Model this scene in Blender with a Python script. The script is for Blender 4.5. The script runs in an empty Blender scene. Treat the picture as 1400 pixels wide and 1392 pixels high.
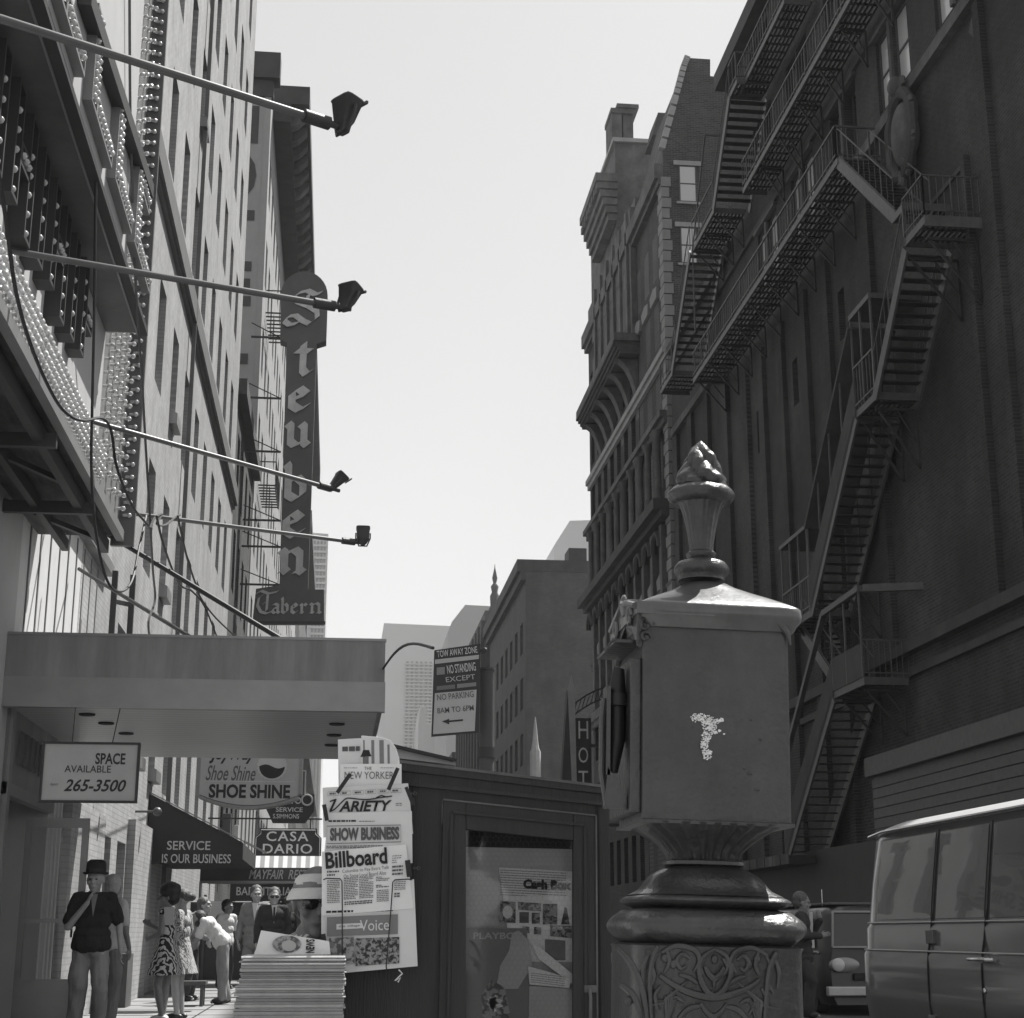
import bpy, bmesh, math, random
from mathutils import Vector, Matrix, noise
from math import sin, cos, pi, radians, atan, tan, sqrt
R_ = random.Random(7)
sc = bpy.context.scene
COL = sc.collection
V = Vector
# ---------------------------------------------------------------- camera
FPX = 2150.0
PITCH = atan(579 / FPX); YAW = atan(245 * cos(PITCH) / FPX); EYE = 1.05
cF = V((sin(YAW) * cos(PITCH), cos(YAW) * cos(PITCH), sin(PITCH)))
cR = V((cos(YAW), -sin(YAW), 0)); cU = cR.cross(cF)
cd = bpy.data.cameras.new('camera'); cam = bpy.data.objects.new('camera', cd); COL.objects.link(cam)
m3 = Matrix((cR, cU, -cF)).transposed()
cam.matrix_world = Matrix.Translation((0, 0, EYE)) @ m3.to_4x4()
cd.sensor_fit = 'HORIZONTAL'; cd.sensor_width = 36; cd.lens = 36 * FPX / 1400
cd.clip_start = 0.1; cd.clip_end = 3000
cd.dof.use_dof = False
sc.camera = cam
def on(x, y, X=None, Y=None, Z=None):
    "world point of a photo pixel on a known plane of the street"
    d = cF * FPX + cR * (x - 700) - cU * (y - 696)
    t = X / d.x if X is not None else Y / d.y if Y is not None else (Z - EYE) / d.z
    return V((d.x * t, d.y * t, d.z * t + EYE))
# ---------------------------------------------------------------- materials
def mat(name, base, rough=.7, var=.12, scale=3., bump=.0, bscale=40., metal=0., brick=None, stretch=None,
        coat=0., spec=.5, dirt=0., wave=None, alpha=1.):
    m = bpy.data.materials.new(name); m.use_nodes = True
    nt = m.node_tree; N = nt.nodes; L = nt.links
    b = N['Principled BSDF']; b.inputs['Roughness'].default_value = rough; b.inputs['Metallic'].default_value = metal
    b.inputs['Specular IOR Level'].default_value = spec
    if coat: b.inputs['Coat Weight'].default_value = coat; b.inputs['Coat Roughness'].default_value = .08
    tc = N.new('ShaderNodeTexCoord'); mp = N.new('ShaderNodeMapping'); L.new(tc.outputs['Object'], mp.inputs[0])
    if stretch: mp.inputs['Scale'].default_value = stretch
    n = N.new('ShaderNodeTexNoise'); n.inputs['Scale'].default_value = scale; n.inputs['Detail'].default_value = 6
    n.inputs['Roughness'].default_value = .65; L.new(mp.outputs[0], n.inputs['Vector'])
    mr = N.new('ShaderNodeMapRange'); L.new(n.outputs[0], mr.inputs[0])
    mr.inputs[1].default_value = .3; mr.inputs[2].default_value = .7
    mr.inputs[3].default_value = base * (1 - var); mr.inputs[4].default_value = min(.95, base * (1 + var))
    val = mr.outputs[0]; hgt = None
    if brick:
        sp = N.new('ShaderNodeSeparateXYZ'); cb = N.new('ShaderNodeCombineXYZ'); L.new(tc.outputs['Object'], sp.inputs[0])
        L.new(sp.outputs[0 if brick[0] == 'x' else 1], cb.inputs[0]); L.new(sp.outputs[2], cb.inputs[1])
        bt = N.new('ShaderNodeTexBrick'); L.new(cb.outputs[0], bt.inputs[0]); bt.inputs['Scale'].default_value = 1.
        bt.inputs['Brick Width'].default_value = brick[1]; bt.inputs['Row Height'].default_value = brick[2]
        bt.inputs['Mortar Size'].default_value = brick[3]; bt.inputs['Mortar Smooth'].default_value = .1
        bt.inputs['Color1'].default_value = (1, 1, 1, 1); k = 1 - brick[5]; bt.inputs['Color2'].default_value = (k, k, k, 1)
        q = brick[4]; bt.inputs['Mortar'].default_value = (q, q, q, 1)
        mu = N.new('ShaderNodeMath'); mu.operation = 'MULTIPLY'; L.new(val, mu.inputs[0]); L.new(bt.outputs['Color'], mu.inputs[1])
        val = mu.outputs[0]; hgt = bt.outputs['Fac']
    if dirt:
        n2 = N.new('ShaderNodeTexNoise'); n2.inputs['Scale'].default_value = scale * .35; n2.inputs['Detail'].default_value = 8
        n2.inputs['Roughness'].default_value = .75
        m2 = N.new('ShaderNodeMapping'); m2.inputs['Scale'].default_value = (1, 1, .25); L.new(tc.outputs['Object'], m2.inputs[0]); L.new(m2.outputs[0], n2.inputs[0])
        r2 = N.new('ShaderNodeMapRange'); L.new(n2.outputs[0], r2.inputs[0]); r2.inputs[1].default_value = .38; r2.inputs[2].default_value = .62
        r2.inputs[3].default_value = 1 - dirt; r2.inputs[4].default_value = 1
        mu = N.new('ShaderNodeMath'); mu.operation = 'MULTIPLY'; L.new(val, mu.inputs[0]); L.new(r2.outputs[0], mu.inputs[1]); val = mu.outputs[0]
    if wave:
        w = N.new('ShaderNodeTexWave'); w.wave_type = 'BANDS'; w.bands_direction = wave[0]; w.inputs['Scale'].default_value = wave[1]
        w.inputs['Distortion'].default_value = wave[2]; L.new(tc.outputs['Object'], w.inputs[0])
        r3 = N.new('ShaderNodeMapRange'); L.new(w.outputs['Fac'], r3.inputs[0]); r3.inputs[1].default_value = .5 - wave[4]; r3.inputs[2].default_value = .5 + wave[4]
        r3.inputs[3].default_value = wave[3]; r3.inputs[4].default_value = 1
        mu = N.new('ShaderNodeMath'); mu.operation = 'MULTIPLY'; L.new(val, mu.inputs[0]); L.new(r3.outputs[0], mu.inputs[1]); val = mu.outputs[0]
    L.new(val, b.inputs['Base Color'])
    if bump or brick:
        bp = N.new('ShaderNodeBump'); bp.inputs['Strength'].default_value = bump or .5
        bp.inputs['Distance'].default_value = .01
        nb = N.new('ShaderNodeTexNoise'); nb.inputs['Scale'].default_value = bscale; nb.inputs['Detail'].default_value = 4; L.new(mp.outputs[0], nb.inputs[0])
        if hgt is not None:
            s = N.new('ShaderNodeMath'); s.operation = 'MULTIPLY_ADD'; L.new(hgt, s.inputs[0]); s.inputs[1].default_value = -1.2; L.new(nb.outputs[0], s.inputs[2])
            L.new(s.outputs[0], bp.inputs['Height'])
        else: L.new(nb.outputs[0], bp.inputs['Height'])
        L.new(bp.outputs[0], b.inputs['Normal'])
    m.diffuse_color = (base, base, base, 1)
    return m
M = {}
def defm(k, *a, **kw): M[k] = mat(k, *a, **kw)
defm('white_brick', .38, .85, .16, 2.5, .3, 60, brick=('y', .21, .075, .008, .74, .12), dirt=.24)
defm('siding', .5, .7, .08, 2, .3, 50, brick=('y', 6., .115, .012, .35, .03), dirt=.12)
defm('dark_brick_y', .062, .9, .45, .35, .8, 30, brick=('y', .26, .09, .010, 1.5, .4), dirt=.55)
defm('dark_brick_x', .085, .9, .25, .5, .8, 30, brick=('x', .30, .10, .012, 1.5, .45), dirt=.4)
defm('mid_brick_x', .12, .9, .15, .6, .5, 40, brick=('x', .42, .15, .012, .9, .15), dirt=.35)
defm('old_stone', .13, .85, .4, 1.2, .5, 20, dirt=.45)
defm('pale_stone', .34, .8, .12, 2, .3, 30, dirt=.15)
defm('quoin_stone', .24, .8, .12, 2, .3, 30, dirt=.15)
defm('dark_stone', .07, .85, .25, 1.2, .3, 30, dirt=.25)
defm('belt_dark', .12, .7, .12, 2)
defm('grey_wall', .40, .8, .08, 1, .2, 40, dirt=.12)
defm('letter_paint', .07, .8, .1, 3)
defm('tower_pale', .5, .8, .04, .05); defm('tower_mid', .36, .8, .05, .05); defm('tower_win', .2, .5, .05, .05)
defm('concrete', .25, .85, .10, 1.2, .25, 60, dirt=.15)
defm('asphalt', .06, .9, .2, 1.5, .5, 80)
defm('kerb', .3, .8, .15, 2, .3, 40, dirt=.2)
defm('iron', .022, .55, .25, 6, .15, 60)
defm('rail_paint', .078, .5, .25, 5, .1, 60)
defm('alarm_paint', .050, .38, .30, 7, .5, 60, coat=.3, dirt=.4)
defm('alarm_cap', .10, .34, .25, 9, .12, 40, coat=.5, dirt=.35)
defm('alarm_black', .008, .5, .2, 9)
defm('chip', .8, .8, .25, 60)
defm('kiosk_wood', .022, .6, .25, 4, .5, 25, stretch=(6, 6, .6), dirt=.35)
defm('kiosk_edge', .10, .6, .3, 8, .4, 30, dirt=.4)
defm('kiosk_dark', .006, .8, .2, 5)
defm('board', .42, .85, .08, 5)
defm('paper', .66, .85, .04, 8, .15, 20); defm('paper_light', .76, .85, .04, 8, .15, 20); defm('paper_old', .45, .9, .05, 8, .15, 20)
defm('ink', .02, .8, .1, 8); defm('ink_soft', .16, .8, .15, 90); defm('ink_mid', .09, .8, .1, 20)
def photo_mat(name, lo, hi, sc_):
    m = bpy.data.materials.new(name); m.use_nodes = True; nt = m.node_tree; N = nt.nodes; L = nt.links; b = N['Principled BSDF']; b.inputs['Roughness'].default_value = .8
    tc = N.new('ShaderNodeTexCoord'); n = N.new('ShaderNodeTexNoise'); n.inputs['Scale'].default_value = sc_; n.inputs['Detail'].default_value = 5; n.inputs['Distortion'].default_value = .6; L.new(tc.outputs['Object'], n.inputs[0])
    r = N.new('ShaderNodeMapRange'); r.interpolation_type = 'SMOOTHSTEP'; L.new(n.outputs[0], r.inputs[0]); r.inputs[1].default_value = .42; r.inputs[2].default_value = .58; r.inputs[3].default_value = lo; r.inputs[4].default_value = hi
    L.new(r.outputs[0], b.inputs['Base Color']); M[name] = m
photo_mat('halftone', .10, .34, 55); photo_mat('halftone_dark', .03, .30, 70); defm('print_grey', .2, .85, .05, 6)
defm('elastic', .02, .7, .2, 9)
defm('steel_fascia', .27, .42, .30, 1.6, .08, 20, metal=.35, dirt=.34, stretch=(1.6, 1, .15))  # vertically stretched tone streaks imitate faint panel reflections; dirt adds stains
defm('steel_soffit', .52, .38, .06, .9, metal=.3, wave=('Y', 1.7, 0, .86, .12))
defm('sign_white', .46, .5, .05, 3, dirt=.08)
defm('sign_face_grey', .36, .5, .06, 3, dirt=.08)
defm('sign_black', .016, .5, .15, 3); defm('sign_dark', .095, .55, .15, 1.5, dirt=.2)
defm('sign_letter', .62, .55, .14, 3, dirt=.25); defm('neon_letter', .62, .5, .1, 4)
defm('marquee_dark', .035, .6, .25, 1.5, .1, 20, dirt=.3)
defm('marquee_mid', .11, .5, .2, 2, .1, 20, dirt=.3)
defm('marquee_white', .42, .6, .06, 2, dirt=.1)
defm('channel', .18, .5, .1, 3, dirt=.1)
defm('rust', .06, .85, .7, 3, .4, 20, stretch=(3, .6, 1), dirt=.5)
defm('cable', .015, .6, .1, 5)
defm('pole', .09, .4, .15, 6, metal=.2); defm('lamp_body', .025, .5, .3, 12, .2, 40)
defm('lens', .05, .15, .1, 5)
defm('rib_white', .55, .7, .06, 2, .1, 30, dirt=.10)
defm('alu', .25, .35, .1, 3, metal=.5)
defm('awning_dark', .032, .85, .12, 3, .3, 120, dirt=.2); defm('awning_text', .48, .85, .08, 5)
defm('awning_stripe', .8, .85, .05, 3, wave=('X', 1.4, 0, .45, .06))
defm('awning_mid', .085, .85, .12, 3, .3, 120)
defm('shop_dark', .03, .6, .3, 1.2); defm('shop_mid', .10, .7, .3, 1.2, dirt=.3)
defm('van_paint', .075, .32, .12, 1.5, coat=.7, dirt=.25); defm('dark_van_paint', .012, .38, .1, 1.5, coat=.3); defm('stack_paper', .42, .9, .1, 20, .3, 40); defm('stack_paper_dark', .32, .9, .1, 20, .3, 40); defm('van_roof', .55, .4, .05, 2, coat=.3)  # stack papers are coloured darker for the shade on the stack's front
defm('van_trim', .4, .3, .1, 5, metal=.6); defm('rubber', .02, .8, .1, 6); defm('chrome', .6, .15, .05, 5, metal=1.)
defm('seam', .008, .7, .1, 5)
defm('skin_shaded', .13, .5, .12, 14, .1, 60); defm('skin', .34, .55, .10, 14, .1, 60); defm('skin_dark', .22, .55, .1, 14, .1, 60); defm('hair', .03, .6, .3, 40, .4, 90); defm('hair_mid', .09, .6, .3, 40, .4, 90); defm('hair_white', .45, .7, .2, 40, .3, 90)  # vendor's skin colour is darkened to stand for his hat brim's shade
defm('cloth_black', .013, .9, .2, 9, .3, 90); defm('cloth_grey', .24, .9, .12, 7, .4, 60); defm('cloth_white', .6, .9, .05, 7, .3, 60)
defm('cloth_mid', .2, .9, .12, 7, .3, 60); defm('cloth_dark', .03, .85, .2, 7, .3, 60)
defm('shoe', .02, .4, .1, 8); defm('shoe_white', .6, .5, .05, 8); defm('eye', .02, .3, .0, 5); defm('lip', .12, .6, .0, 5)
def pat(name, lo, hi, scale, dist, wtype='RINGS'):
    m = bpy.data.materials.new(name); m.use_nodes = True; nt = m.node_tree; N = nt.nodes; L = nt.links
    b = N['Principled BSDF']; b.inputs['Roughness'].default_value = .85
    tc = N.new('ShaderNodeTexCoord'); w = N.new('ShaderNodeTexWave'); w.wave_type = wtype
    w.inputs['Scale'].default_value = scale; w.inputs['Distortion'].default_value = dist; w.inputs['Detail'].default_value = 1.5
    w.inputs['Detail Scale'].default_value = 1.4
    L.new(tc.outputs['Object'], w.inputs[0]); r = N.new('ShaderNodeMapRange'); L.new(w.outputs['Fac'], r.inputs[0])
    r.inputs[1].default_value = .42; r.inputs[2].default_value = .58; r.inputs[3].default_value = lo; r.inputs[4].default_value = hi
    L.new(r.outputs[0], b.inputs['Base Color']); M[name] = m
pat('dress_print', .02, .6, 9.0, 9.0); pat('shirt_print', .12, .5, 14., 10.)
def glass(name, base, rough=.05, refl=.5):
    m = bpy.data.materials.new(name); m.use_nodes = True; nt = m.node_tree; N = nt.nodes; L = nt.links
    b = N['Principled BSDF']; b.inputs['Base Color'].default_value = (base,) * 3 + (1,); b.inputs['Roughness'].default_value = rough
    b.inputs['Specular IOR Level'].default_value = refl; b.inputs['Coat Weight'].default_value = .6; b.inputs['Coat Roughness'].default_value = .02
    bp = N.new('ShaderNodeBump'); n = N.new('ShaderNodeTexNoise'); n.inputs['Scale'].default_value = 1.2; L.new(n.outputs[0], bp.inputs['Height'])
    bp.inputs['Strength'].default_value = .05; bp.inputs['Distance'].default_value = .03; L.new(bp.outputs[0], b.inputs['Normal']); L.new(bp.outputs[0], b.inputs['Coat Normal'])
    M[name] = m
glass('pane', .02); glass('pane_pale', .5, .3); glass('van_glass', .06, .2, .5); glass('pane_grey', .10, .2)  # the paler panes only have a lighter base colour
def clear(name, a=.25, refl=True):
    m = bpy.data.materials.new(name); m.use_nodes = True; nt = m.node_tree; N = nt.nodes; L = nt.links
    N.remove(N['Principled BSDF']); g = N.new('ShaderNodeBsdfGlossy'); g.inputs['Roughness'].default_value = .03
    t = N.new('ShaderNodeBsdfTransparent'); t.inputs[0].default_value = (.93, .93, .93, 1); mx = N.new('ShaderNodeMixShader')
    fr = N.new('ShaderNodeFresnel'); fr.inputs[0].default_value = 1.5
    ad = N.new('ShaderNodeMath'); ad.operation = 'ADD'; ad.inputs[1].default_value = a; ad.use_clamp = True; L.new(fr.outputs[0], ad.inputs[0])
    L.new(ad.outputs[0], mx.inputs[0]); L.new(t.outputs[0], mx.inputs[1]); L.new(g.outputs[0], mx.inputs[2])
    L.new(mx.outputs[0], N['Material Output'].inputs[0]); M[name] = m
clear('clear_glass', .0)
def bulbm():
    m = bpy.data.materials.new('bulb'); m.use_nodes = True; b = m.node_tree.nodes['Principled BSDF']
    b.inputs['Base Color'].default_value = (.66, .66, .66, 1); b.inputs['Roughness'].default_value = .12
    b.inputs['Transmission Weight'].default_value = .45; b.inputs['Coat Weight'].default_value = .5; M['bulb'] = m
bulbm()
# ---------------------------------------------------------------- mesh builder
class MB:
    def __init__(s): s.v = []; s.f = []; s.sm = []
    def add(s, vs, fs, smooth=False, mx=None):
        o = len(s.v)
        s.v += [(mx @ V(p)) if mx is not None else V(p) for p in vs]
        s.f += [tuple(i + o for i in f) for f in fs]; s.sm += [smooth] * len(fs); return s
    def box(s, a, b, mx=None, ch=0):
        x0, y0, z0 = [min(a[i], b[i]) for i in range(3)]; x1, y1, z1 = [max(a[i], b[i]) for i in range(3)]
        vs = [(x0, y0, z0), (x1, y0, z0), (x1, y1, z0), (x0, y1, z0), (x0, y0, z1), (x1, y0, z1), (x1, y1, z1), (x0, y1, z1)]
        return s.add(vs, [(0, 3, 2, 1), (4, 5, 6, 7), (0, 1, 5, 4), (1, 2, 6, 5), (2, 3, 7, 6), (3, 0, 4, 7)], False, mx)
    def quad(s, a, b, c, d): return s.add([a, b, c, d], [(0, 1, 2, 3)])
    def prism(s, pts, axis, lo, hi, mx=None, smooth=False):
        "closed outline (2d, ccw) extruded along axis 0/1/2"
        n = len(pts)
        def P(p, h):
            q = [p[0], p[1]]; q.insert(axis, h); return tuple(q)
        vs = [P(p, lo) for p in pts] + [P(p, hi) for p in pts]
        fs = [tuple(range(n))[::-1], tuple(range(n, 2 * n))] + [(i, (i + 1) % n, n + (i + 1) % n, n + i) for i in range(n)]
        return s.add(vs, fs, smooth, mx)
    def tube(s, pts, r, seg=8, closed=False, cap=True):
        pts = [V(p) for p in pts]; n = len(pts); rr = r if isinstance(r, (list, tuple)) else [r] * n
        vs = []; up = None
        for i, p in enumerate(pts):
            t = (pts[min(i + 1, n - 1)] - pts[max(i - 1, 0)])
            if t.length < 1e-9: t = V((0, 0, 1))
            t.normalize()
            if up is None:
                up = V((0, 0, 1)) if abs(t.z) < .9 else V((1, 0, 0))
            a = t.cross(up)
            if a.length < 1e-6: a = t.orthogonal()
            a.normalize(); b = a.cross(t); up = b
            for k in range(seg):
                an = 2 * pi * k / seg; vs.append(p + a * cos(an) * rr[i] + b * sin(an) * rr[i])
        fs = []
        for i in range(n - 1):
            for k in range(seg):
                k2 = (k + 1) % seg; fs.append((i * seg + k, i * seg + k2, (i + 1) * seg + k2, (i + 1) * seg + k))
        if cap: fs += [tuple(range(seg))[::-1], tuple(range((n - 1) * seg, n * seg))]
        return s.add(vs, fs, seg > 5)
    def bar(s, a, b, w, h=None, up=(0, 0, 1)):
        "rectangular bar from a to b"
        a, b = V(a), V(b); h = h or w; t = (b - a); L = t.length; t.normalize(); u = V(up)
        if abs(t.dot(u)) > .98: u = V((0, 1, 0))
        x = t.cross(u).normalized(); z = x.cross(t)
        mx = Matrix((x, t, z)).transposed().to_4x4(); mx.translation = a
        return s.box((-w / 2, 0, -h / 2), (w / 2, L, h / 2), mx)
    def lathe(s, prof, seg=32, c=(0, 0, 0), sq=0, rx=1, ry=1, mod=None, a0=0, a1=2 * pi):
        "profile [(r,z)]; sq>0 squares the plan; mod(angle,z)->factor"
        vs = []; c = V(c)
        for r, z in prof:
            for k in range(seg):
                an = a0 + (a1 - a0) * k / seg; f = 1.
                if sq:
                    p = 2 + sq; f = (abs(cos(an)) ** p + abs(sin(an)) ** p) ** (-1 / p)
                if mod: f *= mod(an, z)
                vs.append(c + V((r * f * cos(an) * rx, r * f * sin(an) * ry, z)))
        n = len(prof); fs = []
        for i in range(n - 1):
            for k in range(seg):
                k2 = (k + 1) % seg; fs.append((i * seg + k, i * seg + k2, (i + 1) * seg + k2, (i + 1) * seg + k))
        fs += [tuple(range(seg))[::-1], tuple(range((n - 1) * seg, n * seg))]
        return s.add(vs, fs, True)
    def ball(s, c, r, seg=12, rings=8, mx=None):
        c = V(c); r3 = r if isinstance(r, (list, tuple)) else (r, r, r); vs = []; fs = []
        vs.append(V((0, 0, -r3[2])))
        for i in range(1, rings):
            t = -pi / 2 + pi * i / rings
            for k in range(seg):
                a = 2 * pi * k / seg; vs.append(V((cos(t) * cos(a) * r3[0], cos(t) * sin(a) * r3[1], sin(t) * r3[2])))
        vs.append(V((0, 0, r3[2]))); n = len(vs)
        if mx is not None: vs = [mx @ p for p in vs]
        vs = [p + c for p in vs]
        for k in range(seg): fs.append((0, 1 + (k + 1) % seg, 1 + k)); fs.append((n - 1, n - 1 - seg + k, n - 1 - seg + (k + 1) % seg))
        for i in range(rings - 2):
            for k in range(seg):
                a = 1 + i * seg + k; b = 1 + i * seg + (k + 1) % seg; fs.append((a, b, b + seg, a + seg))
        return s.add(vs, fs, True)
    def mesh(s, name):
        me = bpy.data.meshes.new(name); me.from_pydata(s.v, [], s.f); me.update()
        me.polygons.foreach_set('use_smooth', s.sm); return me
    def build(s, name, m, parent=None, bevel=0, sharp=None):
        me = s.mesh(name)
        if isinstance(m, str): m = M[m]
        me.materials.append(m)
        bm = bmesh.new(); bm.from_mesh(me); bmesh.ops.recalc_face_normals(bm, faces=bm.faces)
        if bevel:
            es = [e for e in bm.edges if len(e.link_faces) == 2 and e.calc_face_angle(0) > .6]
            bmesh.ops.bevel(bm, geom=es, offset=bevel, segments=2, affect='EDGES', profile=.6)
        bm.to_mesh(me); bm.free()
        if any(s.sm):
            try: me.set_sharp_from_angle(angle=radians(sharp or 42))
            except Exception: pass
        o = bpy.data.objects.new(name, me); COL.objects.link(o)
        if parent is not None:
            o.parent = parent; o.matrix_parent_inverse = parent.matrix_basis.inverted()
        return o
def tag(o, label, cat=None, group=None, kind=None):
    if label: o['label'] = label
    if cat: o['category'] = cat
    if group: o['group'] = group
    if kind: o['kind'] = kind
    return o
def thing(name, label, cat, loc=(0, 0, 0), group=None, kind=None, rz=0):
    o = bpy.data.objects.new(name, None); COL.objects.link(o); o.location = loc; o.rotation_euler = (0, 0, rz); o.empty_display_size = .2
    return tag(o, label, cat, group, kind)
def struct(o): o['kind'] = 'structure'; return o
def part_copy(src, name, parent, mw):
    c = bpy.data.objects.new(name, src.data); COL.objects.link(c); c.parent = parent
    c.matrix_parent_inverse = parent.matrix_basis.inverted(); c.matrix_basis = mw; return c
# text ------------------------------------------------------------
DG = None
def text_mesh(body, bold=0, shear=0, space=1, extrude=0.0):
    cu = bpy.data.curves.new('lettering', 'FONT'); cu.body = body; cu.size = 1; cu.offset = bold; cu.shear = shear
    cu.space_character = space; cu.extrude = extrude; cu.align_x = 'LEFT'; cu.resolution_u = 3
    o = bpy.data.objects.new('tmp', cu); COL.objects.link(o); bpy.context.view_layer.update()
    dg = bpy.context.evaluated_depsgraph_get(); me = bpy.data.meshes.new_from_object(o.evaluated_get(dg))
    bpy.data.objects.remove(o); bpy.data.curves.remove(cu); return me
def text(body, m, parent, org, u, v, w, h, bold=.0, shear=0, space=1, name='lettering', lift=.003, depth=0.):
    "lettering fitted in the box at org spanned by unit u,v; normal u x v"
    me = text_mesh(body, bold, shear, space, 0)
    xs = [p.co.x for p in me.vertices]; ys = [p.co.y for p in me.vertices]
    x0, x1, y0, y1 = min(xs), max(xs), min(ys), max(ys); u = V(u).normalized(); v = V(v).normalized(); n = u.cross(v)
    org = V(org)
    if w is None: w = (x1 - x0) * h / (y1 - y0)
    for p in me.vertices:
        p.co = org + u * ((p.co.x - x0) / (x1 - x0) * w) + v * ((p.co.y - y0) / (y1 - y0) * h) + n * lift
    me.materials.clear(); me.materials.append(M[m])
    if depth:
        bm = bmesh.new(); bm.from_mesh(me); r = bmesh.ops.extrude_face_region(bm, geom=bm.faces[:])
        for g in r['geom']:
            if isinstance(g, bmesh.types.BMVert): g.co += n * depth
        bmesh.ops.recalc_face_normals(bm, faces=bm.faces); bm.to_mesh(me); bm.free()
    me.name = name; o = bpy.data.objects.new(name, me); COL.objects.link(o)
    if parent is not None: o.parent = parent; o.matrix_parent_inverse = parent.matrix_basis.inverted()
    return o
# blackletter by a broad nib ---------------------------------------
BL = {
 'S': ([[(1.0, .95), (.84, .90), (.62, 1.0), (.36, .92), (.24, .78), (.36, .66), (.66, .56), (.90, .42), (.92, .24), (.70, .06), (.50, .14), (.30, .28), (.10, .24), (.0, .10), (.14, .0), (.36, .06), (.52, .18)], [(.66, .9), (.58, .64)]]),
 't': ([[(.48, 1.25), (.46, .18), (.62, .02), (.82, .14)], [(.18, .95), (.78, .95)]]),
 'e': ([[(.50, .98), (.22, .76), (.22, .22), (.52, .02), (.84, .22)], [(.50, .98), (.80, .74), (.26, .50)]]),
 'u': ([[(.12, .96), (.24, .84), (.24, .18), (.40, .03), (.70, .2)], [(.62, .96), (.74, .84), (.74, .16), (.88, .04)]]),
 'b': ([[(.16, 1.55), (.24, 1.4), (.24, .2), (.50, .02), (.78, .24), (.78, .74), (.58, .96), (.26, .78)]]),
 'n': ([[(.10, .92), (.24, .82), (.24, .14), (.34, .04)], [(.26, .78), (.58, .96), (.76, .80), (.76, .14), (.90, .04)], [(.12, .1), (.24, .14)], [(.62, .1), (.76, .14)]]),
 'a': ([[(.16, .82), (.44, .96), (.72, .84), (.72, .16), (.88, .04)], [(.72, .58), (.36, .54), (.20, .34), (.22, .12), (.42, .02), (.70, .2)]]),
 'r': ([[(.14, .92), (.28, .82), (.28, .14), (.42, .03)], [(.28, .72), (.56, .96), (.80, .80)], [(.14, .1), (.28, .14)]]),
 'T': ([[(.0, 1.25), (.3, 1.42), (.7, 1.25), (1.2, 1.40)], [(.5, 1.28), (.18, 1.0), (.10, .5), (.3, .1), (.62, .0), (.95, .16)], [(.66, 1.2), (.62, .2)], [(.66, .8), (.42, .6)]]),
}
def nib(mb, ch, org, u, v, sx, sy, w, lift, ang=42, depth=.03):
    n = V(u).cross(V(v)); nb = (cos(radians(ang)) * w / 2, sin(radians(ang)) * w / 2)
    for q, st in enumerate(BL[ch]):
        for i in range(len(st) - 1):
            a = (st[i][0] * sx, st[i][1] * sy); b = (st[i + 1][0] * sx, st[i + 1][1] * sy)
            pts = [(a[0] - nb[0], a[1] - nb[1]), (a[0] + nb[0], a[1] + nb[1]), (b[0] + nb[0], b[1] + nb[1]), (b[0] - nb[0], b[1] - nb[1])]
            l = lift + .0012 * i + .006 * q
            f = [org + V(u) * p[0] + V(v) * p[1] + n * l for p in pts]; g = [org + V(u) * p[0] + V(v) * p[1] + n * (l + depth) for p in pts]
            mb.add(f + g, [(3, 2, 1, 0), (4, 5, 6, 7), (0, 1, 5, 4), (1, 2, 6, 5), (2, 3, 7, 6), (3, 0, 4, 7)])
# wall with real openings -------------------------------------------
def wall(name, m, parent, O, u, n, L, z0, z1, wins, deep=.25, thick=.3):
    "wall sheet from O along u, normal n; wins = [(u0,u1,v0,v1)]"
    O, u, n = V(O), V(u), V(n); mb = MB()
    us = sorted({0., L} | {w[0] for w in wins} | {w[1] for w in wins}); vs = sorted({z0, z1} | {w[2] for w in wins} | {w[3] for w in wins})
    P = lambda a, b, d=0: O + u * a + V((0, 0, 1)) * b - n * d
    for i in range(len(us) - 1):
        j = 0
        while j < len(vs) - 1:
            a, b = us[i], us[i + 1]
            def hole(c, d): return any(w[0] <= (a + b) / 2 <= w[1] and w[2] <= (c + d) / 2 <= w[3] for w in wins)
            if hole(vs[j], vs[j + 1]): j += 1; continue
            k = j
            while k + 1 < len(vs) - 1 and not hole(vs[k + 1], vs[k + 2]): k += 1
            mb.quad(P(a, vs[j]), P(b, vs[j]), P(b, vs[k + 1]), P(a, vs[k + 1])); j = k + 1
    for a, b, c, d in wins:
        mb.quad(P(a, c), P(a, d), P(a, d, deep), P(a, c, deep)); mb.quad(P(b, c), P(b, c, deep), P(b, d, deep), P(b, d))
        mb.quad(P(a, c), P(a, c, deep), P(b, c, deep), P(b, c)); mb.quad(P(a, d), P(b, d), P(b, d, deep), P(a, d, deep))
        mb.quad(P(a, c, deep + .16), P(b, c, deep + .16), P(b, d, deep + .16), P(a, d, deep + .16))
    # body behind
    return mb, P
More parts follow.
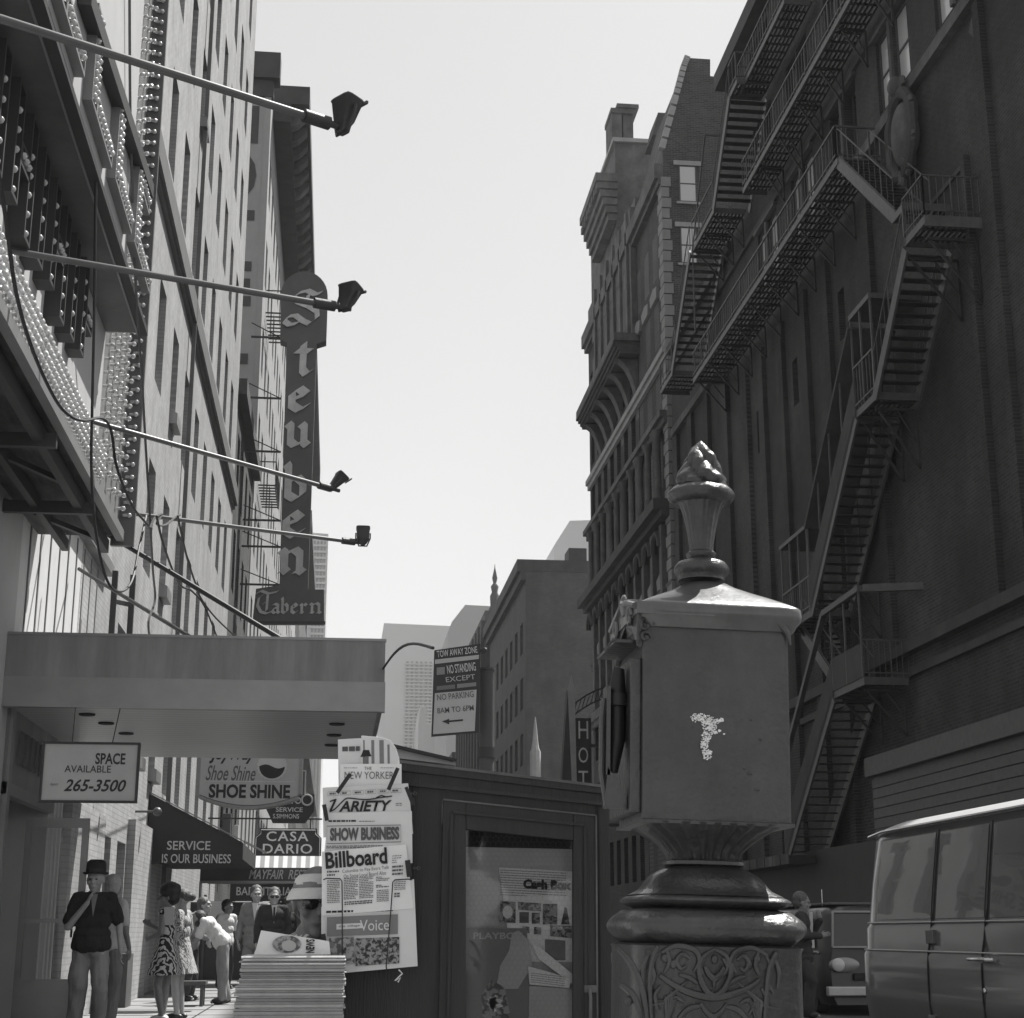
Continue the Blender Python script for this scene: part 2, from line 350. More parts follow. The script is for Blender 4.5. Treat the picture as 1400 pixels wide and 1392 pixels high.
def add_windows(parent, P, wins, deep, u, n, panes=('pane',), frame='sign_white', fw=.05, seed=1):
    rr = random.Random(seed); cache = {}
    Mx = Matrix((V(u), -V(n), V((0, 0, 1)))).transposed().to_4x4()
    for a, b, c, d in wins:
        w, h = round(b - a, 2), round(d - c, 2); pm = rr.choice(panes); key = (w, h)
        mw = Matrix.Translation(P(a, c, deep - .02)) @ Mx
        if key not in cache:
            f = MB(); f.box((0, 0, 0), (fw, .07, h)).box((w - fw, 0, 0), (w, .07, h)).box((fw, 0, 0), (w - fw, .07, fw)).box((fw, 0, h - fw), (w - fw, .07, h)).box((fw, .01, h * .5 - .03), (w - fw, .06, h * .5 + .03))
            fr = f.mesh('window'); fr.materials.append(M[frame]); cache[key] = [fr, {}]
        if pm not in cache[key][1]:
            g = MB(); g.quad((fw * .9, .05, fw * .9), (w - fw * .9, .05, fw * .9), (w - fw * .9, .05, h - fw * .9), (fw * .9, .05, h - fw * .9)); gm = g.mesh('pane'); gm.materials.append(M[pm]); cache[key][1][pm] = gm
        o = bpy.data.objects.new('window', cache[key][0]); COL.objects.link(o); o.parent = parent
        o.matrix_parent_inverse = parent.matrix_basis.inverted(); o.matrix_basis = mw
        q = bpy.data.objects.new('pane', cache[key][1][pm]); COL.objects.link(q); q.parent = o
X0, X1 = -3.3, 15.0      # the two building lines
uy = V((0, 1, 0)); ux = V((1, 0, 0)); uz = V((0, 0, 1))
# ---------------------------------------------------------------- ground
g = MB(); g.box((-60, -40, -.6), (60, 700, -.154)); struct(g.build('road', 'asphalt'))
g = MB(); g.box((X0 - 8, -30, -.15), (1.35, 420, 0)); struct(g.build('pavement', 'concrete'))
g = MB(); g.box((1.352, -30, -.15), (1.52, 420, .012)); struct(g.build('kerb', 'kerb', bevel=.02))
g = MB(); g.box((11.4, -30, -.15), (X1 + 6, 420, 0)); struct(g.build('pavement', 'concrete'))
g = MB(); g.box((11.22, -30, -.15), (11.398, 420, .012)); struct(g.build('kerb', 'kerb', bevel=.02))
g = MB()
for k in range(60): g.box((X0, 4 + k * 1.5, .001), (1.35, 4.02 + k * 1.5, .005))
for k in range(2): g.box((-1.75 + k * 1.55, 4, .001), (-1.73 + k * 1.55, 94, .0055))
struct(g.build('pavement_joints', 'seam'))
# ---------------------------------------------------------------- ribbed shopfront building
t = thing('shopfront_building', 'pale ribbed metal shopfront left of the pavement under the metal canopy', 'building', (X0, 12, 0))
w = MB(); w.box((X0 - 6, 4, 0), (X0 - .003, 16.2, 14)); w.build('wall', 'grey_wall', t)
w = MB(); w.box((X0 - 6, 16.2, 3.9), (X0 - .003, 21.9, 5.85)); w.box((X0 - 6, 16.2, 5.85), (X0 - .5, 21.9, 14)); w.build('upper_wall', 'rib_white', t)
w = MB(); y = 16.6
while y < 21.8: w.box((X0, y, 3.95), (X0 + .008, y + .05, 5.8)); y += .58
w.build('rib', 'belt_dark', t)
w = MB(); w.box((X0 - .1, 16.2, 5.85), (X0 + .12, 21.95, 6.0)); w.build('cornice', 'steel_fascia', t)
w = MB(); w.box((X0 - 3, 16.22, 0), (X0 - .9, 19.95, 3.3)); w.box((X0 - .9, 16.22, 2.5), (X0 + .02, 19.0, 3.3)); w.build('entrance_fascia', 'steel_fascia', t)
w = MB(); w.box((X0 - .9, 19.0, 0), (X0 - .02, 19.94, 3.3))
w.build('jamb', 'rib_white', t)
w = MB(); y = 19.05
for y in (19.1, 19.35, 19.6): w.box((X0 - .02, y, 0), (X0 + .03, y + .1, 3.3))
w.build('jamb_rib', 'rib_white', t)
w = MB()
for k in range(7): w = MB(); w.box((X0 + .021, 16.75 + k * .3, 2.72), (X0 + .05, 16.75 + k * .3 + (.16 if k != 3 else .05), 3.06)); w.build('relief_moulding', 'belt_dark', t)
w = MB(); w.box((X0 - .06, 16.25, 0), (X0 + .05, 16.4, 3.25)); w.box((X0 - .06, 16.25, 2.38), (X0 + .04, 19, 2.5)); w.build('door_frame', 'alu', t)
d = MB(); yd = 17.5; xa, xb = X0 + .02, -2.62
d.box((xa, yd, .1), (xa + .06, yd + .05, 2.23)).box((xb - .07, yd, .1), (xb, yd + .05, 2.23)).box((xa + .06, yd, 2.13), (xb - .07, yd + .05, 2.23)).box((xa + .06, yd, .1), (xb - .07, yd + .05, .58)).box((xa + .06, yd, 1.15), (xb - .07, yd + .05, 1.19))
dr = d.build('door', 'alu', t); dr['label'] = 'open glass door with aluminium frame and metal kick plate'
d = MB(); d.box((xa + .06, yd + .02, .58), (xb - .07, yd + .03, 1.15)).box((xa + .06, yd + .02, 1.19), (xb - .07, yd + .03, 2.13)); d.build('glass', 'clear_glass', dr)
d = MB(); d.tube([(xb - .1, yd - .06, 1.0), (xb - .1, yd - .06, 1.32)], .012, 8); d.build('handle', 'chrome', dr)
# ---------------------------------------------------------------- white brick building
t = thing('brick_building', 'tall pale painted brick building with rows of narrow windows and a dark belt course', 'building', (X0, 33, 0))
cols = [21.6 + 2.4 * k for k in range(10)]; fl = [(3.6, 5.5), (6.9, 8.8), (10.2, 12.1), (14.35, 16.2)] + [(14.35 + 3.3 * k, 16.2 + 3.3 * k) for k in range(1, 9)]
B0, B1 = 19.95, 45.6
wins = [(c - .5 - B0, c + .5 - B0, a, b) for c in cols for a, b in fl if not (c < 24 and a < 6)]
low = [(3.2, 4.3, .1, 2.4), (5.0, 6.0, .1, 2.4)]
mb, P = wall('wall', None, t, (X0, B0, 0), uy, ux, B1 - B0, 0, 46, wins + low, .22)
mb.quad((X0, B0, 0), (X0 - 9, B0, 0), (X0 - 9, B0, 46), (X0, B0, 46)); mb.quad((X0, B1, 0), (X0, B1, 46), (X0 - 9, B1, 46), (X0 - 9, B1, 0)); mb.quad((X0, B0, 46), (X0 - 9, B0, 46), (X0 - 9, B1, 46), (X0, B1, 46))
mb.build('wall', 'white_brick', t)
add_windows(t, P, wins, .2, uy, ux, ('pane', 'pane', 'pane_grey'), 'belt_dark', .05)
add_windows(t, P, low, .2, uy, ux, ('pane',), 'alu', .06, 3)
w = MB(); w.box((X0, B0, 13.25), (X0 + .14, B1, 13.72)).box((X0, B0, 13.14), (X0 + .07, B1, 13.248)); w.build('belt_course', 'belt_dark', t)
w = MB()
for (c, a) in [(26.4, 3.6), (28.8, 3.6), (28.8, 6.9), (28.8, 10.2), (31.2, 17.65)]:
    w = MB(); w.prism([(X0 - .15, a + .02), (X0 + .14, a + .02), (X0 + .14, a + .22), (X0 - .15, a + .36)], 1, c - .38, c + .38)
    w.build('air_conditioner', 'steel_fascia', t)
w = MB(); w.bar((X0 + .1, 31.0, .2), (X0 + .1, 31.0, 46), .08); w.build('downpipe', 'pole', t)
w = MB(); w.box((X0 + .001, 19.97, 0), (X0 + .10, 22.9, 2.62)); w.build('pier', 'white_brick', t); w = MB(); w.box((X0 + .001, 26.1, 0), (X0 + .12, 28.6, 2.8)); w.build('pier', 'white_brick', t)
w = MB(); w.box((X0 + .001, 24.25, 0), (X0 + .35, 24.9, .75)); w.build('planter_box', 'shop_mid', t)
for yy in (22.4, 26.9):
    w = MB(); w.tube([(X0, yy, 2.98), (X0 + .32, yy, 2.98)], .02, 8).ball((X0 + .36, yy, 2.98), .075); w.build('wall_lamp', 'pole', t)
# ---------------------------------------------------------------- low dark building, lettered hotel, further row
t = thing('low_building', 'low dark building between the pale brick building and the lettered hotel', 'building', (X0, 50, 0))
lw = [(a, a + 1.0, b, b + 1.9) for a in (1, 3.2, 5.4, 7.6) for b in (4, 7.5, 11, 14)]
mb, P = wall('wall', None, t, (X0 - .02, 45.7, 0), uy, ux, 9.6, 0, 17.2, lw, .2)
mb.quad((X0 - .02, 45.7, 17.2), (X0 - 9, 45.7, 17.2), (X0 - 9, 55.3, 17.2), (X0 - .02, 55.3, 17.2)); mb.quad((X0 - .02, 45.7, 0), (X0 - 9, 45.7, 0), (X0 - 9, 45.7, 17.2), (X0 - .02, 45.7, 17.2))
mb.build('wall', 'dark_brick_y', t); add_windows(t, P, lw, .2, uy, ux, ('pane',), 'belt_dark')
w = MB(); w.box((X0, 45.7, 16.8), (X0 + .25, 55.3, 17.3)); w.build('cornice', 'dark_stone', t)
t = thing('hotel_building', 'tall hotel with painted vertical letters on its side wall and a deep bracketed cornice', 'building', (X0, 70, 0))
H0, H1 = 55.4, 84.
lw = [(a, a + 1.1, b, b + 1.9) for a in [1.2 + 2.5 * k for k in range(11)] for b in [4 + 3.5 * k for k in range(8)]]
mb, P = wall('wall', None, t, (X0, H0, 0), uy, ux, H1 - H0, 0, 33, lw, .3); mb.build('wall', 'pale_stone', t); add_windows(t, P, lw, .3, uy, ux, ('pane', 'pane_grey'), 'belt_dark')
mb = MB(); mb.box((X0 - 9, H0 + .01, 0), (X0 - .31, H1, 33)); mb.box((X0 - .31, H0 + .01, 0), (X0 - .01, H0 + .4, 33)); mb.build('side_wall', 'grey_wall', t)
mb = MB(); mb.box((X0 - .22, H0 - .04, 16), (X0 + .02, H0, 33)); mb.build('corner_pilaster', 'sign_face_grey', t)
w = MB(); w.box((X0 - 3, H0 - .3, 33), (X0 + .32, H0 + .5, 34.1)).box((X0 - 3, H0 - .1, 32.3), (X0 + .1, H0 + .3, 32.99)); w.build('parapet', 'dark_stone', t)
w = MB(); w.box((X0, H0 + 2, 33.2), (X0 + 1.42, H1 + 28, 34)).box((X0, H0 + 2, 32.4), (X0 + .7, H1 + 28, 33.19)); w.build('cornice', 'dark_stone', t)
for k in range(22):
    w = MB(); yy = H0 + 2.6 + k * 1.25
    w.prism([(X0 + .7, 32.5), (X0 + .95, 32.6), (X0 + 1.3, 33.0), (X0 + 1.3, 33.19), (X0 + .7, 33.19)], 1, yy, yy + .5); w.build('modillion', 'old_stone', t)
zc = 31.9
xr = X0 - .42
for ch, z_, z1_ in [('H', 30.3, 31.9), ('O', 28.0, 29.9), ('T', 25.6, 27.5), ('E', 23.6, 25.4), ('L', 21.3, 23.2), ('A', 19.6, 21.2)]:
    text(ch, 'letter_paint', t, (xr - 1.25, H0 + .008, z_), ux, uz, 1.25, z1_ - z_, .04, lift=.02)
w = MB()
for (za, zb, wd) in [(19.0, 19.35, 1.0), (17.9, 18.7, 1.05)]: w.box((xr - wd, H0 - .015, za), (xr, H0 + .0, zb))
w.build('painted_band', 'letter_paint', t)
lows = [(84.1, 112, 33, .9, 'pale_stone', 'pale row building with a sunlit front beyond the lettered hotel', 1.42), (112.1, 150, 30, .5, 'old_stone', 'darker row building farther down the left side of the street', .9), (150.1, 230, 17, .5, 'mid_brick_x', 'long low building at the far end of the left side', .6)]
for a, b, h, pj, mm, lb, ov in lows:
    t = thing('row_building', lb, 'building', (X0, a, 0))
    n_ = int((b - a) / 3); lw = [(1 + 3 * k, 2.2 + 3 * k, 4 + 3.6 * j, 6 + 3.6 * j) for k in range(n_ - 1) for j in range(int((h - 6) / 3.6))][:90]
    mb, P = wall('wall', None, t, (X0, a, 0), uy, ux, b - a, 0, h, lw, .3); mb.build('wall', mm, t); add_windows(t, P, lw, .3, uy, ux, ('pane', 'pane_grey'), 'belt_dark')
    mb = MB(); mb.box((X0 - 12, a + .01, 0), (X0 - .5, b, h)); mb.box((X0 - .5, a + .01, 0), (X0 - .01, a + .4, h)); mb.build('side_wall', mm, t)
    w = MB(); w.box((X0 - .3, a, h), (X0 + ov, b, h + .9)); w.build('cornice', 'dark_stone', t)
    for k in range(min(n_, 12)):
        w = MB(); w.box((X0, a + 1 + 3 * k, 2.6), (X0 + .9 * pj, a + 3 + 3 * k, 3.2)); w.build('shop_canopy', R_.choice(['awning_dark', 'sign_white', 'awning_mid']), t)
# iron fire escapes on the sunlit front behind the tavern sign
def escape_left(y0, zs, lb):
    t = thing('fire_escape', lb, 'fire escape', (X0, y0, zs[0]), 'fire escapes behind the tavern sign')
    for z in zs:
        w = MB()
        for q in range(9): w.box((X0, y0 + q * .4, z), (X0 + .62, y0 + q * .4 + .05, z + .05))
        w.box((X0 + .62, y0, z), (X0 + .66, y0 + 3.4, z + .06)); w.build('platform', 'iron', t)
        w = MB()
        for q in range(8): w.bar((X0 + .65, y0 + q * .485, z), (X0 + .65, y0 + q * .485, z + .95), .025)
        w.bar((X0 + .65, y0, z + .95), (X0 + .65, y0 + 3.4, z + .95), .04).bar((X0, y0, z + .95), (X0 + .65, y0, z + .95), .04); w.build('railing', 'iron', t)
        if z == zs[0]:
            w = MB(); w.bar((X0 + .6, y0 + .4, z), (X0 + .6, y0 + 2.9, z + 3.5), .05).bar((X0 + .3, y0 + .4, z), (X0 + .3, y0 + 2.9, z + 3.5), .06)
            for q in range(12): w.bar((X0 + .3, y0 + .5 + q * .2, z + .15 + q * .29), (X0 + .6, y0 + .5 + q * .2, z + .15 + q * .29), .04)
            w.build('ladder', 'iron', t)
escape_left(58, [6.9, 10.4, 17.4, 24.4], 'nearer black iron fire escape on the hotel front behind the tavern sign')
None and escape_left(68, [6.9 + 3.5 * k for k in range(6)], 'farther black iron fire escape on the hotel front behind the tavern sign')
# ---------------------------------------------------------------- bulb marquee sign
XS = -2.43
t = thing('theatre_marquee', 'large bulb studded theatre sign on white panels projecting above the pavement', 'marquee sign', (XS, 12, 5.3))
w = MB(); w.box((XS - .06, 6.5, 5.28), (XS, 15.1, 6.85)); w.build('lower_panel', 'marquee_white', t)
w = MB(); w.box((XS - .08, 15.102, 5.28), (XS - .02, 16.99, 13.5)); w.build('bulb_panel', 'channel', t)
w = MB(); w.box((XS - .1, 17.0, 5.12), (XS + .15, 17.07, 13.5)); w.build('edge_trim', 'marquee_mid', t)
w = MB(); w.box((XS - .03, 6.5, 5.16), (XS + .05, 16.99, 5.27)); w.build('bottom_trim', 'channel', t)
w = MB(); w.box((X0, 6.5, 5.22), (XS - .03, 17.0, 5.30)); w.build('soffit', 'rust', t)
w = MB(); w.box((XS - .02, 6.5, 6.86), (-2.115, 15.1, 6.9)); w.build('upper_soffit', 'marquee_mid', t)
w = MB(); w.box((-2.112, 6.5, 6.84), (-2.02, 15.12, 6.90)); w.build('fascia_beam', 'marquee_dark', t)
w = MB(); w.box((-2.10, 6.5, 6.905), (-2.035, 13.5, 13.5)); w.build('upper_panel', 'marquee_white', t)
w = MB(); w.box((-2.12, 6.5, 6.825), (-2.105, 15.14, 6.845)); w.build('rim', 'alu', t)
w = MB()
for yy in (8., 10.5, 13, 15.2): w.bar((X0, yy, 5.05), (XS + .0, yy, 5.05), .07, .12).bar((X0, yy, 5.1), (XS - .2, yy + 1.4, 5.1), .05)
w.bar((XS - .15, 6.5, 5.1), (XS - .15, 17.0, 5.1), .08, .14).bar((-3.0, 6.5, 5.1), (-3.0, 17.0, 5.1), .07, .12)
w.build('soffit_frame', 'marquee_dark', t)
bulbs = []
def bulb_at(p): bulbs.append(V(p))
def letter_box(y0, y1, z0, z1, x, dep, arms, m_, nb, flip=1, zlean=0.):
    "a channel letter: stem plus arms, bulbs in the open face"
    w = MB()
    def chan(ya, yb, za, zb):
        th = .03
        w.box((x, ya, za), (x + .02, yb, zb)); w.box((x + .02, ya, za), (x + dep, ya + th, zb)).box((x + .02, yb - th, za), (x + dep, yb, zb)).box((x + .02, ya + th, za), (x + dep, yb - th, za + th)).box((x + .02, ya + th, zb - th), (x + dep, yb - th, zb))
    chan(y0, y0 + nb[0], z0, z1)
    ps = .066 if nb[1] == 2 else .15; k = int((z1 - z0 - .08) / ps)
    for i in range(k):
        for c in range(nb[1]): bulb_at((x + dep * (1. if nb[1] == 2 else .85), y0 + nb[0] * (c + .5) / nb[1], z0 + .07 + i * ps + (ps / 2 if c else 0)))
    for (f, g) in arms:
        za = z0 + f * (z1 - z0 - nb[0]); chan(y0 + nb[0] + .001, y0 + (y1 - y0) * g, za, za + nb[0] * .8)
        for i in range(int(((y1 - y0) * g - nb[0]) / .09)): bulb_at((x + dep * 1., y0 + nb[0] + .06 + i * .09, za + nb[0] * .4))
    w.build('channel_letter', m_, t)
for i, (ya, yb) in enumerate([(8.0, 9.1), (9.4, 10.45), (10.8, 11.9), (12.1, 13.2), (13.4, 14.6)]):
    letter_box(ya, yb, 7.0 + i * .02, 7.72 + i * .07, -2.035, .075, [[(0, 1)], [(0, 1)], [(0, 1)], [(0, 1)], [(0, 1), (1, .7)]][i], 'channel', (.26, 2))
for i, (ya, yb) in enumerate([(9.0 + .5 * k, 9.3 + .5 * k) for k in range(9)]):
    letter_box(ya, yb, 5.78 + (i % 3) * .05, 6.74, -2.43, .13, [[], [], [(.5, 1.8)]][i % 3], 'marquee_dark', (.22, 1))
z = 5.45
while z < 13.4:
    k = int(round(z / .145))
    for c in range(5): bulb_at((XS + .06, 15.2 + c * .37, z + (.07 if c % 2 else 0)))
    bulb_at((XS + .09, 16.965, z)); z += .145
for r in range(4):
    y = 8.6 + .07 * r
    while y < 15.1: bulb_at((XS + .06, y, 5.34 + r * .09)); y += .12
bulbs.sort(key=lambda p: (p - V((0, 0, 1.05))).length)
bm_ = MB(); bm_.ball((0, 0, 0), .027, 10, 7); bm_.tube([(-.07, 0, 0), (-.025, 0, 0)], [.016, .02], 6); bme = bm_.mesh('bulb'); bme.materials.append(M['bulb'])
for p in bulbs[:100]:
    o = bpy.data.objects.new('bulb', bme); COL.objects.link(o); o.parent = t; o.matrix_parent_inverse = t.matrix_basis.inverted(); o.matrix_basis = Matrix.Translation(p)
w = MB()
for p in bulbs[100:]: w.ball(p, .028, 8, 6); w.tube([p - V((.07, 0, 0)), p - V((.025, 0, 0))], [.016, .02], 5)
o = w.build('bulbs', 'bulb', t); o['kind'] = 'stuff'
w = MB(); a = on(116, -6, X=-1.98); b = on(203, 262, X=-1.98); w.bar(a, b, .1, .14); w.build('diagonal_strut', 'marquee_dark', t)
# steel frame at the far end of the sign
t = thing('steel_frame', 'black steel post frame standing between the ribbed shopfront and the pale brick building', 'frame', (-3.1, 19, 4))
w = MB()
pa = on(152, 870, X=-2.95); pb = on(177, 868, X=-2.75)
for q in (pa, pb): w.bar((q.x, q.y, 3.95), (q.x, q.y, 5.6), .07)
w.bar((pa.x, pa.y, 5.2), (pb.x, pb.y, 5.2), .05).bar((pa.x, pa.y, 4.3), (pb.x, pb.y, 4.3), .06); w.build('post_frame', 'iron', t)
for (q0, q1, rr_) in [((80, 690, -3.2), (398, 882, None), .028), ((108, 778, -3.2), (275, 880, None), .024)]:
    a = on(q0[0], q0[1], X=q0[2]); b = on(q1[0], q1[1], Z=3.93)
    w = MB(); w.tube([a, b], rr_, 8)
    tag(w.build('guy_rod', 'iron'), 'upper dark iron guy rod running down to the canopy roof' if rr_ > .026 else 'lower dark iron guy rod running down to the canopy roof', 'rod', 'guy rods above the canopy')
# floodlights
FL = [((-14, 21), (444, 167), (465, 160)), ((-14, 338), (453, 418), (469, 412)), ((75, 562), (449, 667), (458, 664)), ((140, 697), (482, 741), (488, 736))]
lbs = ['topmost and nearest floodlight on a long pole crossing the bulb sign', 'second floodlight from the top on a long pole across the pale brick wall', 'third floodlight from the top with a cable wound round its pole', 'lowest floodlight on a pole just above the metal canopy']
for i, (a, b, c) in enumerate(FL):
    A = on(*a, Z=5.75); B_ = on(*b, Z=5.75); A2 = A + (A - B_).normalized() * (.25 if i < 2 else .0)
    t = thing('floodlight', lbs[i], 'floodlight', B_, 'floodlights on long poles')
    w = MB(); w.tube([A2, B_], .025 if i < 2 else .025, 10); w.build('pole', 'pole', t)
    dirn = (B_ - A).normalized(); w = MB(); w.tube([B_ - dirn * .14, B_ + dirn * .03], .042, 10).tube([B_, B_ + dirn * .16], .022, 8); w.build('coupling', 'lamp_body', t)
    c0 = B_ + dirn * .14 + V((0, 0, .11))
    ax = V((-.35, .75, .55)).normalized() if i < 3 else V((0, .2, -1)).normalized()
    ax = [V((.12, .1, 1)), V((.22, .3, 1)), V((.75, .3, 1)), V((0.0, .1, 1))][i].normalized()
    q = ax.to_track_quat('Z', 'Y').to_matrix().to_4x4(); q.translation = c0
    pf = [(.02, -.15), (.038, -.145), (.042, -.10), (.055, -.075), (.084, .065), (.09, .07), (.09, .08), (.08, .082)] if i < 3 else [(.02, -.14), (.05, -.11), (.078, -.05), (.082, .08), (.088, .08), (.086, .1), (.075, .1)]
    w = MB(); w.lathe(pf, 24, sq=5 if i != 3 else 3, ry=.8); w.v = [q @ p for p in w.v]; hd = w.build('lamp_housing', 'lamp_body', t)
    w = MB(); w.lathe([(.078, .083), (.001, .092)], 24, sq=5, ry=.8); w.v = [q @ p for p in w.v]; w.build('lens', 'lens', hd)
    w = MB(); w.tube([(-.09, 0, .02), (-.09, 0, -.05), (-.05, 0, -.15), (.05, 0, -.15), (.09, 0, -.05), (.09, 0, .02)], .010, 6); w.v = [q @ p for p in w.v]; w.build('yoke', 'lamp_body', t)
    w = MB()
    w.box((-.085, -.092, .08), (.085, -.078, .1))
    w.v = [q @ p for p in w.v]; w.build('lens_guard', 'lamp_body', hd)
# cables
CB = [([(177, -8), (178, 150), (181, 260), (187, 420), (193, 500), (198, 590), (204, 690), (209, 780), (212, 820), (203, 850), (206, 880)], -2.0, 'thin black cable hanging straight down across the pale brick wall'),
      ([(139, -8), (136, 120), (131, 260), (129, 420), (126, 560), (125, 640), (130, 720), (145, 790), (163, 809), (180, 795), (190, 750), (200, 705)], -2.05, 'black cable hanging down over the bulb sign and looping up again'),
      ([(-5, 220), (8, 300), (22, 400), (45, 480), (75, 545), (95, 568), (115, 575), (140, 572), (152, 590), (160, 640), (180, 690), (197, 712), (207, 722)], -2.0, 'black cable that sags from the left edge and winds over the third pole'),
      ([(205, 722), (212, 708), (222, 703), (214, 716), (226, 718), (240, 707), (246, 704)], -1.95, 'short knotted pale cable tied on the lowest pole'),
      ([(214, 706), (225, 750), (245, 798), (262, 808), (280, 830), (300, 880)], -1.85, 'black cable dropping from the lowest pole to the iron rod'),
      ([(243, 706), (255, 760), (268, 800), (276, 820), (300, 850), (338, 884)], -1.8, 'black cable nearest the street dropping behind the canopy')]
for pts, X, lb in CB:
    pp = [on(x, y, X=X - .0 * i) for i, (x, y) in enumerate(pts)]
    # smooth
    sp = []
    for i in range(len(pp) - 1):
        p0, p1, p2, p3 = pp[max(i - 1, 0)], pp[i], pp[i + 1], pp[min(i + 2, len(pp) - 1)]
        for k in range(6):
            s = k / 6; sp.append(.5 * ((2 * p1) + (p2 - p0) * s + (2 * p0 - 5 * p1 + 4 * p2 - p3) * s * s + (3 * p1 - p0 - 3 * p2 + p3) * s ** 3))
    sp.append(pp[-1]); w = MB(); w.tube(sp, .0125, 6)
    tag(w.build('power_cable', 'cable' if 'pale' not in lb else 'pole'), lb, 'cable', 'loose cables among the floodlights')
# ---------------------------------------------------------------- metal canopy
t = thing('entrance_canopy', 'long plain sheet metal canopy reaching out over the pavement', 'canopy', (X0, 16, 3.3))
CA, CB_, CX = 15.9, 20.9, .45
w = MB(); w.box((X0, CA, 3.30), (CX, CA + .05, 3.92)).box((CX - .05, CA + .05, 3.30), (CX, CB_, 3.9)).box((X0, CB_ - .05, 3.36), (CX - .05, CB_, 3.9)).box((X0, CA + .05, 3.85), (CX - .05, CB_ - .05, 3.9)); w.build('fascia', 'steel_fascia', t)
w = MB(); w.box((X0 - .02, CA - .008, 3.2), (CX + .008, CA + .1, 3.5)); w.build('lower_band', 'alu', t)
w = MB(); w.box((X0 + .02, CA + .1, 3.24), (CX - .06, CB_ - .05, 3.285)); w.build('soffit', 'steel_soffit', t)
w = MB(); w.box((X0 - .0, CA - .01, 3.918), (CX + .01, CA + .06, 3.945)); w.build('top_edge', 'alu', t)
for x_, y_ in [(-2.6, 16.7), (-2.5, 17.4), (-2.4, 18.3), (-.02, 17.2), (-.05, 18.2), (-.08, 19.2)]:
    w = MB(); w.lathe([(.07, 3.222), (.085, 3.228), (.085, 3.24)], 16, (x_, y_, 0)); w.build('downlight', 'seam', t)
a = on(524, 914, Y=15.9); b = on(592, 886, Y=10.3)
w = MB(); pts = [a.lerp(b, k / 10) + V((0, 0, .12 * sin(pi * k / 10))) for k in range(11)]; w.tube(pts, .012, 6)
tag(w.build('wire', 'iron'), 'thin dark wire arching from the canopy to the parking sign', 'wire')
# space sign
t = thing('hanging_sign', 'white sign lettered SPACE AVAILABLE hanging under the canopy', 'sign', (-2.6, 15.6, 2.9))
ys = 15.7; a = on(62, 1017, Y=ys); b = on(184, 1095, Y=ys); sx, sz = b.x - a.x, a.z - b.z
w = MB(); w.box((a.x, ys, b.z), (b.x, ys + .03, a.z)); w.build('panel', 'sign_face_grey', t)
w = MB(); f_ = .022
w.box((a.x - f_, ys - .015, b.z - f_), (b.x + f_, ys + .045, b.z)).box((a.x - f_, ys - .015, a.z), (b.x + f_, ys + .045, a.z + f_)).box((a.x - f_, ys - .015, b.z), (a.x, ys + .045, a.z)).box((b.x, ys - .015, b.z), (b.x + f_, ys + .045, a.z)); w.build('frame', 'sign_black', t)
def st(txt, x0, y0, x1, y1, Y, m, par, **k):
    p = on(x0, y1, Y=Y); q = on(x1, y0, Y=Y); return text(txt, m, par, (p.x, Y, (p.z)), ux, uz, q.x - p.x, q.z - p.z, **k)
st('SPACE', 130, 1030, 172, 1045, ys, 'ink', t, bold=.025); st('AVAILABLE', 88, 1047, 152, 1056, ys, 'ink', t, bold=.005); st('265-3500', 87, 1066, 173, 1082, ys, 'ink', t, bold=.02, shear=.3); st('Agent', 68, 1070, 80, 1075, ys, 'ink_mid', t, shear=.3)
w = MB(); w.bar((a.x + .25, ys + .015, a.z), (a.x + .22, ys + .25, 3.25), .008); w.build('hanger', 'iron', t); w = MB(); w.bar((b.x - .25, ys + .015, a.z), (b.x - .22, ys + .25, 3.25), .008); w.build('hanger', 'iron', t)
# ---------------------------------------------------------------- shop signs and awnings down the pavement
def side_awning(name, lb, y0, y1, xo, zt, zb, hv, m_, grp=None):
    t = thing(name, lb, 'awning', (X0, y0, zb), grp)
    w = MB(); w.prism([(X0 + .02, zb), (xo, zb), (xo, zb + hv), (X0 + .02, zt)], 1, y0, y1); w.build('cover', m_, t); return t
t = side_awning('fabric_awning', 'dark cloth awning lettered SERVICE IS OUR BUSINESS on its slanting side', 28.7, 33.5, -1.62, 3.42, 2.3, .28, 'awning_dark')
for k in range(7):
    w = MB(); x_ = X0 + .12 + k * .24; w.lathe([(.0, 2.2), (.12, 2.22), (.12, 2.3)], 12, (x_, 28.72, 0), rx=1, ry=.05); w.build('scallop', 'awning_dark', t)
st('SERVICE', 228, 1150, 288, 1162, 28.69, 'awning_text', t, bold=.01); st('IS OUR BUSINESS', 221, 1168, 316, 1180, 28.69, 'awning_text', t, bold=.01)
w = MB(); w.bar((X0 + .02, 28.68, 3.44), (-1.6, 28.68, 2.6), .02).bar((-1.6, 28.68, 2.6), (-1.25, 29.5, 2.45), .03); w.build('frame_rod', 'alu', t)
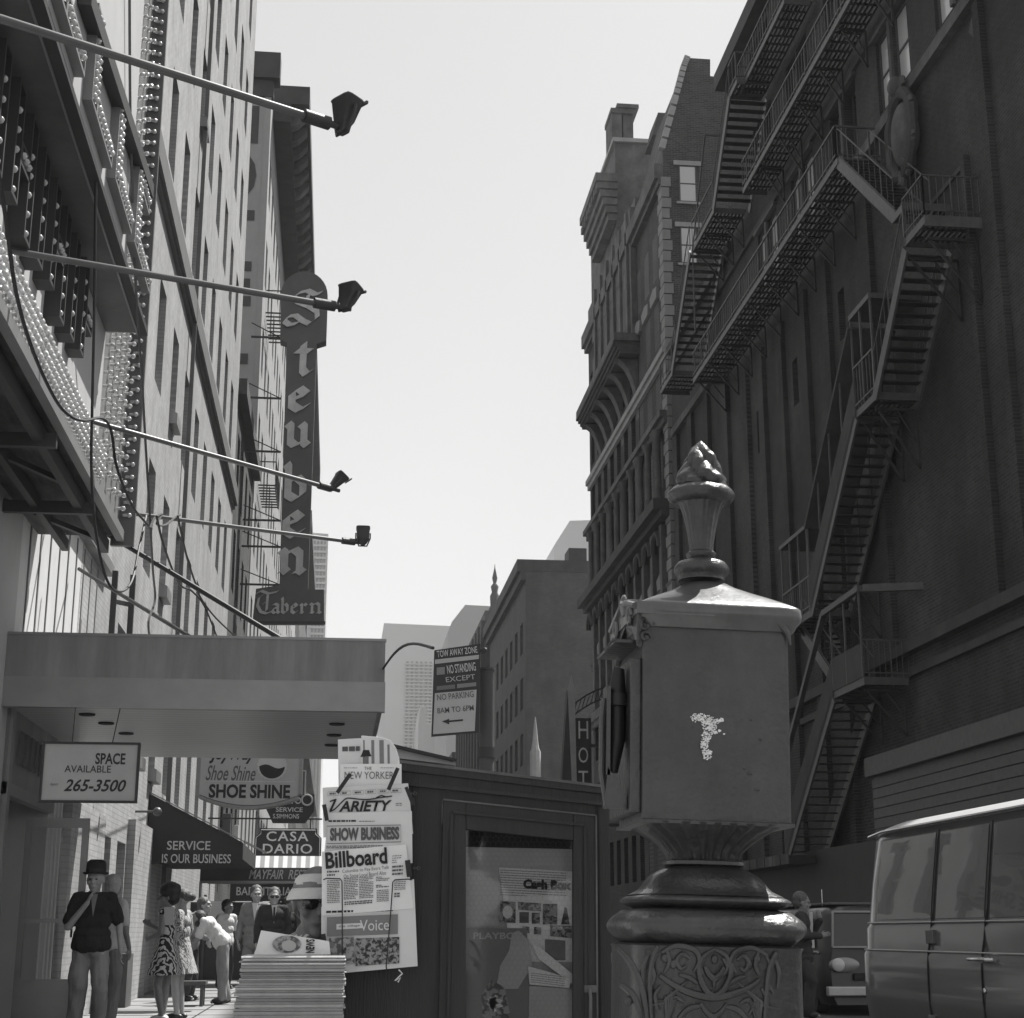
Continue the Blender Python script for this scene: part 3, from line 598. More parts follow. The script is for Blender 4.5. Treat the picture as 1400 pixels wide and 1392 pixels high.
# shoe shine sign, curved lower edge
ys = 24.; t = thing('lightbox_sign', 'white lightbox sign reading SHOE SHINE with a bottle cap drawing', 'sign', (-1.3, ys, 3.8))
a = on(272, 1086, Y=ys); b = on(408, 1086, Y=ys); bot = on(340, 1101, Y=ys).z; n_ = 12
ol = [(a.x + (b.x - a.x) * k / n_, a.z - (a.z - bot) * (1 - (2 * k / n_ - 1) ** 2)) for k in range(n_ + 1)]
top = 4.35; ol2 = ol + [(b.x, top), (a.x, top)]
w = MB(); w.prism([(x, z) for x, z in ol2], 1, ys, ys + .3); w.build('box', 'sign_face_grey', t)
w = MB()
for i in range(len(ol) - 1): w.bar((ol[i][0], ys + .15, ol[i][1] - .03), (ol[i + 1][0], ys + .15, ol[i + 1][1] - .03), .33, .04)
w.box((a.x - .05, ys - .01, a.z), (a.x, ys + .31, top)).box((b.x, ys - .01, b.z), (b.x + .05, ys + .31, top)); w.build('rim', 'alu', t)
st('SHOE SHINE', 285, 1073, 397, 1091, ys, 'ink', t, bold=.035); st('Shoe Shine', 281, 1047, 350, 1067, ys, 'ink_mid', t, bold=.01, shear=.35)
st('JoyWay', 286, 1021, 350, 1044, ys, 'ink', t, bold=.03, shear=.3)
w = MB(); c = on(372, 1048, Y=ys); nn = 40
pl = [(c.x + .215 * (1 + (.06 if k % 2 else 0)) * cos(2 * pi * k / nn), c.z + .20 * (1 + (.06 if k % 2 else 0)) * sin(2 * pi * k / nn)) for k in range(nn)]
w.prism(pl, 1, ys - .006, ys - .003); cp = w.build('bottle_cap_print', 'sign_white', t)
w = MB(); low_ = [(c.x + .19 * cos(pi + pi * k / 16), c.z - .0 + .18 * sin(pi + pi * k / 16)) for k in range(17)]; low_ += [(c.x + .19 * (1 - 2 * k / 8), c.z - .0 - .03 * sin(pi * 2 * k / 8)) for k in range(1, 8)]
w.prism(low_, 1, ys - .010, ys - .007); w.build('cap_band', 'ink', cp)
w = MB(); w.box((a.x + .06, ys - .004, on(340, 1068.5, Y=ys).z - .006), (b.x - .06, ys - .001, on(340, 1068.5, Y=ys).z + .006)); w.build('divider', 'sign_white', t)
# locksmith style sign
ys = 34.; t = thing('projecting_sign', 'dark rounded sign reading SERVICE S.SIMMONS with a ring beside it', 'sign', (-.9, ys, 3.7))
a = on(366, 1125, Y=ys); b = on(430, 1086, Y=ys)
w = MB(); w.prism([(a.x + .1, a.z), (b.x - .18, a.z), (b.x, a.z + .25), (b.x, b.z), (a.x - .05, b.z), (a.x - .05, a.z + .3)], 1, ys, ys + .15); w.build('panel', 'sign_black', t)
st('SERVICE', 377, 1104, 414, 1110, ys, 'sign_letter', t, bold=.01); st('S.SIMMONS', 373, 1113, 409, 1119, ys, 'sign_letter', t, bold=.01); st('AUTO', 380, 1090, 412, 1099, ys, 'sign_letter', t, bold=.02)
c = on(420, 1094, Y=ys); w = MB(); w.tube([c + V((.11 * cos(k * pi / 8), -.04, .11 * sin(k * pi / 8))) for k in range(17)], .022, 6, cap=False); w.build('ring', 'sign_white', t)
ys = 37.; t = thing('projecting_sign', 'narrow dark framed sign just behind the shoe shine lightbox', 'sign', (-.9, ys, 4.))
a = on(408, 1096, Y=ys); b = on(418, 1054, Y=ys); w = MB(); w.box((a.x - .6, ys, a.z), (b.x, ys + .12, b.z)); w.build('panel', 'sign_dark', t)
w = MB(); w.bar((b.x, ys - .01, a.z), (b.x, ys - .01, b.z), .03).bar((b.x, ys - .01, b.z), (b.x - .6, ys - .01, b.z), .03).ball((b.x - .18, ys, (a.z + b.z) / 2 + .1), (.11, .03, .13)); w.build('frame', 'sign_white', t)
# restaurant canopy
ys = 33.6; t = thing('entrance_canopy', 'dark cloth canopy lettered MAYFAIR over the restaurant entrance', 'canopy', (-2, ys, 2.2))
a = on(273, 1206, Y=ys); zt = on(300, 1186, Y=ys).z
w = MB(); w.prism([(ys, a.z + .03), (ys + 2.4, a.z + .03), (ys + 2.4, zt + .06), (ys + .02, zt)], 0, a.x, .1); w.build('cover', 'awning_mid', t)
w = MB(); w.bar((a.x, ys - .02, a.z), (.1, ys - .02, a.z), .05); w.build('front_bar', 'alu', t)
for x_ in (a.x + .02, .05):
    w = MB(); w.tube([(x_, ys, 0), (x_, ys, a.z)], .03, 8); w.build('post', 'alu', t)
st('MAYFAIR  RESTAURANT', 340, 1189.5, 468, 1202, ys - .02, 'awning_text', t, shear=.3, bold=.01)
ys = 38.; t = thing('shop_sign', 'dark board lettered BAR - ITALIAN above the restaurant door', 'sign', (-1.5, ys, 2.4))
a = on(314, 1232, Y=ys); b = on(470, 1209, Y=ys); w = MB(); w.box((a.x, ys, a.z), (b.x, ys + .12, b.z)); w.build('panel', 'awning_dark', t)
st('BAR - ITALIAN', 323, 1213, 408, 1224, ys, 'awning_text', t, bold=.01)
# bar front below
t = thing('restaurant_front', 'dark glazed restaurant vestibule standing under the BAR - ITALIAN board', 'shopfront', (-2, 38.4, 0))
w = MB(); w.box((X0, 38.25, 0), (-.3, 41, a.z - .02)); w.build('wall', 'shop_dark', t)
w = MB()
for x_ in (-3.0, -2.4, -1.9, -1.3, -.7): w.box((x_, 38.2, 0), (x_ + .06, 38.25, 1.9))
w.box((-1.15, 38.2, .9), (-.75, 38.24, 1.5)); w.build('mullion', 'shop_mid', t)
w = MB(); w.box((-2.9, 38.21, 1.0), (-2.5, 38.24, 1.75)); w.build('notice', 'sign_white', t)
# casa dario
ys = 42.; t = thing('neon_sign', 'black sign with notched corners reading CASA DARIO', 'sign', (-1.2, ys, 3.4))
a = on(347, 1170, Y=ys); b = on(440, 1133, Y=ys); q = .12
oc = [(a.x, a.z), (b.x, a.z), (b.x, b.z - 2 * q), (b.x - q, b.z - q), (b.x - q, b.z), (a.x + q, b.z), (a.x + q, b.z - q), (a.x, b.z - 2 * q)]
w = MB(); w.prism(oc, 1, ys, ys + .25); w.build('panel', 'sign_black', t)
w = MB(); oc2 = [(a.x + .04, a.z), (a.x + .04, b.z - 2 * q), (a.x + q + .04, b.z - q - .02), (a.x + q + .04, b.z - .04), (b.x - q - .04, b.z - .04), (b.x - q - .04, b.z - q - .02), (b.x - .04, b.z - 2 * q), (b.x - .04, a.z)]
w.tube([(x, ys - .03, z) for x, z in oc2], .012, 6); w.build('tube_outline', 'neon_letter', t)
st('CASA', 364, 1137, 422, 1150, ys, 'neon_letter', t, bold=.012, space=1.15); st('DARIO', 359, 1154, 427, 1167, ys, 'neon_letter', t, bold=.012, space=1.1)
w = MB(); w.bar((X0, ys + .1, b.z + .25), (b.x, ys + .1, b.z + .25), .04).bar((a.x + .3, ys + .1, b.z), (a.x + .3, ys + .1, b.z + .25), .03).bar((b.x - .3, ys + .1, b.z), (b.x - .3, ys + .1, b.z + .25), .03); w.build('bracket', 'iron', t)
ys = 40.5; t = thing('fabric_awning', 'striped cloth awning directly under the black CASA DARIO sign', 'awning', (-1.3, ys, 3.))
a = on(336, 1188, Y=ys); b = on(470, 1170, Y=ys); w = MB(); w.prism([(ys, a.z), (ys + .9, a.z), (ys + .9, b.z), (ys + .3, b.z)], 0, a.x, b.x); w.build('cover', 'awning_stripe', t)
w = MB(); w.prism([(-3.25, a.z + .1), (a.x, a.z), (a.x, b.z), (-3.25, b.z + .8)], 1, ys + .4, ys + .5); w.build('side_flap', 'sign_dark', t)
# small projecting signs seen edge-on farther along
for (x0, y0, x1, y1, Y, mm, lb) in [(300, 1112, 316, 1190, 47, 'sign_dark', 'dark narrow projecting sign on the shopfronts above the awnings'), (318, 1128, 326, 1180, 44, 'sign_white', 'small white projecting sign left of the CASA DARIO sign'), (316, 1165, 334, 1172, 52, 'steel_fascia', 'small grey ledge sign between the awnings')]:
    a = on(x0, y1, Y=Y); b = on(x1, y0, Y=Y); t = MB(); t.box((a.x, Y, a.z), (b.x, Y + .3, b.z)); tag(t.build('shop_sign', mm, bevel=.02), lb, 'sign')
# tavern sign -------------------------------------------------------
ys = 50.; t = thing('tavern_sign', 'tall dark vertical sign with blackletter lettering Steuben Tavern', 'sign', (-1.6, ys, 11))
pp = [(345, 851), (443, 851), (443, 806), (421, 806), (433, 470), (446, 466), (448, 408)] + [(416 + 32 * cos(-a * pi / 16), 404 + 33 * sin(-a * pi / 16)) for a in range(0, 17)] + [(383, 465), (392, 468), (382, 800), (350, 805)]
w = MB(); q = [on(x, y, Y=ys) for x, y in pp]; w.prism([(p.x, p.z) for p in q], 1, ys, ys + .5); w.build('sign_box', 'sign_dark', t)
w = MB(); w.bar((on(343, 851, Y=ys).x, ys - .02, on(343, 852, Y=ys).z), (on(445, 851, Y=ys).x, ys - .02, on(445, 852, Y=ys).z), .08, .1); w.build('bottom_trim', 'sign_black', t)
def bl(ch, x0, y0, h_, wd, nw, par, dk=.04):
    o = on(x0, y0, Y=ys); s = Y_PX * 1; mb = MB(); nib(mb, ch, o, ux, uz, wd * s, h_ * s, nw * s, .02, depth=dk)
    mb.build('blackletter_letter', 'sign_letter', par)
Y_PX = (on(401, 700, Y=ys).x - on(400, 700, Y=ys).x)
bl('S', 389, 445, 54, 50, 9, t); bl('t', 399, 512, 37, 32, 13, t); bl('e', 391, 561, 33, 35, 14, t); bl('u', 388, 610, 34, 37, 13, t)
bl('b', 384, 683, 33, 38, 13, t); bl('e', 383, 733, 34, 35, 14, t); bl('n', 379, 784, 35, 39, 13, t)
for ch, x0, wd, hh in [('T', 349, 24, 22), ('a', 370, 13, 14), ('b', 383, 12, 14), ('e', 396, 12, 14), ('r', 409, 12, 14), ('n', 422, 18, 15)]: bl(ch, x0, 839, hh, wd, 4.6, t, .03)
for yy in (462, 545, 618, 712, 748, 800):
    p = on(384, yy, Y=ys + .25); w = MB(); w.bar((X0, ys + .25, p.z), p, .06).bar((X0, ys + .25, p.z + .5), p, .03); w.build('bracket', 'iron', t)
# ================================================================ RIGHT SIDE
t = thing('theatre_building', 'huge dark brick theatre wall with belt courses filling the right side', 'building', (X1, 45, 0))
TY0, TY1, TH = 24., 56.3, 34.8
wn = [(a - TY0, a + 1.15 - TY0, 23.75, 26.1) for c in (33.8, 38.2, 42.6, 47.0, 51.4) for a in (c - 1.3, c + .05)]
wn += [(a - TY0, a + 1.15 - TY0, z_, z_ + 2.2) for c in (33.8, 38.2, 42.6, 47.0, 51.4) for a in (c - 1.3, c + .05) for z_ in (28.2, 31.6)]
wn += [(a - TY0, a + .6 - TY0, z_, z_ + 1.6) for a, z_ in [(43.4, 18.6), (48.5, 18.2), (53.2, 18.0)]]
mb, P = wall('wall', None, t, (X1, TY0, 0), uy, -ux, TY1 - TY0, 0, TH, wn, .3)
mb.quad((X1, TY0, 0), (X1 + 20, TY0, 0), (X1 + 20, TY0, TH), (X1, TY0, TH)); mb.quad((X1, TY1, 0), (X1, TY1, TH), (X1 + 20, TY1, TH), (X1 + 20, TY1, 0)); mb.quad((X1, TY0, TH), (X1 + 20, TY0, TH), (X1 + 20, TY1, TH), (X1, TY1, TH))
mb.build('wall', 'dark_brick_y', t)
bright = [q for q in wn if q[2] == 23.75 and (q[0] + TY0 < 39 or q[0] + TY0 > 45)]
add_windows(t, P, bright, .12, uy, -ux, ('pane_pale',), 'rail_paint', .07, 11)
add_windows(t, P, [q for q in wn if q not in bright], .3, uy, -ux, ('pane_pale', 'pane', 'pane'), 'rail_paint', .07, 11)
w = MB(); w.box((X1 + .001, TY1, 0), (X1 + 20, 68.2, 27.4)); w.build('rear_wing', 'dark_brick_y', t)
for za, zb, pr, ya, yb in [(23.0, 23.35, .22, TY0, 67.6), (26.25, 26.45, .12, 40, 68.2), (8.15, 8.45, .25, TY0, 56.2), (7.55, 7.75, .12, TY0, 56.2), (34.2, 34.9, .5, TY0, TY1), (27.2, 27.6, .2, TY1, 68.2)]:
    w = MB(); w.box((X1 - pr, ya, za), (X1 - .001, yb, zb)); w.build('belt_course', 'dark_stone' if za != 23.0 else 'old_stone', t)
for k, (yy, wd, z0_, z1_) in enumerate([(44.6, .5, 0, 21.6), (47.0, .7, 0, 21.6), (49.8, .45, 0, 21.6), (52.3, .7, 0, 21.6), (54.6, .5, 0, 21.6), (57.6, .8, 0, 22.9), (60.8, .5, 0, 22.9), (63.8, .8, 0, 22.9), (66.8, .9, 0, 22.9), (32.1, .35, 8.5, 22.9), (33.6, .25, 8.5, 19.5), (40.6, .5, 8.5, 22.9)]):
    w = MB(); w.box((X1 - .16, yy, z0_), (X1 - .001, yy + wd, z1_)); w.build('pilaster', 'dark_brick_y', t)
w = MB(); yy = 33.9
for a, b in [((yy, 19.4), (yy + 2.6, 19.4)), ((yy, 19.4), (yy, 9))]: w.bar((X1 - .02, a[0], a[1]), (X1 - .02, b[0], b[1]), .06, .12)
w.prism([(32.6, 23.0 - .25), (32.9, 22.45), (32.6, 22.1), (32.3, 22.45)], 0, X1 - .08, X1 - .002); w.build('panel_moulding', 'dark_stone', t)
for a, b in [(36.9, 40.6), (41.9, 46.), (46.8, 51.)]:
    pass
for c in (33.8, 38.2, 42.6, 47.0, 51.4):
    w = MB(); w.box((X1 - .08, c - .15 - .0, 23.75), (X1 - .001, c + .05, 26.1)).box((X1 - .14, c - 1.45, 26.1), (X1 - .001, c + 1.35, 26.24)); w.build('window_surround', 'old_stone', t)
w = MB(); w.box((X1 - .9, 39.5, 0), (X1 - .001, 56, 3.4)); w.build('dark_recess_block', 'shop_dark', t)  # solid block, its dark colour stands for the shade of a recess
# oval cartouche
c = V((X1 - .25, 37.1, 21.9)); t = thing('stone_cartouche', 'carved oval stone shield with a scrolled surround high on the theatre wall', 'ornament', c)
w = MB(); w.ball(c, (.28, .62, .95), 24, 14); w.build('shield', 'old_stone', t)
w = MB(); pts = [c + V((-.05, .85 * cos(a * pi / 16), 1.2 * sin(a * pi / 16))) for a in range(33)]
w.tube(pts, [.13 + .06 * abs(sin(a * pi / 4)) for a in range(33)], 8, cap=False); w.build('surround', 'dark_stone', t)
w = MB()
for sgn in (-1, 1):
    for j, (z_, r_) in enumerate([(1.25, .3), (-1.2, .26), (.5, .2), (-.5, .2)]): w.tube([c + V((-.1, sgn * (.75 + r_ * .6 * cos(a)) * (.55 if j < 2 else 1.1), z_ + r_ * sin(a) * (1 - a / 9))) for a in [k * .5 for k in range(12)]], .07, 6)
w.ball(c + V((-.15, 0, 1.45)), (.2, .3, .28)); w.tube([c + V((-.1, 0, -1.2)), c + V((-.1, .1, -1.9)), c + V((0, .3, -2.3))], [.14, .1, .04], 8); w.build('scroll', 'old_stone', t)
# ---------------------------------------------------------------- fire escapes
XO = 13.6
def rail(t, pts, h=1.0, n=.45, m_='rail_paint', bal=True, name='railing', rr_=.042):
    w = MB()
    for i in range(len(pts) - 1):
        a, b = V(pts[i]), V(pts[i + 1]); L = (b - a).length; up = V((0, 0, h)); w.bar(a + up, b + up, rr_ * 1.3); w.bar(a + up * .12, b + up * .12, rr_)
        k = max(1, int(L / n))
        for j in range(k + 1):
            p = a.lerp(b, j / k); w.bar(p, p + up, rr_ if (j % 4 == 0) else rr_ * .5)
        if not bal: w.bar(a + up * .55, b + up * .55, rr_)
    return w.build(name, m_, t)
def platform(t, y0, y1, z, x0=XO, x1=15., m_='rail_paint'):
    w = MB(); w.box((x0, y0, z - .2), (x0 + .06, y1, z)).box((x0, y0 - .06, z - .2), (x1 - .2, y0 - .001, z)).box((x0, y1 + .001, z - .2), (x1 - .2, y1 + .06, z)); w.build('edge_beam', m_, t)
    w = MB(); k = int((x1 - x0 - .1) / .14)
    for j in range(k): w.box((x0 + .08 + j * .14, y0, z - .06), (x0 + .15 + j * .14, y1, z - .02))
    j = y0
    while j < y1: w.box((x0 + .06, j, z - .12), (x1 - .18, j + .05, z - .061)); j += .5
    w.build('grating', 'iron', t)
def brackets(t, y0, y1, z, step=2.2, x0=XO, x1=15., h=1.2):
    y = y0 + .2
    while y < y1:
        w = MB(); w.bar((x0 + .1, y, z - .25), (x1 - .2, y, z - .25), .07).bar((x0 + .2, y, z - .3), (x1 - .2, y, z - .25 - h), .06).bar((x1 - .2, y, z - .25), (x1 - .2, y, z - .25 - h), .06).bar(((x0 + x1) / 2, y, z - .3), (x1 - .25, y, z - .25 - h * .55), .04)
        w.build('bracket', 'iron', t); y += step
def flight(t, y0, z0, y1, z1, x0=XO, x1=14.75, side=.0, roof=0, m_='rail_paint', rh=1.0, solid=None):
    n = max(3, int(abs(z1 - z0) / .21)); w = MB()
    for x in (x0, x1): w.bar((x, y0, z0 - .14), (x, y1, z1 - .14), .06, .34)
    st_ = w.build('stringer', m_, t); w = MB()
    for k in range(1, n):
        f = k / n; y = y0 + (y1 - y0) * f; z = z0 + (z1 - z0) * f; w.box((x0 + .03, y - .13, z - .03), (x1 - .03, y + .13, z)); 
    w.build('treads', 'iron', t)
    if solid:
        w = MB()
        for x in (x0 - .03, x1 + .03):
            w.add([(x, y0, z0 - .1), (x, y1, z1 - .1), (x, y1, z1 + solid), (x, y0, z0 + solid), (x + .02, y0, z0 - .1), (x + .02, y1, z1 - .1), (x + .02, y1, z1 + solid), (x + .02, y0, z0 + solid)], [(0, 1, 2, 3), (7, 6, 5, 4), (0, 4, 5, 1), (3, 2, 6, 7), (0, 3, 7, 4), (1, 5, 6, 2)])
        w.build('side_panel', 'dark_stone', t)
    if not solid:
        rail(t, [(x0, y0, z0), (x0, y1, z1)], rh, .5, m_, name='handrail', rr_=.025); rail(t, [(x1, y0, z0), (x1, y1, z1)], rh, .5, m_, name='handrail', rr_=.025)
    if roof:
        w = MB(); w.bar(((x0 + x1) / 2, y0, z0 + roof), ((x0 + x1) / 2, y1, z1 + roof), x1 - x0 + .2, .12); w.build('roof', 'dark_stone', t)
        w = MB(); k = max(2, int(abs(y1 - y0) / 1.1))
        for x in (x0, x1):
            for j in range(k + 1): y = y0 + (y1 - y0) * j / k; z = z0 + (z1 - z0) * j / k; w.bar((x, y, z), (x, y, z + roof), .045)
        w.build('posts', m_, t)
t = thing('fire_escape', 'long iron fire escape balcony with a bright outer edge below the belt course windows', 'fire escape', (14.3, 48, 22), 'iron fire escapes on the theatre')
platform(t, 39.3, 57.8, 22.3); brackets(t, 39.3, 57.8, 22.3, 2.0); rail(t, [(14.9, 39.3, 22.3), (XO, 39.3, 22.3), (XO, 57.8, 22.3)], 1.0, .3)
flight(t, 39.3, 22.3, 35.3, 18.7, 13.65, 14.6, rh=.95)
platform(t, 34.6, 35.3, 18.62)
t = thing('fire_escape', 'upper iron fire escape balcony and stairs crossing the top windows of the theatre', 'fire escape', (14.3, 48, 27), 'iron fire escapes on the theatre')
platform(t, 37.0, 50.4, 26.9, 13.9); brackets(t, 37.2, 50.4, 26.9, 2.2, 13.9); rail(t, [(13.9, 33.0, 26.9), (13.9, 50.4, 26.9)], 1.0, .3)
platform(t, 44.5, 50.4, 30.8, 13.9); rail(t, [(14.9, 44.5, 30.8), (13.9, 44.5, 30.8), (13.9, 50.4, 30.8), (14.9, 50.4, 30.8)], 1.0, .3)
t = thing('fire_escape', 'iron stair flights with open treads zigzagging at the far end of the theatre', 'fire escape', (14.3, 56, 24), 'iron fire escapes on the theatre')
flight(t, 50.6, 30.8, 53.6, 27.7, 13.6, 15.); platform(t, 53.6, 57.2, 27.65); rail(t, [(XO, 53.6, 27.65), (XO, 57.2, 27.65)], 1.1, .6); brackets(t, 53.7, 57.2, 27.65, 1.6)
platform(t, 49.6, 50.6, 30.8); rail(t, [(14.9, 49.6, 30.8), (XO, 49.6, 30.8), (XO, 50.6, 30.8)], 1.1, .4)
flight(t, 57.2, 27.6, 61.2, 23.9, 13.5, 14.8); platform(t, 61.2, 63.6, 23.85, 13.5); rail(t, [(13.5, 61.2, 23.85), (13.5, 63.6, 23.85)], 1.1, .5)
w = MB(); w.bar((XO, 57.2, 27.6), (XO, 54.5, 31.2), .05).bar((XO, 54.5, 31.2), (XO + .9, 54.5, 31.2), .05).bar((XO, 57.2, 24), (XO, 57.2, 27.6), .05); w.build('tie_rod', 'rail_paint', t)
t = thing('stair_tower', 'roofed iron emergency stair running down the theatre wall to the pavement', 'fire escape', (14.3, 40, 10))
platform(t, 33.3, 34.6, 17.65, XO, 15.15); rail(t, [(15., 33.25, 17.65), (XO, 33.25, 17.65), (XO, 34.6, 17.65)], 1.05, .16, rr_=.03)
w = MB(); w.box((XO - .02, 33.2, 17.35), (15.1, 33.24, 17.63)); w.build('fascia', 'old_stone', t)
brackets(t, 33.3, 34.8, 17.4, 1.2, XO, 15.15, 1.6)
for x_ in (XO, 14.8): w = MB(); w.bar((x_, 34.6, 18.62), (x_, 34.6, 17.7), .06); w.build('link_post', 'rail_paint', t)
flight(t, 34.6, 17.5, 37.4, 14.6); platform(t, 37.4, 38.95, 14.6); brackets(t, 37.5, 39, 14.5, 1.2, h=1.6)
rail(t, [(XO, 37.4, 14.6), (XO, 38.95, 14.6)], 1.2, .25); w = MB(); w.box((XO - .05, 37.3, 17.2), (15., 39.0, 17.35)); w.build('landing_roof', 'rail_paint', t)
w = MB()
for y in (37.35, 38.2, 38.95): w.bar((XO, y, 14.6), (XO, y, 17.2), .05)
w.build('posts', 'rail_paint', t)
flight(t, 38.95, 14.55, 43.8, 10.15, solid=.95, roof=2.45); platform(t, 43.8, 46.6, 10.15); brackets(t, 41.2, 46.6, 10.5, 2.4, h=1.4)
rail(t, [(XO, 43.8, 10.15), (XO, 46.6, 10.15)], 1.0, .2); w = MB(); w.box((XO - .05, 43.9, 12.6), (15., 46.7, 12.72)); w.build('landing_roof', 'rail_paint', t)
w = MB()
for y in (43.9, 44.8, 45.7, 46.6): w.bar((XO, y, 10.1), (XO, y, 12.6), .05)
w.build('posts', 'rail_paint', t)
flight(t, 46.4, 10.1, 42.6, 7.5, 14.1, 15.)
platform(t, 39.6, 42.15, 7.5); brackets(t, 39.7, 42., 7.45, 1.9, h=1.2); rail(t, [(15, 39.6, 7.5), (XO, 39.6, 7.5)], 1.0, .14, rr_=.03)
w = MB(); w.box((XO - .02, 39.6, 7.5), (XO, 42.15, 8.4)); w.build('side_panel', 'dark_stone', t)
w = MB(); w.bar((XO, 39.5, 9.85), (XO, 42.7, 9.8), .14, .16).bar((XO, 42.7, 9.8), (XO, 47.2, 6.15), .14, .16).bar((XO + .1, 39.5, 9.85), (15.1, 38.6, 9.75), .16, .2); w.build('roof_rail', 'rail_paint', t)
w = MB()
for y in (39.6, 40.9, 42.1): w.bar((XO, y, 7.5), (XO, y, 9.8), .05)
w.build('posts', 'rail_paint', t)
flight(t, 42.15, 7.45, 47.6, 3.2, solid=.9)
w = MB(); w.box((XO - .3, 46.2, 3.0), (15, 56, 3.25)); w.build('lower_landing', 'iron', t)
w = MB()
for k in range(11): w.box((XO - .34, 46.2 + k * .9, 3.0), (XO - .31, 47.0 + k * .9, 3.3))
w.build('landing_edge', 'old_stone', t)
# slatted marquee at far right
t = thing('slatted_marquee', 'grey slatted metal marquee box running along the theatre wall behind the near van', 'marquee', (14, 36, 4.8))
w = MB(); za, zb = 3.75, 5.1; w.box((14.42, 26, za - .6), (X1 - .002, 41.6, zb)); w.build('box', 'marquee_mid', t)
w = MB()
for k in range(7): w.box((14.36, 26, za - .55 + k * .265), (14.418, 41.6, za - .55 + k * .265 + .235))
w.build('slat', 'rail_paint', t)
w = MB(); w.box((14.2, 25.9, zb + .002), (X1 - .17, 41.7, zb + .5)); w.build('cornice', 'rail_paint', t)
# ---------------------------------------------------------------- ornate building beyond
GY = 68.7
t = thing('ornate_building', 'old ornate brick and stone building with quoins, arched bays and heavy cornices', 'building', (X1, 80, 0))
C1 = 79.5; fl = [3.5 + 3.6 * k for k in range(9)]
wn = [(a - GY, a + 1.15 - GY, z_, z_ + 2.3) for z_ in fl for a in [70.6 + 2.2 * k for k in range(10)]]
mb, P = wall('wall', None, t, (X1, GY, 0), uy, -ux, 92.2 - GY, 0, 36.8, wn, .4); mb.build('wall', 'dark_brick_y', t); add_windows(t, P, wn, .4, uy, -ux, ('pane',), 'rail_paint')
gp = [on(905, 205, Y=GY), on(925, 130, Y=GY), on(935, 92, Y=GY), on(940, 79, Y=GY), on(971, 81, Y=GY), on(971, 104, Y=GY), on(1010, 108, Y=GY)]
ol = [(X1 + .003, 0)] + [(max(p.x, X1 + .003), p.z) for p in gp] + [(X1 + 12, gp[-1].z), (X1 + 12, 0)]
mb = MB(); mb.prism(ol[::-1], 1, GY + .01, 76); mb.build('gable_wall', 'dark_brick_x', t)
w = MB()
for i in range(3):
    a, b = gp[i], gp[i + 1]
    for k in range(5):
        p = a.lerp(b, k / 5); q = a.lerp(b, (k + .8) / 5); w.bar(V((p.x - .03, GY - .05, p.z)), V((q.x - .03, GY - .05, q.z)), .35, .3)
w.build('coping', 'pale_stone', t)
w = MB(); k = 0; z = 2.
while z < 36.5:
    l_ = .62 if k % 2 else .45; w.box((X1 - .14, GY - .06, z), (X1 + .0, GY + l_ * 1.6, z + .50)); w.box((X1 + .002, GY - .06, z), (X1 + l_ * .55, GY + .008, z + .50)); z += .56; k += 1
w.build('quoin', 'quoin_stone', t)
w = MB()
for (x0, y0, x1, y1) in [(929, 228, 951, 276), (931, 312, 952, 360)]:
    a = on(x0, y1, Y=GY); b = on(x1, y0, Y=GY); w = MB(); w.box((a.x, GY - .03, a.z), (b.x, GY, b.z)); wi = w.build('window', 'rail_paint', t)
    w = MB(); w.box((a.x + .06, GY - .04, a.z + .06), (b.x - .06, GY - .031, (a.z + b.z) / 2 - .04)).box((a.x + .06, GY - .04, (a.z + b.z) / 2 + .04), (b.x - .06, GY - .031, b.z - .06)); w.build('pane', 'pane_pale', wi)
    w = MB(); w.box((a.x - .25, GY - .08, b.z + .02), (b.x + .25, GY + .005, b.z + .26)); w.build('lintel', 'pale_stone', t); w = MB(); w.box((a.x - .15, GY - .1, a.z - .12), (b.x + .15, GY + .005, a.z - .01)); w.build('sill', 'pale_stone', t)
for (ya, yb, z_, h_, pr, mm) in [(GY, 92.2, 12.9, .5, .35, 'old_stone'), (GY, 92.2, 19.9, .5, .9, 'dark_stone'), (GY, 92.2, 24.4, .3, .5, 'old_stone'), (GY, 92.2, 27.6, .3, .3, 'pale_stone'), (GY, 92.2, 36.6, .8, .45, 'old_stone'), (GY, 92.2, 16.4, .2, .15, 'old_stone')]:
    w = MB(); w.box((X1 - pr, ya + .02, z_), (X1 - .002, yb, z_ + h_)).box((X1 - pr * .6, ya + .02, z_ - .3), (X1 - .002, yb, z_ - .001)); w.build('belt_course', mm, t)
# arcade of half columns
for k in range(10):
    yy = 70.1 + 2.2 * k
    for dy in (0, .5) if k % 2 == 0 else (0.2,):
        w = MB(); w.lathe([(.26, 20.45), (.26, 20.7), (.17, 20.8), (.15, 23.7), (.2, 23.8), (.27, 24.0), (.27, 24.1)], 12, (X1 - .35, yy + dy, 0)); w.build('column', 'old_stone', t)
    w = MB(); w.box((X1 - .3, yy - .1, 13.5), (X1 - .002, yy + .45, 19.5)); w.build('pilaster', 'old_stone', t)
    w = MB(); c = V((X1, yy + 1.05, 19.3)); w.tube([c + V((-.3, .8 * cos(a * pi / 8), -.2 + .8 * sin(a * pi / 8) - .6)) for a in range(9)], .16, 6); w.build('arch', 'dark_stone', t)
for k in range(10):
    for z_ in (fl[3] + 2.35, fl[6] + 2.35, fl[7] + 2.35) if k < 9 else ():
        w = MB(); yy = 70.6 + 2.2 * k; w.prism([(yy - .15, z_), (yy + 1.3, z_), (yy + 1.45, z_ + .55), (yy + .6, z_ + .75), (yy - .3, z_ + .55)], 0, X1 - .16, X1 - .002); w.build('keystone_lintel', 'quoin_stone', t)
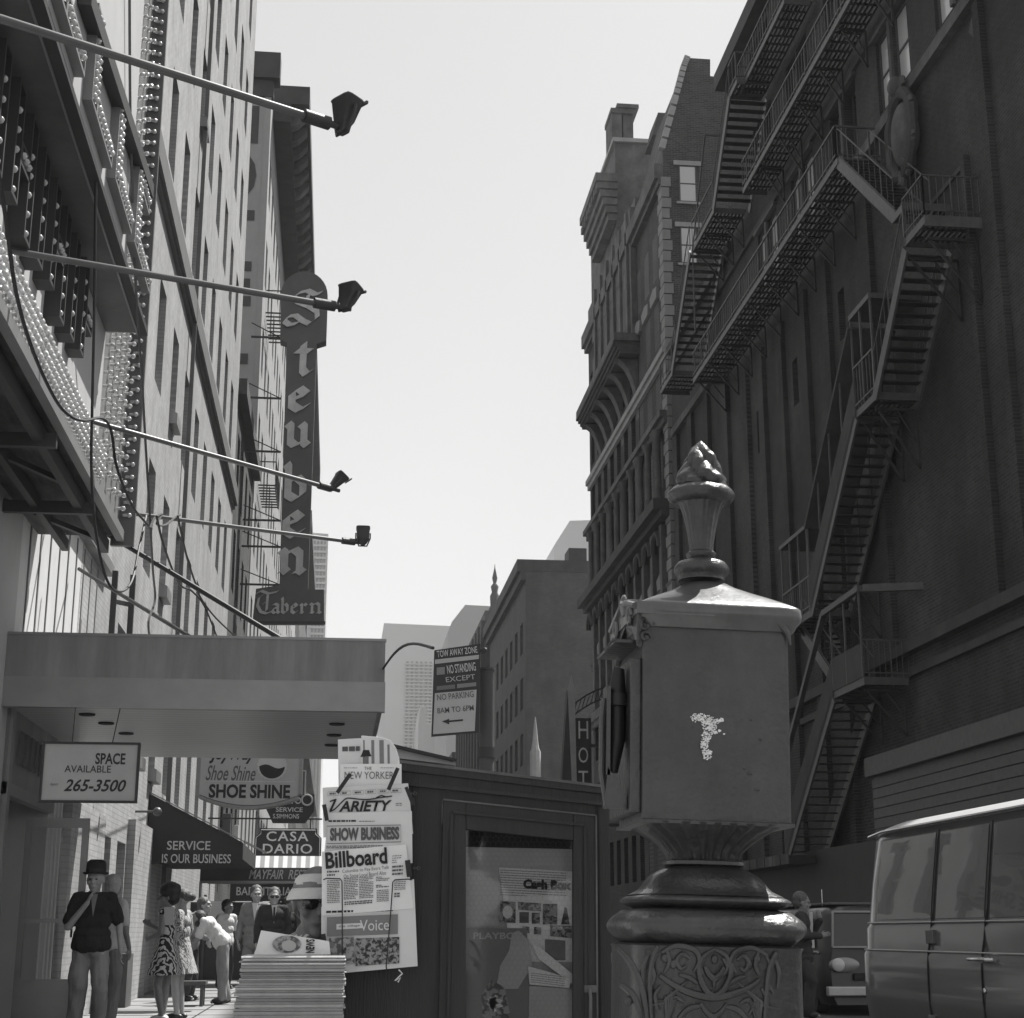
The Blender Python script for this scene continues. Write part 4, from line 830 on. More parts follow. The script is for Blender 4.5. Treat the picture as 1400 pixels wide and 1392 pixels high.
# projecting bay with bracketed cornice
w = MB(); BX = 13.75; w.box((X1 - .3, 76, 31.2), (X1 - .003, 88.2, 38.6)); w.build('bay', 'old_stone', t)
w = MB()
for k in range(4): w.box((BX - .15 + k * .12, 75.6, 30.6 - k * .17), (X1 - .003, 88.6 , 30.76 - k * .17))
w.build('bay_cornice', 'dark_stone', t)
w = MB(); w.box((BX - .12, 75.5, 30.762), (X1 - .003, 88.7, 31.19)); w.build('bay_sill', 'old_stone', t)
for k in range(6):
    yy = 76.2 + k * 2.2; w = MB(); ar = [(X1 - .003, 26.8)] + [(X1 - .003 - 1.2 * (1 - cos(a * pi / 16)), 26.8 + 3.2 * sin(a * pi / 16)) for a in range(1, 9)] + [(X1 - .003, 30.0)]
    w.prism(ar, 1, yy, yy + .7); w.build('bracket', 'old_stone', t)
for k in range(6):
    yy = 76.5 + k * 2.1; w = MB(); w.box((X1 - .45, yy, 31.3), (X1 - .301, yy + .35, 38.5)); w.build('pilaster', 'old_stone', t)
    w = MB(); w.box((X1 - .32, yy + .6, 32.2), (X1 - .301, yy + 1.7, 34.6)).box((X1 - .32, yy + .6, 35.6), (X1 - .301, yy + 1.7, 37.6)); w.build('window', 'shop_dark', t)
w = MB(); ct, cb = on(805, 235, Y=80.9).z, on(806, 272, Y=80.9).z; w.box((13.72, 80.9, ct - .5), (X1 - .003, 87, ct))
for k_ in range(5): w.box((13.85 + k_ * .16, 81.0 + k_ * .1, ct - .9 - k_ * .45), (X1 - .003, 87.4, ct - .501 - k_ * .45))
for k_ in range(7): w.box((13.8, 81.1 + k_ * .85, ct - .88), (13.849, 81.5 + k_ * .85, ct - .505))
w.build('upper_cornice', 'old_stone', t)
zt_ = on(860, 192, Y=82).z; zc2 = on(850, 147, Y=82).z
w = MB(); w.box((X1 + .05, 81.9, 38.6), (20, 91, zt_ - .25)); w.build('attic', 'old_stone', t)
w = MB(); w.box((14.9, 81.7, zt_ - .248), (20.2, 91, zt_)); w.build('attic_coping', 'pale_stone', t)
w = MB(); w.box((14.9, 82, zt_ + .002), (15.5, 84, zc2 - .1)).box((15.6, 82.1, zt_ + .002), (16.2, 82.9, zc2 - .25)).box((14.85, 81.9, zc2 - .4), (16.35, 84.1, zc2 - .1)).box((15.2, 81.8, zc2 - .098), (16.5, 84.1, zc2 + .15)); w.build('chimney', 'old_stone', t)
w = MB(); w.box((X1 + .01, 76.01, 36.8), (20, 92.2, 39.2)); w.build('roof_block', 'old_stone', t)
a = on(893, 182, Y=77); b = on(912, 152, Y=77); w = MB(); w.prism([(a.x, a.z), (b.x + .6, a.z), (b.x + .6, b.z), (a.x + .35, b.z)], 1, 77.2, 79.5); w.build('dormer', 'dark_stone', t)
# brick block beyond with slanted front
t = thing('brick_block', 'plain dark brick block with a blank gable wall beyond the ornate building', 'building', (15, 126, 0))
E0 = 126.
a = on(705, 768, Y=E0); b = on(811, 771, Y=E0)
lw = [(2 + 4 * k, 4 + 4 * k, 5 + 4.6 * j, 7.6 + 4.6 * j) for k in range(7) for j in range(5)]
mb, P = wall('wall', None, t, (X1, E0, 0), uy, -ux, 31, 0, 30.6, lw, .35); mb.build('wall', 'dark_stone', t); add_windows(t, P, lw, .35, uy, -ux, ('pane', 'pane_grey'), 'belt_dark')
mb = MB(); mb.box((X1 + .36, E0 + .01, 0), (X1 + 14, E0 + 31, 30.6)); mb.box((X1 + .01, E0 + .01, 0), (X1 + .36, E0 + .3, 30.6)); mb.build('gable_wall', 'mid_brick_x', t)
w = MB(); w.box((X1 - .7, E0 - .02, 29.9), (X1 + 14, E0 + 31.2, 30.9)).box((X1 - .4, E0, 29.2), (X1 - .002, E0 + 31, 29.899)); w.build('cornice', 'dark_stone', t)
w = MB(); w.box((X1 + 3.7, E0 + .5, 30.902), (X1 + 5.2, E0 + 3, 32.1)); w.build('chimney', 'dark_stone', t)
w = MB(); w.box((X1 + .5, E0 - .03, 11), (X1 + 6.5, E0 + .008, 11.15)); w.build('ledge', 'old_stone', t)
# gothic fronted building with a finial
t = thing('gothic_building', 'narrow carved gothic building with a pointed finial on its corner', 'building', (15, 165, 0))
mb = MB(); mb.box((X1 - .4, 158, 0), (X1 + 14, 195, 33)); mb.build('wall', 'mid_brick_x', t)
w = MB(); q = on(677, 828, Y=158); w.lathe([(.55, 30), (.62, 33.2), (.45, 33.6), (.5, 34.6), (.3, 35.0), (.42, 35.6), (.16, 36), (.28, 36.5), (.05, 37.6), (.02, 38)], 8, (q.x, 158.5, 0)); w.build('finial', 'old_stone', t)
for k in range(10):
    w = MB(); w.box((X1 - .8, 158.3 + k * 3.6, 2), (X1 - .401, 159.3 + k * 3.6, 32)); w.build('buttress', 'dark_stone', t)
for z_ in (12, 18, 24, 30):
    w = MB(); w.box((X1 - .6, 157.9, z_), (X1 + 4, 157.999, z_ + .6)); w.build('belt_course', 'old_stone', t)
t = thing('far_block', 'low hazy row buildings at the far right end of the street', 'building', (15, 230, 0))
mb = MB(); mb.box((X1 - .5, 196, 0), (X1 + 14, 330, 22)); mb.build('wall', 'mid_brick_x', t); mb = MB(); mb.box((X1 - .9, 196, 22), (X1 + 14, 330, 22.7)); mb.build('cornice', 'dark_stone', t)
mb = MB(); mb.box((6, 420, 0), (22, 440, 20)); mb.build('end_wall', 'grey_wall', t)
# towers
def tower(lb, Y, pts, dep, m_, rows, cols, rect):
    t = thing('office_tower', lb, 'tower', (0, Y, 0)); a = [on(x, y, Y=Y) for x, y in pts]
    mb = MB(); mb.prism([(a[0].x, 0)] + [(p.x, p.z) for p in a] + [(a[-1].x, 0)], 1, Y, Y + dep); mb.build('shaft', m_, t)
    if rows:
        p = on(rect[0], rect[3], Y=Y); q = on(rect[2], rect[1], Y=Y); w = MB(); dx = (q.x - p.x) / cols; dz = (q.z - p.z) / rows
        for j in range(cols):
            w.box((p.x + (j + .25) * dx, Y - .3, 10), (p.x + (j + .75) * dx, Y - .05, q.z))
        w.build('window_strips', 'tower_win', t)
        w = MB()
        for i in range(rows + 8): w.box((p.x, Y - .6, q.z - (i + .95) * dz), (q.x, Y - .31, q.z - (i + .62) * dz))
        w.build('spandrels', m_, t)
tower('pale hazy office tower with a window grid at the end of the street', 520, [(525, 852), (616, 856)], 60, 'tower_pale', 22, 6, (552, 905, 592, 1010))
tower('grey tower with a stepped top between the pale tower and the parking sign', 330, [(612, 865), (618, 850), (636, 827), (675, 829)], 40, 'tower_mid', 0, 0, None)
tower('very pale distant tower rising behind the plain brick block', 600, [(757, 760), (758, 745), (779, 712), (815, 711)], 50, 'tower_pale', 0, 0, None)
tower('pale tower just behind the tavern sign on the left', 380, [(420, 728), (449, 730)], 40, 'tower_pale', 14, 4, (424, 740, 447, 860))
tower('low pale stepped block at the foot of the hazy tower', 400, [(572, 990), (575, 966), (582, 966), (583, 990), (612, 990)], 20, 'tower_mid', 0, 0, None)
# spire and signs on the right
t = thing('church_spire', 'slender white pointed church spire rising above the kiosk roof', 'spire', (12, 140, 10))
p = on(732, 1050, Y=120); w = MB(); w.lathe([(.42, 0), (.42, p.z + 1.2), (.3, p.z + 1.5), (.22, p.z + 2.0), (.12, p.z + 3.2), (.03, p.z + 3.9)], 8, (p.x, 120, 0)); w.build('steeple', 'pale_stone', t)
ys = 85.; t = thing('hotel_sign', 'black vertical sign with pale letters HOTEL hanging from an arched bracket', 'sign', (13.3, ys, 9))
a = on(788, 1140, Y=ys); b = on(808, 982, Y=ys); w = MB(); w.box((a.x, ys, a.z), (b.x, ys + .4, b.z)); w.build('panel', 'sign_black', t)
for ch, y0, y1 in [('H', 986, 1010), ('O', 1022, 1043), ('T', 1054, 1075), ('E', 1086, 1107), ('L', 1118, 1138)]: st(ch, 791, y0, 804, y1, ys, 'sign_letter', t, bold=.0)
w = MB(); c = on(808, 985, Y=ys)
for k in range(9):
    f = k / 9; g_ = (k + 1) / 9; P1 = lambda s, o: V((a.x - .1 + s * (X1 - a.x), ys + .2, b.z + .15 + o + 1.0 * sin(s * pi / 2)))
    w.bar(P1(f, 0), P1(g_, 0), .08).bar(P1(f, .6), P1(g_, .6), .08).bar(P1(f, 0), P1(g_, .6), .05)
w.build('bracket', 'iron', t)
ys = 60.; t = thing('pylon_sign', 'dark tapering sign seen edge-on with a white pointed cap beside the hotel sign', 'sign', (9, ys, 6))
q = [on(x, y, Y=ys) for x, y in [(766, 1100), (786, 1100), (783, 943), (776, 943)]]; w = MB(); w.prism([(p.x, p.z) for p in q], 1, ys, ys + .5); w.build('blade', 'dark_stone', t)
q2 = [on(x, y, Y=ys) for x, y in [(783, 1100), (789, 1100), (785.5, 945), (781.5, 923), (776, 943)]]; w = MB(); w.prism([(p.x, p.z) for p in q2], 1, ys - .05, ys - .005); w.build('cap', 'pale_stone', t)
w = MB(); w.bar((q[1].x - .2, ys + .2, 5), (X1 - .2, ys + .2, 5), .12).bar((q[1].x - .2, ys + .2, 8), (X1 - .2, ys + .2, 8), .12); w.build('bracket', 'iron', t)
# ================================================================ FIRE ALARM POST
PY = 3.96; PX_ = on(962, 1275, Y=PY).x
def pz(y): return on(962, y, Y=PY).z
pk = on(1000, 1000, Y=PY).x - on(999, 1000, Y=PY).x
def loft(mb, prof, seg=48, cx=PX_, cy=PY, ry=1., mod=None):
    vs = []; fs = []
    for r, z, p in prof:
        for k in range(seg):
            an = 2 * pi * (k + .5) / seg; f = (abs(cos(an)) ** p + abs(sin(an)) ** p) ** (-1 / p)
            if mod: f *= mod(an, z)
            vs.append((cx + r * f * cos(an), cy + r * f * sin(an) * ry, z))
    n = len(prof)
    for i in range(n - 1):
        for k in range(seg): k2 = (k + 1) % seg; fs.append((i * seg + k, i * seg + k2, (i + 1) * seg + k2, (i + 1) * seg + k))
    fs += [tuple(range(seg))[::-1], tuple(range((n - 1) * seg, n * seg))]
    return mb.add(vs, fs, True)
def arc(r0, z0, r1, z1, bulge, n=8, p=2):
    "half round moulding between two rims"
    return [(r0 + (r1 - r0) * t / n + bulge * sin(pi * t / n), z0 + (z1 - z0) * t / n, p) for t in range(n + 1)]
t = thing('fire_alarm_post', 'ornate cast iron street fire alarm post with flame finial in the foreground', 'alarm post', (PX_, PY, 0))
hb = .198
# cast base
w = MB(); loft(w, [(.30, 0, 6), (.30, .1, 6), (.25, .16, 6), (.225, .3, 6), (.212, .6, 6), (.207, pz(1300), 7), (.211, pz(1294), 7), (.2, pz(1291), 7)], 64); w.build('pedestal', 'alarm_paint', t)
w = MB(); loft(w, arc(.190, pz(1291), .190, pz(1246), .035, 12, 5) + [(.17, pz(1245), 5)] + arc(.165, pz(1243), .165, pz(1224), .031, 8, 4.5), 64); w.build('torus_moulding', 'alarm_paint', t)
w = MB(); zb_, zt_ = pz(1226), pz(1186)
loft(w, [(.182, zb_, 4), (.170, zb_ + .006, 4), (.157, zb_ + .014, 3.6), (.149, zb_ + .024, 3.3), (.142, zb_ + .036, 3.1), (.131, zb_ + .048, 3), (.113, zb_ + .060, 3), (.098, zt_ - .004, 3), (.085, zt_, 3), (.098, zt_ + .004, 3), (.098, zt_ + .012, 3), (.085, zt_ + .016, 3)], 64, ); w.build('dome', 'alarm_paint', t)
w = MB(); za, zc_ = zt_ + .014, pz(1132)
flt = lambda an, z: 1 + .05 * cos(an * 28)
loft(w, [(.083, za, 3), (.090, za + .02, 3), (.112, za + .045, 4), (.135, zc_ - .020, 5), (.158, zc_ - .006, 6), (.166, zc_ + .002, 7)], 168, mod=flt); w.build('fluted_neck', 'alarm_paint', t)
bx = on(878, 1000, Y=3.8).x - .012; bX = on(1080, 1000, Y=3.8).x - .012; zB, zT = pz(1131), pz(862)
w = MB(); w.box((bx, 3.8, zB), (bX, 4.12, zT)); w.build('box', 'alarm_paint', t, bevel=.006)
w = MB(); w.box((bx - .006, 3.795, zB - .004), (bX + .006, 4.125, zB + .004)); w.build('box_rim', 'alarm_paint', t)
# cap roof
cx = (bx + bX) / 2 + .011; w = MB(); e = .210; zr = pz(792)
z0 = zT - .027
loft(w, [(hb - .006, z0, 14), (hb - .002, z0 + .006, 14), (e - .010, z0 + .014, 14), (e, z0 + .026, 14), (e + .003, z0 + .040, 14), (e + .001, z0 + .056, 14), (e - .004, z0 + .062, 14), (.185, z0 + .075, 12), (.15, z0 + .094, 9), (.115, z0 + .113, 5), (.080, z0 + .134, 2.6), (.062, z0 + .147, 2)], 128, cx=cx, ry=.88)
zE, zA = z0 + .058, on(857, 803, X=bx - .02).z
w.prism([(PY - .186, zE), (PY, zA), (PY + .186, zE), (PY + .186, zE - .03), (PY - .186, zE - .03)], 0, bx - .020, cx - .02); w.build('cap_roof', 'alarm_cap', t)
# corner scroll brackets
w = MB()
for x_ in (bx + .008,):
    for j, (a_, r_) in enumerate([(0, .022), (.03, .015)]):
        w.tube([(x_ + r_ * cos(k * .6) * (1 - k / 14) - .002, 3.792, zT - .025 - a_ + r_ * sin(k * .6) * (1 - k / 14)) for k in range(12)], .0045, 6)
w.build('scroll_bracket', 'alarm_paint', t); w = MB(); w.tube([(bX - .03, 3.79, zT - .0), (bX - .004, 3.79, zT - .03), (bX + .002, 3.79, zT - .06)], [.012, .008, .003], 8)
w.build('scroll_bracket', 'alarm_paint', t)
# side pediment with carved relief
w = MB(); xg = bx - .016
pd = [(3.80, zT - .08), (3.785, zE - .01), (3.87, (zE + zA) / 2 - .01), (3.96, zA - .012), (4.05, (zE + zA) / 2 - .01), (4.135, zE - .01), (4.12, zT - .08), (4.06, zT - .03), (3.96, zT - .0), (3.86, zT - .03)]
w.prism(pd, 0, xg, bx + .0); pg = w.build('side_pediment', 'alarm_paint', t, bevel=.004)
w = MB(); w.tube([(xg - .006, y_, z_) for y_, z_ in pd[1:6]], .009, 8)
for s_ in (-1, 1): w.tube([(xg - .006, 3.96 + s_ * (.10 + .03 * cos(k * .6) * (1 - k / 14)), zT + .005 + .035 * sin(k * .6) * (1 - k / 14)) for k in range(12)], .006, 6)
w.ball((xg - .004, 3.96, zT + .055), (.01, .03, .03)); w.build('relief', 'alarm_cap', pg)
# door side hardware (faces the shops)
w = MB(); w.box((bx - .028, 3.815, zB + .02), (bx, 4.105, zT - .105)); w.build('door', 'alarm_paint', t, bevel=.004)
w = MB(); w.box((bx - .065, 3.83, zT - .065), (bx - .001, 4.09, zT - .057)).tube([(bx - .060, 3.832, zT - .057), (bx - .075, 3.834, zT - .066), (bx - .088, 3.836, zT - .09)], .0035, 6); w.build('hood', 'alarm_paint', t)
w = MB(); w.box((bx - .082, 3.84, zB + .11), (bx - .072, 3.9, zB + .33)); w.prism([(bx - .085, zB + .03), (bx - .03, zB + .03), (bx - .03, zB + .06), (bx - .078, zB + .13)], 1, 3.84, 3.87); w.build('guard_plate', 'alarm_paint', t)
w = MB(); w.tube([(bx - .058, 3.88, zB + .12), (bx - .05, 3.88, zB + .20), (bx - .05, 3.88, zB + .33), (bx - .045, 3.88, zB + .38)], [.012, .022, .022, .014], 12); w.tube([(bx - .05, 3.88, zB + .285), (bx - .05, 3.88, zB + .315)], .032, 12); w.build('handle', 'alarm_black', t)
w = MB(); w.tube([(bx - .085, 3.86, zB + .30), (bx - .09, 3.86, zB + .25), (bx - .09, 3.86, zB + .12), (bx - .075, 3.86, zB + .03)], .008, 8); w.build('pull_rod', 'alarm_paint', t)
# chipped paint
rr = random.Random(4); w = MB(); cn = 0
core = [(951, 982, 7), (958, 981, 7), (965, 984, 8), (972, 986, 7), (980, 986, 4), (986, 984, 3), (967, 992, 8), (974, 994, 6), (969, 1000, 7), (966, 1007, 7), (965, 1014, 6), (964, 1021, 5), (966, 1028, 5), (968, 1034, 6), (972, 1029, 3), (984, 999, 2), (990, 1003, 1), (978, 1001, 3), (961, 1017, 3)]
for x_, y_, s_ in core:
    for k in range(int(8 + s_ * 9)):
        a = rr.uniform(0, 2 * pi); d = s_ * sqrt(rr.random()) * 1.0; cn += 1; p = on(x_ - 7 + d * cos(a), y_ + d * sin(a) * .8, Y=3.7985 - cn * 4e-6); q = rr.uniform(.0007, .0021); n_ = rr.choice((3, 4, 5)); a0 = rr.uniform(0, 6)
        w.add([p + V((q * cos(a0 + i * 2 * pi / n_) * rr.uniform(.7, 1.4), 0, q * sin(a0 + i * 2 * pi / n_) * rr.uniform(.7, 1.4))) for i in range(n_)][::-1] , [tuple(range(n_))])
w.build('bare_patch', 'chip', t)
w = MB()
for x_, y_, s_ in [(1020, 1056, 5), (1030, 1078, 4.5), (1020, 983, 3), (1033, 1009, 3.5), (1012, 1050, 2), (940, 995, 1.5)]:
    p = on(x_, y_, Y=3.8); w.ball(p, (s_ * pk * .8, .0035, s_ * pk * .5), 10, 6)
w.build('paint_blister', 'alarm_paint', t)
# finial
w = MB(); loft(w, [(.062, zr - .006, 2)] + arc(.062, pz(790), .062, pz(770), .011, 8) + [(.038, pz(768), 2), (.034, pz(765), 2), (.040, pz(760), 2), (.040, pz(757), 2), (.031, pz(754), 2)], 40, cx=PX_); w.build('finial_foot', 'alarm_paint', t)
fl2 = lambda an, z: 1 + .045 * abs(cos(an * 9))
w = MB(); loft(w, [(.030, pz(755), 2), (.031, pz(745), 2), (.037, pz(725), 2), (.045, pz(706), 2), (.055, pz(692), 2), (.068, pz(686), 2)], 108, mod=fl2); w.build('urn', 'alarm_paint', t)
w = MB(); loft(w, [(.064, pz(690), 2)] + arc(.078, pz(688), .074, pz(668), .014, 8) + [(.05, pz(664), 2)], 48); w.build('saucer', 'alarm_paint', t)
w = MB(); zf0, zf1 = pz(667), pz(603); nn = 26; seg = 48; prof = []
for i in range(nn + 1):
    s = i / nn; r = .059 * (1 - s ** 1.5) ** .75 * (1 + .06 * sin(s * 11)); prof.append((max(r, .002), zf0 + (zf1 - zf0) * s))
w.lathe(prof, seg, (PX_, PY, 0), mod=lambda an, z: 1 + .34 * abs(sin(2 * an + (z - zf0) * 38)) ** .7 - .22 + .14 * abs(sin(3.5 * an - (z - zf0) * 60)) * 1); w.build('flame', 'alarm_paint', t)
# relief on pedestal front
yf = PY - .2095
def rt(pts, r): 
    w = MB(); n_ = len(pts); w.tube([on(x, y, Y=yf) for x, y in pts], [r * 1.45 * (.55 + .45 * sin(pi * min(1, (k_ + 1) / n_))) for k_ in range(n_)], 8); w.build('relief_ornament', 'alarm_paint', t)
def curve(p, n=8):
    o = []
    for i in range(len(p) - 1):
        a, b, c, d = p[max(i - 1, 0)], p[i], p[i + 1], p[min(i + 2, len(p) - 1)]
        for k in range(n):
            s = k / n; o.append(tuple(.5 * (2 * b[j] + (c[j] - a[j]) * s + (2 * a[j] - 5 * b[j] + 4 * c[j] - d[j]) * s * s + (3 * b[j] - a[j] - 3 * c[j] + d[j]) * s ** 3) for j in (0, 1)))
    return o + [p[-1]]
rt(curve([(978, 1298), (962, 1310), (957, 1330), (965, 1352), (978, 1362), (992, 1352), (1000, 1330), (994, 1308), (978, 1298)]), .006)
rt(curve([(903, 1336), (925, 1350), (950, 1360), (978, 1364), (1005, 1358), (1028, 1348), (1040, 1338)]), .0065)
rt(curve([(905, 1305), (925, 1295), (950, 1300), (957, 1315), (950, 1330)]), .005); rt(curve([(1050, 1305), (1030, 1295), (1008, 1300), (1000, 1315), (1008, 1330)]), .005)
rt(curve([(845, 1300), (862, 1318), (876, 1345), (884, 1375), (888, 1400)]), .006); rt(curve([(850, 1350), (866, 1362), (876, 1385), (878, 1405)]), .006); rt(curve([(900, 1296), (892, 1320), (890, 1350), (894, 1400)]), .005); rt(curve([(1062, 1300), (1052, 1330), (1048, 1400)]), .006)
rt(curve([(965, 1322), (970, 1332), (978, 1338), (986, 1332), (991, 1322)]), .006); rt([(978, 1338), (978, 1350)], .005)
rt(curve([(960, 1372), (968, 1384), (978, 1390), (988, 1384), (996, 1372)]), .005); rt(curve([(930, 1395), (945, 1380), (962, 1376)]), .005); rt(curve([(1026, 1395), (1011, 1380), (994, 1376)]), .005)
for sg in (-1, 1):
    for pl_ in [[(12, 1310), (20, 1322), (14, 1334)], [(34, 1312), (44, 1306), (52, 1316), (46, 1326), (38, 1322)], [(40, 1372), (52, 1366), (60, 1376), (54, 1386)], [(22, 1346), (34, 1338), (48, 1334)], [(66, 1300), (62, 1318), (68, 1332)], [(78, 1306), (86, 1322), (82, 1340), (90, 1356)], [(72, 1350), (80, 1364), (76, 1384)], [(92, 1310), (98, 1330), (96, 1350)]]: rt(curve([(978 + sg * a_ * (1 if sg < 0 else .9), b_) for a_, b_ in pl_]), .0042)
for x_, y_ in [(922, 1320), (1025, 1318), (978, 1312), (862, 1372), (1040, 1385), (918, 1382), (910, 1312), (1036, 1310)]: w = MB(); w.ball(on(x_, y_, Y=yf), (.009, .006, .011), 10, 6); w.build('relief_boss', 'alarm_paint', t)
for sx_ in (-1, 1):
    w = MB()
    for k in range(6):
        a = .4 + k * .28; b0 = on(978 + sx_ * 62, 1400, Y=yf); w.tube([b0, b0 + V((sx_ * -.02 * cos(a), -.004, .05)), b0 + V((sx_ * (.05 - .02 * k), 0, .035 + .012 * k))], [.006, .007, .002], 6)
    w.build('leaf_fan', 'alarm_paint', t)
t.rotation_euler = (0, radians(1.5), 0); t.location.x -= EYE * tan(radians(1.5))
# ================================================================ KIOSK
KY = 5.8
def kp(x, y, Y=KY): return on(x, y, Y=Y)
t = thing('newsstand', 'dark weathered wooden newsstand kiosk with a sloping roof and a wire covered glass door', 'kiosk', (.5, KY + .5, 0))
def poly(pts, Y0_, Y1_, par, m_, name, bev=0):
    q = [on(x, y, Y=Y0_) for x, y in pts]; w = MB(); w.prism([(p.x, p.z) for p in q], 1, Y0_, Y1_); return w.build(name, m_, par, bevel=bev)
kl, kr = kp(471, 1340).x, kp(836, 1340).x
w = MB(); w.prism([(kl, 0), (kp(604, 1392).x, 0), (kp(604, 1092).x, kp(604, 1052).z), (kl, kp(471, 1034).z)], 1, KY, KY + .03)
w.prism([(kp(817, 1392).x, 0), (kr, 0), (kr, kp(836, 1078).z), (kp(815, 1092).x, kp(815, 1078).z)], 1, KY, KY + .03); w.build('front_panel', 'kiosk_wood', t)
w = MB(); w.box((kl, KY + .031, 0), (kl + .03, KY + 1.1, 1.55)).box((kr - .03, KY + .031, 0), (kr, KY + 1.1, 1.5)).box((kl + .03, KY + 1.07, 0), (kr - .03, KY + 1.1, 1.5)); w.build('side_panel', 'kiosk_wood', t)
poly([(604, 1052), (815, 1078), (815, 1114), (604, 1092)], KY - .001, KY + .03, t, 'kiosk_wood', 'header')
w = MB(); q = [kp(466, 1030), kp(842, 1076), kp(842, 1088), kp(466, 1045)]
w.prism([(p.x, p.z) for p in q], 1, KY - .012, KY + 1.2); w.build('roof', 'kiosk_wood', t, bevel=.004)
w = MB(); a, b = kp(545, 1041, KY - .014), kp(842, 1077, KY - .014); w.bar(a, b, .006, .010); w.build('roof_edge', 'kiosk_edge', t)
w = MB(); a, b = kp(466, 1062, KY - .008), kp(836, 1100, KY - .008); w.bar(a, b, .016, .014); w.build('moulding', 'kiosk_wood', t)
w = MB(); q = [on(x, y, Y=6.5) for x, y in [(540, 1020), (618, 1038), (622, 1046), (540, 1036)]]; w.prism([(p.x, p.z) for p in q], 1, 6.5, 7.0); w.build('roof_lid', 'sign_face_grey', t)
w = MB(); a, b = on(538, 1020, Y=6.49), on(624, 1040, Y=6.49); w.bar(a, b, .03, .012); w.build('lid_edge', 'iron', t)
# door
dr = poly([(606, 1094), (637, 1096), (637, 1500), (597, 1500)], KY - .015, KY + .02, t, 'kiosk_wood', 'door', .003)
def dp(pts, Y0_, Y1_, m_, name, bev=0): return poly(pts, Y0_, Y1_, dr, m_, name, bev)
dp([(784, 1112), (814, 1116), (818, 1500), (784, 1500)], KY - .015, KY + .02, 'kiosk_wood', 'stile', .003)
dp([(637.3, 1096), (783.7, 1112), (783.7, 1149), (637.3, 1134)], KY - .014, KY + .02, 'kiosk_wood', 'rail', .003)
w = MB(); w.bar(kp(606, 1093, KY - .017), kp(815, 1115, KY - .017), .006, .006).bar(kp(815, 1115, KY - .017), kp(817, 1420, KY - .017), .006, .006); w.build('worn_edge', 'kiosk_edge', dr)
w = MB(); w.bar(kp(618, 1110, KY - .018), kp(800, 1128, KY - .018), .01, .01).bar(kp(618, 1110, KY - .018), kp(612, 1420, KY - .018), .01, .01).bar(kp(800, 1128, KY - .018), kp(801, 1420, KY - .018), .01, .01); w.build('bead', 'kiosk_wood', dr)
w = MB(); w.box((kp(637, 1300).x - .02, KY + .10, .2), (kp(784, 1300).x + .02, KY + .11, 1.5)); w.build('dark_interior', 'kiosk_dark', t)  # black sheet stands for the unlit interior behind the door's top gap
w = MB(); w.box((kp(817, 1300).x, KY - .005, 0), (kp(820.5, 1300).x, KY - .001, 1.5)); w.build('door_gap', 'kiosk_dark', t)
dp([(636, 1158), (782, 1161), (782, 1420), (636, 1420)], KY + .05, KY + .055, 'board', 'backing_board')
# chicken wire
w = MB(); x_a, x_b = kp(637, 1134).x, kp(784, 1134).x; z_a, z_b = .75, kp(637, 1132).z; s_ = .0115; yy = KY + .006; row = 0; z = z_a
while z < z_b:
    x = x_a + (s_ * .87 if row % 2 else 0)
    while x < x_b:
        c = V((x, yy, z)); w.bar(c, c + V((0, 0, s_)), .0004).bar(c + V((0, 0, s_)), c + V((s_ * .87, 0, s_ * 1.5)), .0004).bar(c + V((0, 0, s_)), c + V((-s_ * .87, 0, s_ * 1.5)), .0004)
        x += s_ * 1.74
    z += s_ * 1.5; row += 1
w.build('wire_mesh', 'rail_paint', dr)
w = MB(); w.box((x_a, KY + .010, .7), (x_b, KY + .012, z_b)); w.build('glass', 'clear_glass', dr)
w = MB(); c = kp(807, 1352, KY - .02); w.box((c.x - .022, KY - .03, c.z - .012), (c.x + .022, KY - .016, c.z + .012)).tube([(c.x - .004, KY - .035, c.z), (c.x - .004, KY - .05, c.z - .03), (c.x - .004, KY - .04, c.z - .11)], .006, 8); w.build('latch', 'kiosk_edge', dr)
for (x_, y_) in [(567, 1085), (572, 1187)]:
    w = MB(); c = kp(x_, y_, KY - .01); w.box((c.x - .02, KY - .006, c.z - .004), (c.x, KY - .001, c.z + .004)).tube([c + V((.006 * cos(k * .8), 0, .006 * sin(k * .8))) for k in range(9)], .002, 6); w.build('hook', 'kiosk_edge', t)
